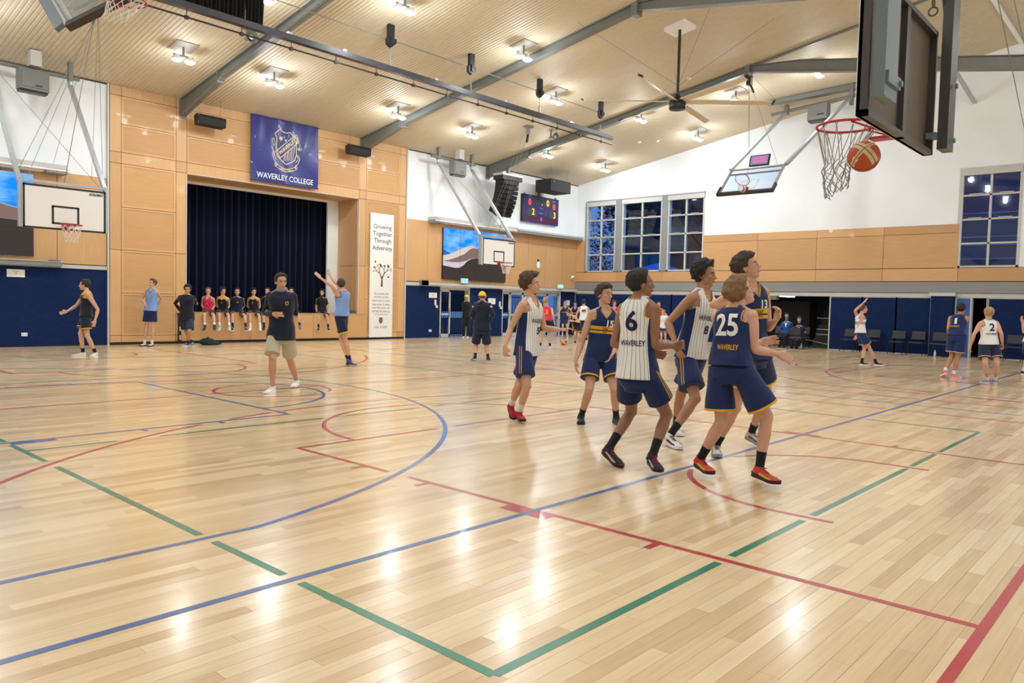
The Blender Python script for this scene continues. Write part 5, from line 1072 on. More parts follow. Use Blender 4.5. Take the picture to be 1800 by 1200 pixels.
def pin_mat():
    if 'pinstripe' in MATS: return MATS['pinstripe']
    m = mat('pinstripe', (232,232,232), .75, sheen=.1); n, l = nt(m); b = n['Principled BSDF']; uv = n.new('ShaderNodeUVMap'); sp = n.new('ShaderNodeSeparateXYZ'); l.new(uv.outputs[0], sp.inputs[0])
    a = n.new('ShaderNodeMath'); a.operation = 'FRACT'; a0 = n.new('ShaderNodeMath'); a0.operation = 'DIVIDE'; a0.inputs[1].default_value = .034; l.new(sp.outputs[0], a0.inputs[0]); l.new(a0.outputs[0], a.inputs[0])
    g = n.new('ShaderNodeMath'); g.operation = 'LESS_THAN'; g.inputs[1].default_value = .1; l.new(a.outputs[0], g.inputs[0]); mx = n.new('ShaderNodeMix'); mx.data_type = 'RGBA'; mx.inputs[6].default_value = srgb((232,232,232))+(1,); mx.inputs[7].default_value = srgb((70,80,110))+(1,); l.new(g.outputs[0], mx.inputs[0]); l.new(mx.outputs[2], b.inputs['Base Color']); return m
NAVY, GOLD, WHITE, BLACKC = (24,40,88), (222,168,40), (232,232,232), (24,24,34)

class Body: pass
def sph(parent, px, L, sign=None, pref=None):
    """3-D point on the pixel's ray at distance L from parent"""
    d = Vector(pxray(*px)); o = Vector(CAM)-parent; a = d.dot(d); b = 2*o.dot(d); c = o.dot(o)-L*L; D = b*b-4*a*c
    if D <= 0: t = -b/(2*a); p = Vector(CAM)+d*t; return p
    r = [(-b-math.sqrt(D))/(2*a), (-b+math.sqrt(D))/(2*a)]; P = [Vector(CAM)+d*t for t in r]
    if sign is not None: return P[0] if sign < 0 else P[1]
    return max(P, key=lambda p: (p-parent).dot(pref))
def capsule(mb, pts, rad, n=12):
    """closed tapered tube with rounded ends (for voxel union)"""
    P = [Vector(p) for p in pts]; d0 = (P[0]-P[1]).normalized(); d1 = (P[-1]-P[-2]).normalized()
    P = [P[0]+d0*rad[0]*.75]+P+[P[-1]+d1*rad[-1]*.75]; r = [rad[0]*.55]+list(rad)+[rad[-1]*.55]; mb.tube(P, r, n)
def limb(mb, a, b, prof, back=None, n=14):
    """prof: (t, radius, offset along back)"""
    pts = [a.lerp(b, t)+(back*o if back is not None else Vector((0,0,0))) for t, r, o in prof]; capsule(mb, pts, [r for t, r, o in prof], n)
def frame_of(fwd, up):
    up = up.normalized(); f = (fwd-up*fwd.dot(up)).normalized(); l = up.cross(f); return l, f, up     # left, forward, up

def person(label, px, H=1.78, g=None, D=None, ty=0, py=None, hy=0, hp=0, q=1, skin=(206,160,132), hair='short', haircol=(60,42,30), top=None, shorts=None, shoe=((30,30,34),(225,225,225),None), sock=(20,20,24), sockh=.11, zk=(0,0), es=(None,None), ws=(None,None), seated=False, hand=('relax','relax'), cap=None, group=None, group_dz=0, face=True, trousers=None, air=0, toez=(0,0), headk=1.04, adir=None, build=1.0):
    """px: neck, pelvis, head, el, er, wl, wr, kl, kr, al, ar, tl, tr (l/r = the person's own left/right)"""
    k = H/1.8; py = ty if py is None else py; B = Body(); B.k = k
    za = .082*k
    def plane(p, z): return Vector(onp(p[0], p[1], 2, z))
    if not seated:
        A = {}
        for i, s in enumerate('lr'):
            a = plane(px['a'+s], za+zk[i]+air); t = plane(px['t'+s], .02+toez[i]+air); A[s] = (a, t)
        if D is None:
            if g is not None: D = float((CM @ (onp(g[0], g[1], 2, 0)-CAM))[2])
            elif q >= 2: D = sum(float((CM @ (onp(px['t'+s][0], px['t'+s][1], 2, .0)-CAM))[2]) for s in 'lr')/2
            else: D = sum(float((CM @ (np.array(A[s][0])-CAM))[2]) for s in 'lr')/2
    if not seated and q >= 2 and D > 13:
        for i, s in enumerate('lr'):
            a = Vector(at(px['a'+s][0], px['a'+s][1], D)); a.z = za+zk[i]; t = Vector(at(px['t'+s][0], px['t'+s][1], D)); v = t-a; lat = RH*max(-.19*k, min(.19*k, v.dot(RH))); fw = yawvec(py if py is not None else ty); rem = math.sqrt(max(.0, (.2*k)**2-lat.length**2)); bkc = BK if fw.dot(BK) >= 0 else -BK
            t = a+lat+bkc*rem; t.z = .02; A[s] = (a, t)
    pel = Vector(at(px['pelvis'][0], px['pelvis'][1], D))
    cf, pf = yawvec(ty), yawvec(py)
    neck = sph(pel, px['neck'], .50*k, None, cf*.3+ZU*.01)
    up = (neck-pel); TL = up.length; up.normalize()
    pl, pf2, pu = frame_of(pf, (up*.5+ZU*.5) if not seated else (up*.7+ZU*.3)); cl, cf2, cu = frame_of(cf, up)
    B.pel, B.neck, B.up, B.TL = pel, neck, up, TL
    bend = (cf2+pf2)*.5
    def fr(t):
        tt = min(1, max(0, t)); l = pl.lerp(cl, tt).normalized(); c = pel+up*(TL*t)-bend*(.018*k*math.sin(PI*tt)); f = (pf2.lerp(cf2, tt)); f = (f-l*f.dot(l)).normalized(); return c, l, f
    w8 = build
    def S(th, t, off=0, T=TORSO):
        a, b, o = interp(T, t); c, l, f = fr(t); a = a*k*w8+off; b = b*k*w8+off; ct, st = math.cos(th), math.sin(th)
        e = .84; return c+f*(o*k)+l*(a*math.copysign(abs(ct)**e, ct))+f*(b*math.copysign(abs(st)**e, st))
    B.S = S
    mb = MB()
    # torso skin
    n = 28; ts = [-.20+1.32*i/22 for i in range(23)]; vs = [S(2*PI*j/n, t) for t in ts for j in range(n)]
    mb.add(vs, [(i*n+j, i*n+(j+1) % n, (i+1)*n+(j+1) % n, (i+1)*n+j) for i in range(22) for j in range(n)]+[tuple(range(n))[::-1], tuple(range(22*n, 23*n))], 0, True)
    # joints
    J = {}
    for s, sg in (('l', 1), ('r', -1)):
        sh = pel+up*(TL*.91)+cl*(sg*.162*k*w8)-cf2*(.008*k); J['s'+s] = sh; hp_ = pel+pl*(sg*.088*k); J['h'+s] = hp_
        i = 0 if s == 'l' else 1
        el = sph(sh, px['e'+s], .285*k, es[i], -cf2*1.0+ZU*0); wr = sph(el, px['w'+s], .262*k, ws[i], cf2); J['e'+s], J['w'+s] = el, wr
        if seated:
            kn = sph(hp_, px['k'+s], .42*k, None, pf2); an = sph(kn, px['a'+s], .41*k, None, pf2*.1-ZU); to = an+pf2*(.17*k)-ZU*(.06*k); tt = Vector(at(px['t'+s][0], px['t'+s][1], float((CM @ (np.array(an)-CAM))[2]))); to = an+((tt-an)*.6+pf2*.1*k).normalized()*.2*k
            J['k'+s], J['a'+s], J['t'+s] = kn, an, to
        else:
            an, to = A[s]; d = Vector(pxray(*px['k'+s])); best = None; t0 = D
            for u in range(-60, 61):
                t_ = t0+u*.012; K = Vector(CAM)+d*t_; e = ((K-hp_).length-.43*k)**2+((K-an).length-.42*k)**2-.004*(K-(hp_+an)/2).dot(pf2)
                if best is None or e < best[0]: best = (e, K)
            J['k'+s], J['a'+s], J['t'+s] = best[1], an, to
    B.J = J
    hd = Vector(at(px['head'][0], px['head'][1], float((CM @ (np.array(neck)-CAM))[2])))+cf2*.0
    hf = yawvec(hy); hu = (ZU+ (up-ZU)*.3); 
    if hp: hu = (hu*math.cos(math.radians(hp))+hf*math.sin(math.radians(hp)))
    hl, hf, hu = frame_of(hf, hu); kh = k*headk*(1.04 if H < 1.65 else 1)
    def HP(x, y, z): return hd+hl*(x*kh)+hf*(y*kh)+hu*(z*kh)
    HM = Matrix((hl, hf, hu)).transposed()
    def hell(mb_, c, r, nn=16, mm=10): mb_.ell(HP(*c), [x*kh for x in r], nn, mm, HM)
    # neck and head
    capsule(mb, [pel+up*TL*.98-cf2*.01, HP(0,-.03,-.06)], [.056*k, .054*k])
    hell(mb, (0,-.016,.035), (.075,.102,.083), 20, 14); hell(mb, (0,.018,-.04), (.057,.066,.07), 20, 14); hell(mb, (0,.048,-.088), (.034,.034,.026)); hell(mb, (0,.066,-.094), (.018,.018,.016))
    hell(mb, (0,.068,.03), (.05,.022,.014)); hell(mb, (.036,.058,-.018), (.022,.022,.016)); hell(mb, (-.036,.058,-.018), (.022,.022,.016))
    capsule(mb, [HP(0,.082,.018), HP(0,.096,-.006), HP(0,.108,-.026)], [.0075*kh,.009*kh,.0125*kh], 8); hell(mb, (.011,.094,-.03), (.009,.011,.008), 8, 6); hell(mb, (-.011,.094,-.03), (.009,.011,.008), 8, 6)
    hell(mb, (0,.083,-.053), (.022,.011,.006), 10, 6); hell(mb, (0,.081,-.063), (.02,.011,.006), 10, 6)
    for s in (-1, 1): hell(mb, (s*.077,-.014,-.008), (.010,.021,.034), 10, 8)
    # arms and legs
    for s, sg in (('l', 1), ('r', -1)):
        sh, el, wr = J['s'+s], J['e'+s], J['w'+s]; m = w8
        mb.ell(sh-up*.008*k, [.056*k*m]*3, 14, 10)
        limb(mb, sh, el, [(0,.052*k*m,0),(.25,.054*k*m,0),(.5,.048*k*m,0),(.8,.039*k*m,0),(1,.037*k*m,0)])
        limb(mb, el, wr, [(0,.038*k*m,0),(.25,.041*k*m,0),(.55,.034*k*m,0),(.85,.026*k*m,0),(1,.024*k*m,0)])
        limb(mb, pel+up*TL*.90+cl*(sg*.07*k), sh, [(0,.07*k,0),(1,.052*k,0)]); limb(mb, pel+up*TL*1.04+cl*(sg*.03*k), sh, [(0,.045*k,0),(.5,.045*k,0),(1,.045*k,0)])
        hp_, kn, an = J['h'+s], J['k'+s], J['a'+s]; bk = -(pf2); bk = (bk-(an-kn).normalized()*bk.dot((an-kn).normalized())); bk = bk.normalized() if bk.length > .1 else pf2
        limb(mb, hp_, kn, [(0,.088*k*m,0),(.3,.084*k*m,-.004),(.6,.071*k*m,-.004),(.85,.057*k*m,0),(1,.054*k*m,0)])
        limb(mb, kn, an, [(0,.053*k*m,0),(.12,.05*k*m,.006*k),(.32,.055*k*m,.016*k),(.55,.047*k*m,.012*k),(.8,.035*k*m,.002),(1,.033*k*m,0)])
        mb.ell(kn-bk*.012*k, [.05*k]*3, 12, 8)
        # hand
        i = 0 if s == 'l' else 1; hand_(mb, wr, (wr-el).normalized(), (hand[i] if isinstance(hand[i], str) else hand[i][0]), sg, k, cl, cf2, px.get('f'+s), B)
    r = empty('person', (round((J['al'].x+J['ar'].x)/2,3), round((J['al'].y+J['ar'].y)/2,3), max(0, min(J['al'].z, J['ar'].z)-.082*k) if not seated else pel.z-.1), label, 'person', group)
    vox = {1: .0072, 2: .011, 3: .015}[q]; body = mb.build('body', skin_mat(skin), r); remesh(body, vox*max(.9, k), 2 if q == 1 else 1)
    # face details
    if face:
        d_ = MATS.get('eye dark') or mat('eye dark', (34,24,20), .25); wv = MATS.get('eye white') or mat('eye white', (225,218,210), .35); bm_ = cloth(haircol, 'brow')
        for s in (-1, 1):
            e = MB(); hell(e, (s*.030,.0625,.006), (.0160,.0095,.0078), 10, 6); eo = e.build('eye', wv if q == 1 else (MATS.get('eye shade') or mat('eye shade', (160,136,122), .5)), r); p = MB(); hell(p, (s*.030,.0690,.006), (.0074,.0040,.0070), 8, 6); p.build('iris', d_, eo)
            e = MB(); e.tube([HP(s*.014,.0855,.026), HP(s*.031,.0815,.031), HP(s*.049,.069,.025)], [.0046*kh,.0054*kh,.0032*kh], 6); e.build('eyebrow', bm_, r)
        e = MB(); lip = tuple(int(v*f_) for v, f_ in zip(skin, (.86,.68,.66))); e.tube([HP(-.021,.0865,-.058), HP(-.008,.0945,-.0555), HP(.008,.0945,-.0555), HP(.021,.0865,-.058)], [.002*kh,.0045*kh,.0045*kh,.002*kh], 6); e.tube([HP(-.017,.087,-.061), HP(0,.093,-.064), HP(.017,.087,-.061)], [.002*kh,.005*kh,.002*kh], 6); e.build('lips', skin_mat(lip), r)
    # hair
    if hair:
        st = dict(short=(.014,.010,36,.072,-.055), crop=(.007,.004,44,.075,-.04), curly=(.026,.024,38,.068,-.06), afro=(.026,.024,48,.074,-.085), wavy=(.020,.018,30,.066,-.07), fringe=(.018,.012,30,.056,-.06), fade=(.016,.009,34,.072,.02), buzz=(.004,.001,50,.08,-.03))[hair]
        th, amp, fq, line, nape = st; nn, mm = (64, 44) if q == 1 else (36, 24); hv = []
        for i in range(mm+1):
            for j in range(nn):
                t = PI*i/mm; a = 2*PI*j/nn; d = Vector((math.sin(t)*math.cos(a), math.sin(t)*math.sin(a), math.cos(t)))
                p = Vector((d.x*.076, d.y*.103-.016, d.z*.084+.035)); 
                zl = line+.018*math.cos(p.x/.05) if p.y > .035 else (line+(nape-line)*min(1, (.035-p.y)/.075))
                if .0 < p.y < .035: zl = min(zl, line)
                if p.y > -.03 and p.y < .02 and abs(p.x) > .05: zl = min(zl, .0 if hair not in ('fade',) else .03)
                mk = max(0, min(1, (p.z-zl)/.012)); tk = th*(1+.9*max(0, d.z)+(.6*max(0, d.y) if hair in ('fringe','curly','wavy') else 0))
                nz = mnoise.noise(p*fq+Vector((hash(label) % 97*0+H*10,0,0)))+.5*mnoise.noise(p*fq*2.1); rr = 1+(tk+amp*nz)/.085 if mk > 0 else .93
                rr = lerp(.93, rr, mk); c0 = Vector((0,-.016,.035)); p2 = c0+(p-c0)*rr
                if hair == 'fade' and p.z < .045: p2 = c0+(p-c0)*lerp(.93, 1.03, mk)
                hv.append(HP(*p2))
        hb = MB(); hb.add(hv, [(i*nn+j, i*nn+(j+1) % nn, (i+1)*nn+(j+1) % nn, (i+1)*nn+j) for i in range(mm) for j in range(nn)], 0, True)
        hk = 'hair %d %d %d' % haircol; hm = MATS.get(hk) or mat(hk, haircol, .65, var=.35, vscale=90, bump=(160,.6)); hb.build('hair', hm, r)
    if cap:
        c = MB(); cv = []; nn = 28
        for i in range(9):
            for j in range(nn): t = PI*.5*i/8; a = 2*PI*j/nn; cv.append(HP(.093*math.sin(t)*math.cos(a), .122*math.sin(t)*math.sin(a)-.016, .030+.112*math.cos(t)))
        c.add(cv, [(i*nn+j, (i+1)*nn+j, (i+1)*nn+(j+1) % nn, i*nn+(j+1) % nn) for i in range(8) for j in range(nn)], 0, True); cm = cloth(cap, 'cap'); co_ = c.build('cap', cm, r)
        v = MB(); v.hexa([HP(-.07,.07,.032), HP(.07,.07,.032), HP(.05,.185,.016), HP(-.05,.185,.016), HP(-.07,.07,.042), HP(.07,.07,.042), HP(.05,.185,.024), HP(-.05,.185,.024)]); v.build('peak', cm, co_)
    # ---------------- clothes
    def ringband(mb_, pts, rad): mb_.tube(pts, rad, 6, closed=True)
    if top:
        kind = top['kind']; col = top['col']; off = top.get('off', .012)
        if kind in ('vest', 'bib'):
            n1, n2 = (72, 46) if q == 1 else (40, 24); t0, t1 = top.get('hem', .02), 1.075; mats = [pin_mat() if top.get('pin') else cloth(col)]
            xa0 = .126*k*w8; cs = top.get('side'); cb = top.get('band'); mats += [cloth(cs or col), cloth(cb or col), cloth(top.get('yoke') or col)]
            wr_ = lambda th, t: .006*math.sin(3*th+9*t)+.005*mnoise.noise(Vector((math.cos(th)*3, math.sin(th)*3, t*3.5+H)))+.004*mnoise.noise(Vector((math.cos(th)*9, math.sin(th)*9, t*2+H)))
            def SJ(th, t, e=0):
                fl = .022*max(0, (.35-t)/.45); return S(th, t, (off+fl*.8+e+(wr_(th, t) if t < .85 else 0)*(1 if t < .7 else (.85-t)/.15))*1.0, HANG)
            V, UV = [], []
            for i in range(n2+1):
                t = t0+(t1-t0)*i/n2; a, b, o = interp(HANG, t)
                for j in range(n1): th = 2*PI*j/n1; V.append(SJ(th, t)); UV.append((th*.15*k+.01, t))
            def lim(t): return 9 if t < .74 else max(xa0, (.20-(t-.74)*1.1)*k*w8)
            F, MI = [], []
            for i in range(n2):
                t = t0+(t1-t0)*(i+.5)/n2; a = interp(HANG, t)[0]*k*w8+off
                for j in range(n1):
                    th = 2*PI*(j+.5)/n1; x = a*abs(math.cos(th)); fr_ = math.sin(th)
                    if x > lim(t): continue
                    if t > 1.035 and x < .06*k: continue
                    if fr_ > 0 and t > .84 and x < .060*k*min(1,(t-.84)/.15): continue
                    F.append((i*n1+j, i*n1+(j+1) % n1, (i+1)*n1+(j+1) % n1, (i+1)*n1+j)); mi = 0
                    if cs and abs(math.cos(th)) > .86 and t < .80: mi = 1
                    if cb and any(q0 < t < q1 for q0, q1 in top['bandt']) and not (cs and mi == 1): mi = 2
                    if top.get('yoke') and t > .90: mi = 3
                    MI.append(mi)
            jm = MB(); jm.add(V, F, 0, True); jm.m = MI; jo = jm.build('jersey', mats, r); ul = jo.data.uv_layers.new(name='UVMap'); 
            for lp in jo.data.loops: ul.data[lp.index].uv = UV[lp.vertex_index]
            so = jo.modifiers.new('t', 'SOLIDIFY'); so.thickness = .004; so.offset = -1
            trim = top.get('trim')
            if trim:
                tm = MB(); rt = .006*k
                for s in (1, -1):
                    fp, bp2 = [], []
                    for i in range(13):
                        t = .745+(1.005-.745)*i/12; a = interp(TORSO, t)[0]*k*w8+off; c_ = min(1, lim(t)/a); c_ = c_**(1/.84); th = math.acos(min(1, c_)); 
                        fp.append(SJ(th if s > 0 else PI-th, t, .001)); bp2.append(SJ(-th if s > 0 else PI+th, t, .001))
                    ringband(tm, fp+bp2[::-1][0:], rt)
                fp = []
                for i in range(9): t = .84+(1.03-.84)*i/8; fp.append((.060*k*min(1,(t-.84)/.15), t))
                a_ = lambda t: interp(TORSO, t)[0]*k*w8+off
                th_ = lambda x, t: math.acos(min(1, (max(0, x)/a_(t))**(1/.84)))
                L1 = [SJ(th_(x, t), t, .001) for x, t in fp]; L2 = [SJ(PI-th_(x, t), t, .001) for x, t in fp]; bk_ = []
                for s in range(7): x = .060*k*(1-2*s/6); t = 1.035; bk_.append(SJ(-th_(abs(x), t) if x > 0 else PI+th_(abs(x), t), t, .001))
                tops = [SJ(th_(.066*k, 1.02), 1.02)]; ringband(tm, L2[::-1]+L1[1:]+bk_, rt)
                tm.build('trim', cloth(trim), jo)
            def on(x, t, front, e=.008):
                a = interp(HANG, t)[0]*k*w8+off+.01; c_ = max(-.999, min(.999, x/a)); c_ = math.copysign(abs(c_)**(1/.84), c_); th = math.acos(c_); return SJ(th if front else -th, t, e)
            def print_(txt, cx, ct, size, front, colr, wx=None, bold=.004, nm='number', e=.008):
                vs, fs = text_mesh(txt, size, wx, bold); sgn = 1 if front else -1; bmq = bmesh.new(); bv = [bmq.verts.new(v) for v in vs]
                for f_ in fs:
                    try: bmq.faces.new([bv[i] for i in f_])
                    except Exception: pass
                for _ in range(2):
                    eds = [e_ for e_ in bmq.edges if e_.calc_length() > .022]
                    if eds: bmesh.ops.subdivide_edges(bmq, edges=eds, cuts=1)
                bmesh.ops.triangulate(bmq, faces=bmq.faces[:]); bmq.verts.index_update()
                # text runs to the viewer's right: the wearer's left when seen from behind, right when seen from the front
                P_ = [on((-1 if not front else 1)*(v.co.x)*1.0+cx, ct+v.co.y/TL, front, e) for v in bmq.verts]
                pm = MB(); pm.add(P_, [tuple(v.index for v in f_.verts) for f_ in bmq.faces]); bmq.free(); pm.build(nm, cloth(colr, 'print'), jo)
            for pr in top.get('prints', ()): print_(*pr)
        else:   # long sleeved jacket or tee
            jm = MB(); n1 = 28; t0 = top.get('hem', -.12); ts = [t0+(1.03-t0)*i/20 for i in range(21)]; V = [S(2*PI*j/n1, t, off+.014+.03*max(0, .3-t)+(.006*math.sin(14*t+3*j*2*PI/n1)), HANG) for t in ts for j in range(n1)]
            jm.add(V, [(i*n1+j, i*n1+(j+1) % n1, (i+1)*n1+(j+1) % n1, (i+1)*n1+j) for i in range(20) for j in range(n1)]+[tuple(range(n1))[::-1], tuple(range(20*n1, 21*n1))], 0, True)
            for s in 'lr':
                sh, el, wr = J['s'+s], J['e'+s], J['w'+s]; e = .014*k
                jm.ell(sh, [.066*k]*3, 12, 8)
                if kind == 'tee': capsule(jm, [sh, sh.lerp(el, .55)], [.066*k, .062*k])
                else: capsule(jm, [sh, sh.lerp(el, .5), el, el.lerp(wr, .5), el.lerp(wr, .93)], [.062*k, .057*k, .053*k, .048*k, .037*k])
            capsule(jm, [pel+up*TL*.96, HP(0,-.02,-.095)], [.075*k, .064*k])
            jo = jm.build('jacket', cloth(col), r); remesh(jo, {1: .009, 2: .012, 3: .016}[q], 3)
            def on(x, t, front, e=.03):
                a = interp(TORSO, t)[0]*k*w8+off+.02; c_ = max(-.99, min(.99, x/a)); th = math.acos(c_); return S(th if front else -th, t, off+e)
            if top.get('crest'):
                cm_ = MB(); x0, t0_ = top['crest']; pts = [(-.022,.03),(.022,.03),(.024,-.01),(0,-.034),(-.024,-.01)]; V = [on(x0+x, t0_+z/TL, True, .027) for x, z in pts]; cm_.add(V, [(0,1,2,3,4)]); V2 = [on(x0+x*.6, t0_+z*.6/TL, True, .029) for x, z in pts]; cm_.build('badge', cloth(GOLD), jo); MB().add(V2, [(0,1,2,3,4)]).build('badge_field', cloth(NAVY), jo)
            if top.get('stripe'):
                sm_ = MB()
                for s in 'lr':
                    sh, el, wr = J['s'+s], J['e'+s], J['w'+s]; o_ = (cl*(1 if s == 'l' else -1)+ZU*.6+cf2*.3).normalized(); sm_.tube([neck+cl*(.05 if s == 'l' else -.05)+ZU*.02, sh+o_*.075*k, sh.lerp(el,.5)+o_*.062*k, el+o_*.056*k, el.lerp(wr,.85)+o_*.045*k], .008*k, 5)
                sm_.build('sleeve_stripe', cloth(top['stripe']), jo)
            if top.get('collar'):
                cb_ = MB(); ringpts = [pel+up*(TL*1.075)+cl*(.075*k*math.cos(a))+cf2*(.078*k*math.sin(a)+.008)-up*(.028*k*math.sin(a)) for a in [2*PI*i/14 for i in range(14)]]; ringband(cb_, ringpts, .018*k); cb_.build('collar', cloth(top['collar']), jo)
            if top.get('hood'):
                cb_ = MB(); cb_.ell(neck-cf2*.07*k-ZU*.01, [.10*k,.06*k,.075*k], 14, 10); cb_.build('hood', cloth(col), jo)
            if top.get('armband'):
                ab = MB()
                for s in 'lr': el, sh = J['e'+s], J['s'+s]; ab.tube([sh.lerp(el,.55), sh.lerp(el,.85)], .064*k, 12, caps=False)
                ab.build('arm_band', cloth(top['armband']), jo)
            if top.get('shirt'):
                V = [on(x, t, True, .03) for x, t in ((-.035,1.0),(.035,1.0),(.02,.72),(0,.6),(-.02,.72))]; MB().add(V, [(0,1,2,3,4)]).build('shirt_front', cloth(top['shirt']), jo)
    if shorts:
        sm = MB(); n1 = 28; ts = [-.24+.46*i/9 for i in range(10)]; so_ = .018
        V = [S(2*PI*j/n1, t, (so_ if t < (top or {}).get('hem', .02 if (top or {}).get('kind') in ('vest','bib') else -.12)-.01 else -.004)+.01*max(0,-t*4)*1) for t in ts for j in range(n1)]; sm.add(V, [(i*n1+j, i*n1+(j+1) % n1, (i+1)*n1+(j+1) % n1, (i+1)*n1+j) for i in range(9) for j in range(n1)]+[tuple(range(n1))[::-1], tuple(range(9*n1, 10*n1))], 0, True)
        L_ = shorts.get('len', .68); fl = shorts.get('flare', .118); hems = []
        for s, sg in (('l', 1), ('r', -1)):
            hp_, kn = J['h'+s], J['k'+s]; d = (kn-hp_).normalized(); e = hp_.lerp(kn, L_); o = pl*(sg*.012*k)
            P0 = hp_-d*.02+o*.5; pts = [P0, hp_.lerp(kn, L_*.4)+o, hp_.lerp(kn, L_*.8)+o, e+o]; sm.tube(pts, [.104*k, .108*k, fl*k*.98, fl*k], 20); hems.append((e+o, d, sg, pts))
        so2 = sm.build('shorts', cloth(shorts['col']), r); remesh(so2, {1: .009, 2: .013, 3: .017}[q], 1)
        if shorts.get('hem'):
            hm = MB()
            for e, d, sg, pts in hems:
                u = d.orthogonal().normalized(); v = d.cross(u); hm.tube([e-d*.016*k, e+d*.004*k], [fl*k*1.008, fl*k*1.012], 24, caps=False)
            hm.build('hem_trim', cloth(shorts['hem']), so2)
        if shorts.get('stripe'):
            for e, d, sg, pts in hems:
                for dy in (-.016, .010):
                    rays = []
                    for i in range(13):
                        f_ = i/12; c = (pel+pl*(sg*.09*k)+pu*(.05*k)).lerp(pts[-1], f_*.985); dirn = (pl*sg-d*(pl*sg).dot(d)*f_); dirn.normalize(); fw = d.cross(dirn).normalized(); rays.append((c+fw*dy*k+dirn*.4, -dirn))
                    DEF.append((so2, rays, shorts['stripe'], .0048*k))
    if trousers:
        tm = MB(); n1 = 24; ts = [-.22+.40*i/8 for i in range(9)]; V = [S(2*PI*j/n1, t, .015) for t in ts for j in range(n1)]; tm.add(V, [(i*n1+j, i*n1+(j+1) % n1, (i+1)*n1+(j+1) % n1, (i+1)*n1+j) for i in range(8) for j in range(n1)]+[tuple(range(n1))[::-1], tuple(range(8*n1, 9*n1))], 0, True)
        for s in 'lr': capsule(tm, [J['h'+s], J['h'+s].lerp(J['k'+s], .5), J['k'+s], J['k'+s].lerp(J['a'+s], .5), J['k'+s].lerp(J['a'+s], .97)], [.1*k,.092*k,.075*k,.066*k,.056*k], 16)
        to_ = tm.build('trousers', cloth(trousers), r); remesh(to_, .013 if q < 3 else .016, 2)
    # socks and shoes
    for s, sg in (('l', 1), ('r', -1)):
        kn, an, to = J['k'+s], J['a'+s], J['t'+s]; sd = (kn-an).normalized()
        if sock and not trousers: MB().tube([an-sd*.02*k, an, an+sd*sockh*k*.5, an+sd*sockh*k], [.038*k,.0375*k,.0385*k,.043*k], 16).build('sock', cloth(sock, 'sock'), r)
        shoe_(r, an, to, sd, k, shoe, sg, q)
    return r, B

def hand_(mb, wr, d, pose, sg, k, cl, cf, fpx, B):
    """palm + thumb + four fingers; d = forearm direction"""
    if fpx is not None:
        tip = Vector(at(fpx[0], fpx[1], float((CM @ (np.array(wr)-CAM))[2]))); v = tip-wr; d = (d*.35+v.normalized()*.8).normalized() if v.length > .03 else d
    # palm normal: points to the body / forward for relaxed hands
    inn = -cl*sg
    nrm = inn-d*inn.dot(d)
    if nrm.length < .3: nrm = -cf-d*(-cf).dot(d)
    if pose in ('up', 'reach'): nrm = cf-d*cf.dot(d)
    if pose in ('flat', 'down'): nrm = -ZU-d*(-ZU).dot(d)
    nrm.normalize(); side = d.cross(nrm).normalized()*sg       # thumb side
    thumbdir = cf if pose not in ('up',) else -cl*sg
    if side.dot(thumbdir) < 0: side = -side
    cu = dict(relax=.55, fist=1.45, up=.12, reach=.2, flat=.25, down=.4, hip=.6, grip=.9)[pose]
    P = lambda a, b, c: wr+d*(a*k)+side*(b*k)+nrm*(c*k)
    for b in (-.026,-.009,.009,.026): capsule(mb, [P(0,b*.6,0), P(.045,b,0), P(.085,b,0)], [.016*k,.016*k,.0125*k], 8)
    L = [.066,.078,.083,.074]
    for i, b in enumerate((-.030,-.010,.011,.031)):
        l = L[i]*k; sp = (b*1.5)*(1 if pose in ('up','reach') else .5); p0 = P(.088,b,0); a = cu*.45; pts = [p0]; ang = 0
        for j, f in enumerate((.45,.32,.23)):
            ang += a*(1+.2*j); dd = (d*math.cos(ang)+nrm*math.sin(ang)+side*sp*4).normalized(); pts.append(pts[-1]+dd*l*f*1.05)
        capsule(mb, pts, [.0098*k,.0092*k,.0085*k,.0072*k], 8)
    t0 = P(.025,.03,.004); t1 = t0+(d*.75+side*.65+nrm*.25).normalized()*.036*k; t2 = t1+(d*.95+side*(.25 if cu < 1 else -.3)+nrm*(.25 if cu < 1 else .7)).normalized()*.032*k; capsule(mb, [t0, t1, t2], [.0135*k,.0115*k,.009*k], 8)

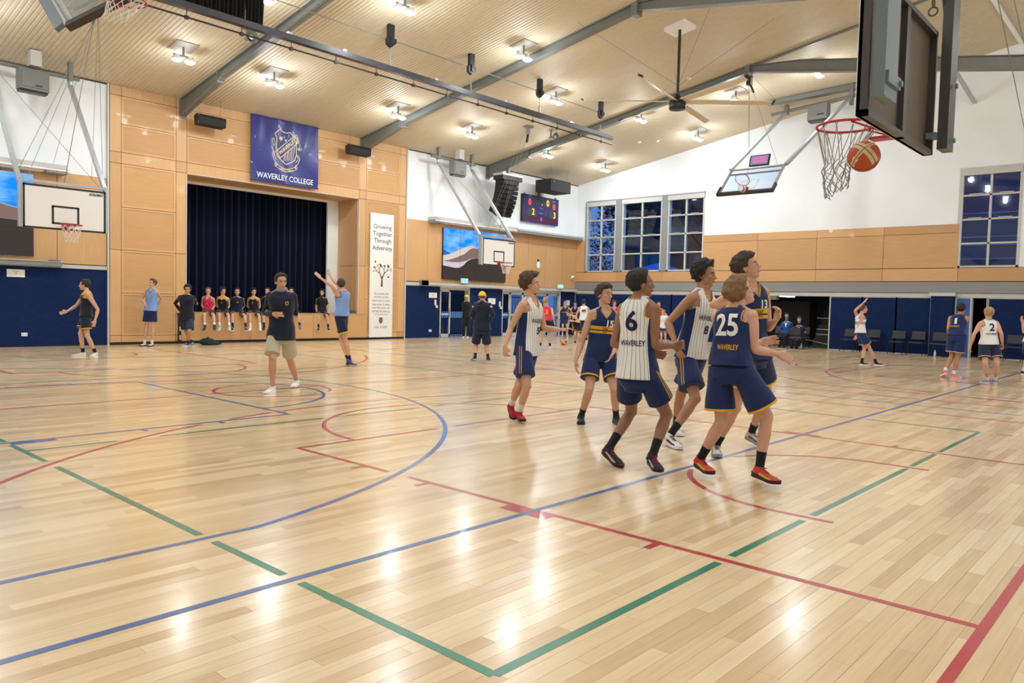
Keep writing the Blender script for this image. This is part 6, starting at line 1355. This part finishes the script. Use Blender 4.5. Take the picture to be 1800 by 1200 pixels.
def shoe_(r, an, to, sd, k, spec, sg, q):
    main, solec, acc = spec[0], spec[1], spec[2]
    base = an-Vector((0,0,.062*k)); f = (to-base); f = f.normalized() if f.length > .02 else Vector((1,0,0))
    flat = Vector((f.x, f.y, 0)); flat = flat.normalized() if flat.length > .1 else BK
    if abs(f.z) < .25 and sd.z > .5: f = (flat+ZU*f.z).normalized()
    side = ZU.cross(f); side = side.normalized() if side.length > .05 else RH; u = f.cross(side).normalized()
    heel = an-u*(.082*k)-f*(.055*k); L = .285*k
    P = lambda s, x, z: heel+f*(s*L)+side*(x*k)+u*(z*k)
    st = [(0,.024,.070,.012),(.06,.032,.082,.006),(.2,.036,.088,.004),(.34,.036,.084,.004),(.46,.037,.070,.004),(.6,.043,.057,.004),(.75,.046,.047,.006),(.88,.040,.040,.010),(.96,.026,.032,.015),(1,.010,.026,.02)]
    mb = MB(); V = []; n = 16
    for s, w, h, z0 in st:
        for j in range(n):
            a = 2*PI*j/n; c, si = math.cos(a), math.sin(a); zz = z0+.012 if si < 0 else h; V.append(P(s, w*math.copysign(abs(c)**.75, c), (z0+.014)+(h-z0-.014)*max(0, si)**.9 if si > 0 else z0+.012))
    m = len(st); mb.add(V, [(i*n+j, i*n+(j+1) % n, (i+1)*n+(j+1) % n, (i+1)*n+j) for i in range(m-1) for j in range(n)]+[tuple(range(n))[::-1], tuple(range((m-1)*n, m*n))], 0, True)
    mb.tube([an-sd*.045*k, an-sd*.015*k, an+sd*.012*k], [.046*k,.044*k,.044*k], 16)
    so = mb.build('shoe', cloth(main, 'shoe'), r)
    mb = MB(); V = []
    for s, w, h, z0 in st:
        w2 = w+.005; zt = z0+.022+(.010 if s < .3 else 0); zb = 0 if s < .8 else (s-.8)*.05
        V += [P(s-.01 if s == 0 else s+(.012 if s == 1 else 0), -w2, zb), P(s-.01 if s == 0 else s+(.012 if s == 1 else 0), w2, zb), P(s-.01 if s == 0 else s+(.012 if s == 1 else 0), w2, zt), P(s-.01 if s == 0 else s+(.012 if s == 1 else 0), -w2, zt)]
    mb.add(V, [(4*i+j, 4*i+(j+1) % 4, 4*i+4+(j+1) % 4, 4*i+4+j) for i in range(m-1) for j in range(4)]+[(3,2,1,0),(4*m-4,4*m-3,4*m-2,4*m-1)]); mb.build('sole', cloth(solec, 'sole'), so)
    if q < 3:
        mb = MB(); lc = spec[3] if len(spec) > 3 else acc or solec
        for i in range(4): s = .40+.055*i; h = interp([(a_,c_) for a_,b_,c_,d_ in st], s)[0]+.002; mb.tube([P(s, -.02, h-.006), P(s+.01, 0, h+.002), P(s, .02, h-.006)], .0032*k, 5)
        mb.tube([P(.38,-.004,.083), P(.36,-.03,.092), P(.34,-.012,.088), P(.36,.01,.088), P(.37,.034,.09)], .003*k, 5); mb.build('laces', cloth(lc, 'lace'), so)
        if acc:
            mb = MB()
            for s_ in (-1, 1):
                V = []
                for i in range(8):
                    s = .2+.6*i/7; w = interp([(a_,b_) for a_,b_,c_,d_ in st], s)[0]+.0035; zc = .05-.022*i/7; hh = .009 if i < 6 else .012; V += [P(s, s_*w*.97, zc-hh), P(s, s_*w*.86, zc+hh)]
                mb.add(V, [(2*i, 2*i+2, 2*i+3, 2*i+1) for i in range(7)])
            mb.build('side_panel', cloth(acc, 'accent'), so)
# ------------------------------------------------------------------ the cast: pixel joints were measured on the photo, depths follow from where the feet stand
SN = dict(col=NAVY, hem=GOLD, len=.66); SNs = dict(col=NAVY, stripe=GOLD, len=.66)
def J_(neck, pelvis, head, er, wr, el, wl, kr, ar, tr, kl, al, tl, fr=None, fl=None):
    return dict(neck=neck, pelvis=pelvis, head=head, er=er, wr=wr, el=el, wl=wl, kr=kr, ar=ar, tr=tr, kl=kl, al=al, tl=tl, fr=fr, fl=fl)
WV = 'WAVERLEY'
white = lambda pr, hem=-.12: dict(hem=hem, kind='vest', col=WHITE, pin=True, side=NAVY, trim=GOLD, prints=pr)
navyv = lambda pr: dict(hem=-.1, kind='vest', col=NAVY, trim=GOLD, band=GOLD, bandt=((.515,.57),(.60,.655)), prints=pr)
K_ = (20,26,60)
# players in the foreground
person('player in white pinstripe jersey and red shoes, head turned right', J_((934,529),(927,614),(934,500),(897,578),(888,608),(957,577),(984,579),(926,678),(913,724),(931,750),(912,676),(899,711),(905,738),(890,622),(996,577)),
    H=1.80, ty=52, py=60, hy=78, hp=-4, skin=(204,158,130), hair='curly', haircol=(78,56,38), top=white([('5',.045,.40,.12,True,K_,.075,.004),(WV,.02,.60,.075,True,K_,.24,.001,'lettering')]), shorts=dict(SNs, len=.74, flare=.122), shoe=((172,22,40),(60,20,34),(150,16,34),(190,40,50)), sock=(225,225,220), sockh=.17, zk=(.10,.03), hand=('flat','fist'), air=.0)
person('player in navy jersey number fifteen with hands low, between the red shoes and number six', J_((1064,546),(1055,627),(1063,518),(1021,604),(1012,634),(1086,602),(1078,620),(1036,684),(1022,730),(1019,756),(1080,684),(1083,732),(1107,751),(1015,650),(1071,632)),
    H=1.80, ty=6, py=6, hy=40, hp=-2, skin=(200,156,130), hair='fringe', haircol=(56,38,28), top=navyv([('15',.055,.73,.115,True,WHITE,.085,.004),('W',0,.585,.10,True,(110,90,50),.07,.004,'crest')]), shorts=SN, shoe=((30,40,44),(40,44,46),(44,60,62)), sock=(22,22,26), ws=(None,None))
person('dark haired player in white number six jersey seen from behind', J_((1124,530),(1121,658),(1128,500),(1151,607),(1183,608),(1079,604),(1139,617),(1172,728),(1147,800),(1177,846),(1110,722),(1071,787),(1094,820),(1198,606),(1156,623)),
    H=1.83, ty=134, py=140, hy=98, hp=-6, skin=(150,106,80), hair='short', haircol=(30,24,24), top=white([('6',-.02,.74,.24,False,K_,.12,.006),(WV,-.02,.44,.07,False,K_,.24,.001,'lettering')], -.05), shorts=dict(SNs, len=.64), shoe=((34,26,34),(58,22,40),(190,190,170),(190,40,90)), sock=(18,18,22), sockh=.15, zk=(.07,.06), hand=('relax','fist'), es=(1,None), ws=(1,1))
person('curly haired player in white number eight jersey with hand on hip', J_((1237,516),(1215,629),(1240,484),(1174,567),(1188,604),(1262,576),(1262,614),(1222,700),(1177,766),(1203,790),(1196,694),(1188,748),(1213,775),(1192,616),(1266,630)),
    H=1.92, ty=38, py=40, hy=58, hp=0, skin=(172,126,98), hair='afro', haircol=(22,18,18), top=white([('8',.01,.46,.13,True,K_,.07,.004),(WV,.0,.64,.08,True,K_,.26,.001,'lettering')], .0), shorts=dict(SNs, len=.74, flare=.132), shoe=((225,225,225),(235,235,235),(20,20,24),(24,24,28)), sock=(20,20,24), sockh=.15, zk=(.0,.02), hand=('relax','hip'), es=(None,-1), ws=(None,-1))
person('fair wavy haired player in navy number twenty five jersey looking up', J_((1292,546),(1285,649),(1303,514),(1327,614),(1368,622),(1300,602),(1336,602),(1348,732),(1335,822),(1379,852),(1268,740),(1231,806),(1255,833),(1390,633),(1360,595)),
    H=1.80, ty=132, py=138, hy=100, hp=-26, skin=(206,158,136), hair='wavy', haircol=(130,98,66), top=dict(kind='vest', hem=.06, col=NAVY, trim=GOLD, side=None, prints=[('25',-.01,.73,.25,False,WHITE,.20,.006),(WV,-.02,.36,.06,False,GOLD,.19,.001,'lettering')]), shorts=dict(col=NAVY, hem=GOLD, len=.78, flare=.13), shoe=((214,66,56),(70,20,44),(190,200,60),(150,40,60)), sock=(18,18,22), sockh=.14, zk=(.02,.02), air=0.03, hand=('relax','relax'), es=(1,None), ws=(1,None), D=6.42)
person('tall player in navy number thirteen jersey behind the fair haired player', J_((1318,504),(1324,619),(1314,470),(1253,536),(1290,534),(1351,576),(1364,562),(1292,716),(1259,782),(1262,806),(1347,690),(1321,760),(1360,790),(1302,530),(1367,548)),
    H=1.90, ty=22, py=40, hy=66, hp=-16, skin=(204,156,132), hair='fringe', haircol=(58,40,30), top=navyv([('13',.06,.73,.11,True,WHITE,.085,.004),('W',0,.585,.10,True,(110,90,50),.07,.004,'crest')]), shorts=SN, shoe=((206,202,192),(150,150,146),(90,90,88)), sock=(20,20,24), zk=(.05,.0), es=(None,None), ws=(-1,-1), hand=('fist','relax'), D=7.55)
# coach and players at mid distance
person('coach in navy quarter zip jacket and khaki shorts walking in white shoes', J_((495,514),(494,586),(494,496),(466,551),(480,552),(520,550),(488,549),(479,630),(479,680),(457,692),(509,630),(521,668),(506,684),(484,552),(478,550)),
    H=1.84, ty=6, py=-6, hy=36, hp=4, q=2, skin=(196,146,120), hair='short', haircol=(34,26,24), top=dict(kind='jacket', col=(20,28,48), off=.010, crest=(.10,.74), collar=(110,116,130), hem=-.16), shorts=dict(col=(186,176,154), len=.84, flare=.115), shoe=((236,236,236),(240,240,240),None), sock=None, zk=(.03,0), hand=('grip','relax'), ws=(-1,-1), es=(None,None), build=1.06)
person('player in black and gold number two jersey striding left before the left navy wall', J_((152,514),(150,557),(148,501),(133,538),(118,547),(172,544),(167,563),(142,586),(146,613),(132,625),(153,589),(168,614),(168,627),(112,548),(165,570)),
    H=1.78, ty=-50, py=-60, hy=-78, q=2, skin=(206,160,134), hair='short', haircol=(34,26,24), top=dict(kind='vest', col=(22,24,36), yoke=GOLD, trim=GOLD, prints=[('2',.03,.66,.12,True,GOLD,.06,.003)]), shorts=dict(col=(22,28,50), hem=GOLD, len=.66), shoe=((220,216,206),(228,222,206),None), sock=(20,20,24), hand=('relax','relax'))
person('boy in pale blue bib standing against the timber wall', J_((267,509),(265,547),(268,498),(248,526),(258,537),(284,526),(275,540),(258,573),(254,598),(252,608),(269,573),(267,598),(266,608),(260,539),(272,541)),
    H=1.72, ty=-4, hy=-28, q=2, skin=(206,162,138), hair='short', haircol=(92,66,44), top=dict(kind='vest', col=(122,160,216), trim=NAVY, prints=[('9',.0,.66,.14,True,(232,150,90),.07,.004)]), shorts=dict(col=(24,36,84), stripe=GOLD, len=.7), shoe=((226,226,226),(30,30,34),None), sock=(230,230,226), hand=('relax','relax'))
person('man in dark jumper and shorts leaning on the stage with crossed legs', J_((328,519),(328,557),(330,509),(308,533),(317,547),(346,534),(335,524),(327,582),(338,601),(344,607),(333,583),(330,602),(327,609),(320,548),(333,520)),
    H=1.80, ty=8, hy=15, hp=10, q=2, skin=(190,140,112), hair='afro', haircol=(26,22,22), top=dict(kind='jacket', col=(20,24,36), hem=-.14), shorts=dict(col=(34,46,74), len=.84), shoe=((46,92,130),(200,214,220),None), sock=(24,24,28), hand=('hip','fist'), ws=(None,None), build=1.1)
def sitter(label, cx, hy, top, hair, hc, shoe, sock, skin=(206,162,138), dy=0, H=1.66, hem=GOLD, short=(22,26,44), ty=0, arms=0, kn=((-7,9),(9,9)), q=2, extra=None):
    j = J_((cx,522+dy),(cx,547+dy),(cx,512+dy),(cx-11,537+dy),(cx-3,546+dy),(cx+11,537+dy),(cx+5,546+dy),(cx+kn[0][0],548+dy+kn[0][1]*.6),(cx+kn[0][0]+1,572+dy),(cx+kn[0][0]+2,580+dy),(cx+kn[1][0],548+dy+kn[1][1]*.6),(cx+kn[1][0]+2,572+dy),(cx+kn[1][0]+6,580+dy),(cx+1,550+dy),(cx+2,550+dy))
    if extra: j.update(extra)
    Dp = float((CM @ (onp(cx, 548+dy, 1, 22.42)-CAM))[2])
    return person(label, j, H=H, D=Dp, seated=True, ty=ty, hy=hy, q=q, hair=hair, haircol=hc, skin=skin, top=top, shorts=dict(col=short, hem=hem, len=.72, flare=.105), shoe=shoe, sock=sock, hand=('relax','relax'))
bk = lambda: dict(kind='vest', col=(22,22,30), yoke=GOLD, trim=GOLD, prints=[('7',.0,.62,.1,True,GOLD,.05,.003)])
sitter('boy in pink vest sitting on the stage edge', 366, 25, dict(kind='vest', col=(214,44,86), trim=(200,40,70), prints=[('4',.0,.62,.13,True,(236,120,60),.07,.004)]), 'short', (80,58,44), ((40,44,48),(120,124,130),None), (230,230,226))
sitter('dark haired boy in black and gold jersey sitting beside the pink vest', 392, 60, bk(), 'curly', (24,20,20), ((196,200,202),(220,220,220),None), (228,228,226))
sitter('boy in navy jacket with yellow sleeve piping sitting on the stage', 417, 20, dict(kind='jacket', col=(22,32,60), stripe=(206,200,60), crest=(.05,.7)), 'short', (40,30,28), ((30,30,34),(220,220,220),None), (22,22,26), kn=((-9,9),(13,9)), dy=1)
sitter('boy in black and gold jersey sitting left of the coach', 446, 35, bk(), 'fringe', (26,22,22), ((226,226,226),(230,230,230),None), (226,226,224), dy=1)
sitter('boy in dark top mostly hidden behind the coach\'s left shoulder', 470, 0, dict(kind='jacket', col=(26,30,44), stripe=(190,180,60)), 'short', (30,26,26), ((40,40,44),(60,60,64),None), (22,22,26), dy=0)
sitter('boy hidden behind the coach with one blue shoe showing', 512, 0, bk(), 'short', (40,32,28), ((86,92,160),(220,170,80),None), (22,22,26), dy=0, kn=((-6,9),(13,8)))
sitter('boy in black and gold top sitting alone near the stage end', 566, -5, dict(kind='tee', col=(22,22,32), stripe=GOLD), 'fringe', (22,18,20), ((30,30,34),(190,190,190),None), (24,24,28), dy=2, H=1.55, extra=dict(er=(556,541), wr=(558,551), el=(577,540), wl=(574,551)))
person('boy in pale blue vest landing with both arms raised to the left', J_((602,513),(600,556),(599,500),(590,497),(580,484),(583,503),(563,488),(600,597),(612,625),(608,641),(607,596),(615,622),(623,631),(578,475),(556,480)),
    H=1.74, g=(607,643), ty=-128, py=-110, hy=-150, hp=-8, q=2, skin=(206,156,130), hair='short', haircol=(70,50,38), top=dict(kind='vest', col=(120,156,212), trim=NAVY), shorts=dict(col=(20,26,56), hem=(232,190,40), len=.72), shoe=((82,88,160),(60,60,120),(200,200,220)), sock=(20,20,26), hand=('up','up'), zk=(.05,.06), es=(None,None), ws=(None,None))
person('man in yellow cap and dark hooded top seen from behind in front of the doors', J_((848,532),(847,576),(848,522),(829,554),(836,567),(867,553),(857,568),(837,606),(835,628),(828,631),(855,607),(858,631),(860,641),(838,570),(855,571)) | dict(el=(829,554), wl=(836,567), er=(867,553), wr=(857,568), kl=(837,606), al=(835,626), tl=(829,630), kr=(855,607), ar=(858,631), tr=(860,640)),
    H=1.80, ty=176, hy=165, q=2, skin=(206,156,130), hair='buzz', haircol=(90,66,50), cap=(236,196,30), top=dict(kind='jacket', col=(18,26,48), hood=True, hem=-.1), shorts=dict(col=(26,36,66), len=.86), shoe=((30,34,34),(170,176,160),None), sock=(18,18,22), hand=('relax','relax'), zk=(.02,0), build=1.12, face=False)
person('person in yellow cap and black clothes standing at the left glass door', J_((820,531),(820,556),(820,523),(813,541),(819,545),(828,541),(823,545),(816,572),(815,589),(814,594),(823,572),(822,589),(822,594),(822,546),(820,546)),
    H=1.68, ty=10, hy=20, q=3, skin=(200,156,130), hair='buzz', haircol=(40,30,26), cap=(236,196,30), top=dict(kind='jacket', col=(20,20,26)), trousers=(22,24,30), shoe=((225,225,225),(230,230,230),None))
person('player in red number three jersey seen from behind near the glass doors', J_((961,541),(960,565),(959,530),(972,553),(974,566),(950,553),(950,565),(965,588),(967,606),(967,613),(952,588),(949,606),(949,613)),
    H=1.76, ty=178, hy=165, q=2, face=False, skin=(208,160,134), hair='short', haircol=(176,140,90), top=dict(kind='vest', col=(216,40,66), prints=[('3',0,.60,.2,False,(240,160,50),.11,.006)]), shorts=dict(col=(24,24,34), hem=(236,200,50), len=.72), shoe=((220,220,220),(225,225,225),None), sock=(18,18,22))
def distant(label, cx, top_y, foot_y, ty=0, hy=None, H=1.75, D=None, **kw):
    """upright figure from head top and foot pixel rows"""
    h = foot_y-top_y; f = lambda a: top_y+h*a; w = h*.06
    s = math.cos(math.radians(ty)); sx = lambda o: cx+o*s*h*.5+ (0)
    L = 1
    j = J_((cx,f(.17)),(cx,f(.49)),(cx,f(.075)),(cx-.19*h*s-.02*h,f(.36)),(cx-.17*h*s,f(.50)),(cx+.19*h*s+.02*h,f(.36)),(cx+.17*h*s,f(.50)),(cx-.06*h*s,f(.72)),(cx-.07*h*s,f(.945)),(cx-.08*h*s,f(1.0)),(cx+.06*h*s,f(.72)),(cx+.07*h*s,f(.945)),(cx+.08*h*s,f(1.0)))
    j.update(kw.pop('px', {}))
    return person(label, j, H=H, ty=ty, hy=ty if hy is None else hy, q=3, **kw)
lt = (206,162,138)
distant('bearded man in navy vest standing by the notice near the corner', 993, 528, 592, 10, 30, skin=lt, haircol=(60,44,36), top=dict(kind='vest', col=NAVY, band=GOLD, bandt=((.5,.56),)), shorts=dict(col=NAVY), shoe=((200,200,200),(210,210,210),None), sock=(220,220,220))
distant('dark haired youth in navy vest standing right of the wall notice', 1011, 530, 591, -8, -20, skin=lt, haircol=(30,24,22), hair='fringe', top=dict(kind='vest', col=NAVY, band=GOLD, bandt=((.5,.56),)), shorts=dict(col=NAVY), shoe=((60,60,64),(210,210,210),None), sock=(20,20,24))
distant('player in white number forty nine vest seen from behind', 1026, 526, 602, 176, 170, skin=lt, haircol=(28,24,22), face=False, top=dict(kind='vest', col=WHITE, prints=[('49',0,.70,.17,False,(20,20,26),.17,.006)]), shorts=dict(col=NAVY), shoe=((200,200,200),(210,210,210),None), sock=(20,20,24))
distant('youth in navy vest standing behind number fifteen\'s left side', 1037, 529, 590, 0, -30, skin=lt, haircol=(60,44,36), top=dict(kind='vest', col=NAVY, band=GOLD, bandt=((.5,.56),)), shorts=dict(col=NAVY), shoe=((200,200,200),(210,210,210),None), sock=(20,20,24))
person('boy in black vest bending forward towards the ball on the floor', J_((1004,556),(1016,574),(999,550),(999,572),(997,583),(1019,566),(1008,564),(1011,588),(1011,600),(1008,605),(1017,590),(1019,602),(1016,607)),
    H=1.66, ty=-62, py=-60, hy=-60, hp=20, q=3, skin=lt, haircol=(90,60,44), top=dict(kind='vest', col=(22,22,30), trim=GOLD), shorts=dict(col=(22,22,30), hem=(232,180,50)), shoe=((190,190,190),(210,210,210),None), sock=(20,20,24))
distant('player in red jersey half hidden behind number fifteen', 1080, 529, 597, 0, 20, skin=lt, haircol=(110,60,36), hair='curly', top=dict(kind='vest', col=(210,40,60)), shorts=dict(col=(24,24,34)), shoe=((200,200,200),(210,210,210),None), sock=(20,20,24))
distant('player in red jersey seen between numbers six and eight', 1158, 530, 604, 5, 0, skin=lt, haircol=(40,32,28), top=dict(kind='vest', col=(210,40,60), prints=[('9',0,.66,.14,True,(236,140,60),.07,.004)]), shorts=dict(col=(24,24,34)), shoe=((200,200,200),(210,210,210),None), sock=(20,20,24))
distant('child in white top between numbers six and eight', 1166, 545, 606, -20, -40, H=1.5, skin=lt, haircol=(150,110,70), top=dict(kind='tee', col=(225,225,222)), shorts=dict(col=NAVY, hem=GOLD), shoe=((200,200,200),(210,210,210),None), sock=(230,230,226))
person('player in white jersey with one arm raised stepping right before the navy panels', J_((1513,555),(1513,586),(1518,543),(1509,574),(1506,590),(1503,546),(1518,532),(1527,609),(1540,634),(1556,643),(1520,611),(1515,633),(1524,641),(1503,594),(1520,529)),
    H=1.78, ty=88, py=80, hy=92, hp=-8, q=2, skin=(208,158,132), hair='crop', haircol=(84,60,48), top=dict(kind='vest', col=WHITE, band=(24,34,70), bandt=((.52,.56),(.60,.64)), trim=(24,34,70), prints=[('5',.02,.70,.16,False,K_,.09,.004)]), shorts=dict(col=(28,48,104), hem=(214,180,120), len=.72), shoe=((26,26,30),(225,225,225),None), sock=(22,22,26), hand=('up','fist'), D=None)
person('player in navy number one jersey and pink shoes walking away', J_((1686,556),(1682,591),(1690,544),(1690,577),(1694,595),(1667,577),(1668,590),(1683,630),(1676,657),(1694,667),(1673,627),(1661,646),(1664,662)),
    H=1.84, ty=140, py=130, hy=128, q=2, face=True, skin=(182,130,98), hair='short', haircol=(26,20,20), top=dict(kind='vest', col=NAVY, side=None, prints=[('1',.02,.66,.18,False,WHITE,.05,.006),(WV,.02,.42,.05,False,GOLD,.2,.001,'lettering')]), shorts=dict(col=(26,44,100), hem=(200,170,120), len=.72), shoe=((222,120,130),(240,190,190),(240,160,160)), sock=(230,226,220), sockh=.09, zk=(.06,.0))
person('fair haired player in white number two jersey seen from behind at the right', J_((1737,564),(1738,606),(1738,551),(1760,586),(1762,604),(1712,588),(1706,608),(1753,639),(1750,661),(1757,675),(1732,639),(1736,663),(1736,674)),
    H=1.80, ty=178, hy=170, q=2, face=False, skin=(208,158,134), hair='short', haircol=(168,136,92), top=dict(kind='vest', col=WHITE, trim=(60,60,110), prints=[('2',0,.74,.22,False,(40,34,84),.11,.006),(WV,0,.46,.06,False,(60,54,110),.24,.001,'lettering')]), shorts=dict(col=(24,36,66), hem=(190,160,110), len=.70), shoe=((140,130,158),(200,196,200),None), sock=(226,222,220), sockh=.08, hand=('fist','fist'))
person('player entering at the right edge with one white shoe in view', J_((1814,560),(1812,602),(1816,548),(1800,584),(1797,566),(1826,580),(1824,600),(1806,628),(1799,646),(1794,657),(1820,630),(1822,652),(1828,660)),
    H=1.80, ty=-80, hy=-80, q=3, skin=(208,158,134), haircol=(50,40,34), top=dict(kind='vest', col=WHITE), shorts=dict(col=NAVY), shoe=((30,30,34),(225,225,225),None), sock=(230,230,226))
def chair_boy(label, cx, cy, chx, chy, top, hc, tr):
    Dp = float((CM @ (np.array([chx, chy, .6])-CAM))[2]); s = 1337/Dp/58.
    y = lambda v: cy+v*s; x = lambda v: cx+v*s
    j = J_((x(0),y(15)),(x(2),y(42)),(x(0),y(0)),(x(-15),y(31)),(x(-6),y(42)),(x(13),y(31)),(x(-3),y(43)),(x(-17),y(47)),(x(-17),y(73)),(x(-20),y(80)),(x(-7),y(49)),(x(-7),y(74)),(x(-10),y(81)))
    return person(label, j, H=1.72, D=Dp, seated=True, ty=-35, hy=-25, hp=14, q=3, skin=lt, haircol=hc, top=top, trousers=tr, shoe=((24,24,28),(40,40,44),None))
chair_boy('seated boy in bright blue jacket and white shirt in the bleacher store', 1383, 555, 22.95, 11.75, dict(kind='jacket', col=(30,90,170), shirt=(235,235,238)), (36,26,24), (24,28,40))
chair_boy('seated boy in navy jacket with gold sleeve band in the bleacher store', 1405, 562, 23.0, 10.85, dict(kind='jacket', col=(26,36,76), shirt=(235,235,238), armband=(230,176,60)), (70,48,36), (24,30,52))

# bake the voxel unions so each body is one plain continuous mesh
dg = bpy.context.evaluated_depsgraph_get()
new = [(o, bpy.data.meshes.new_from_object(o.evaluated_get(dg))) for o in BAKE]
for o, me in new:
    o.modifiers.clear(); o.data = me
    for p in me.polygons: p.use_smooth = True
from mathutils.bvhtree import BVHTree
trees = {}
for so2, rays, colr, rad in DEF:
    o_ = wloc(so2)
    if so2.name not in trees: trees[so2.name] = BVHTree.FromPolygons([v.co+o_ for v in so2.data.vertices], [tuple(p.vertices) for p in so2.data.polygons])
    P_ = []
    for a, d in rays:
        h = trees[so2.name].ray_cast(a, d)
        if h[0] is not None: P_.append(h[0]-d*.0005)
    if len(P_) > 3: MB().tube(P_, rad, 5).build('side_stripe', cloth(colr), so2)
print('tris', sum(len(o.data.polygons)*2 for o in bpy.data.objects if o.type == 'MESH'))
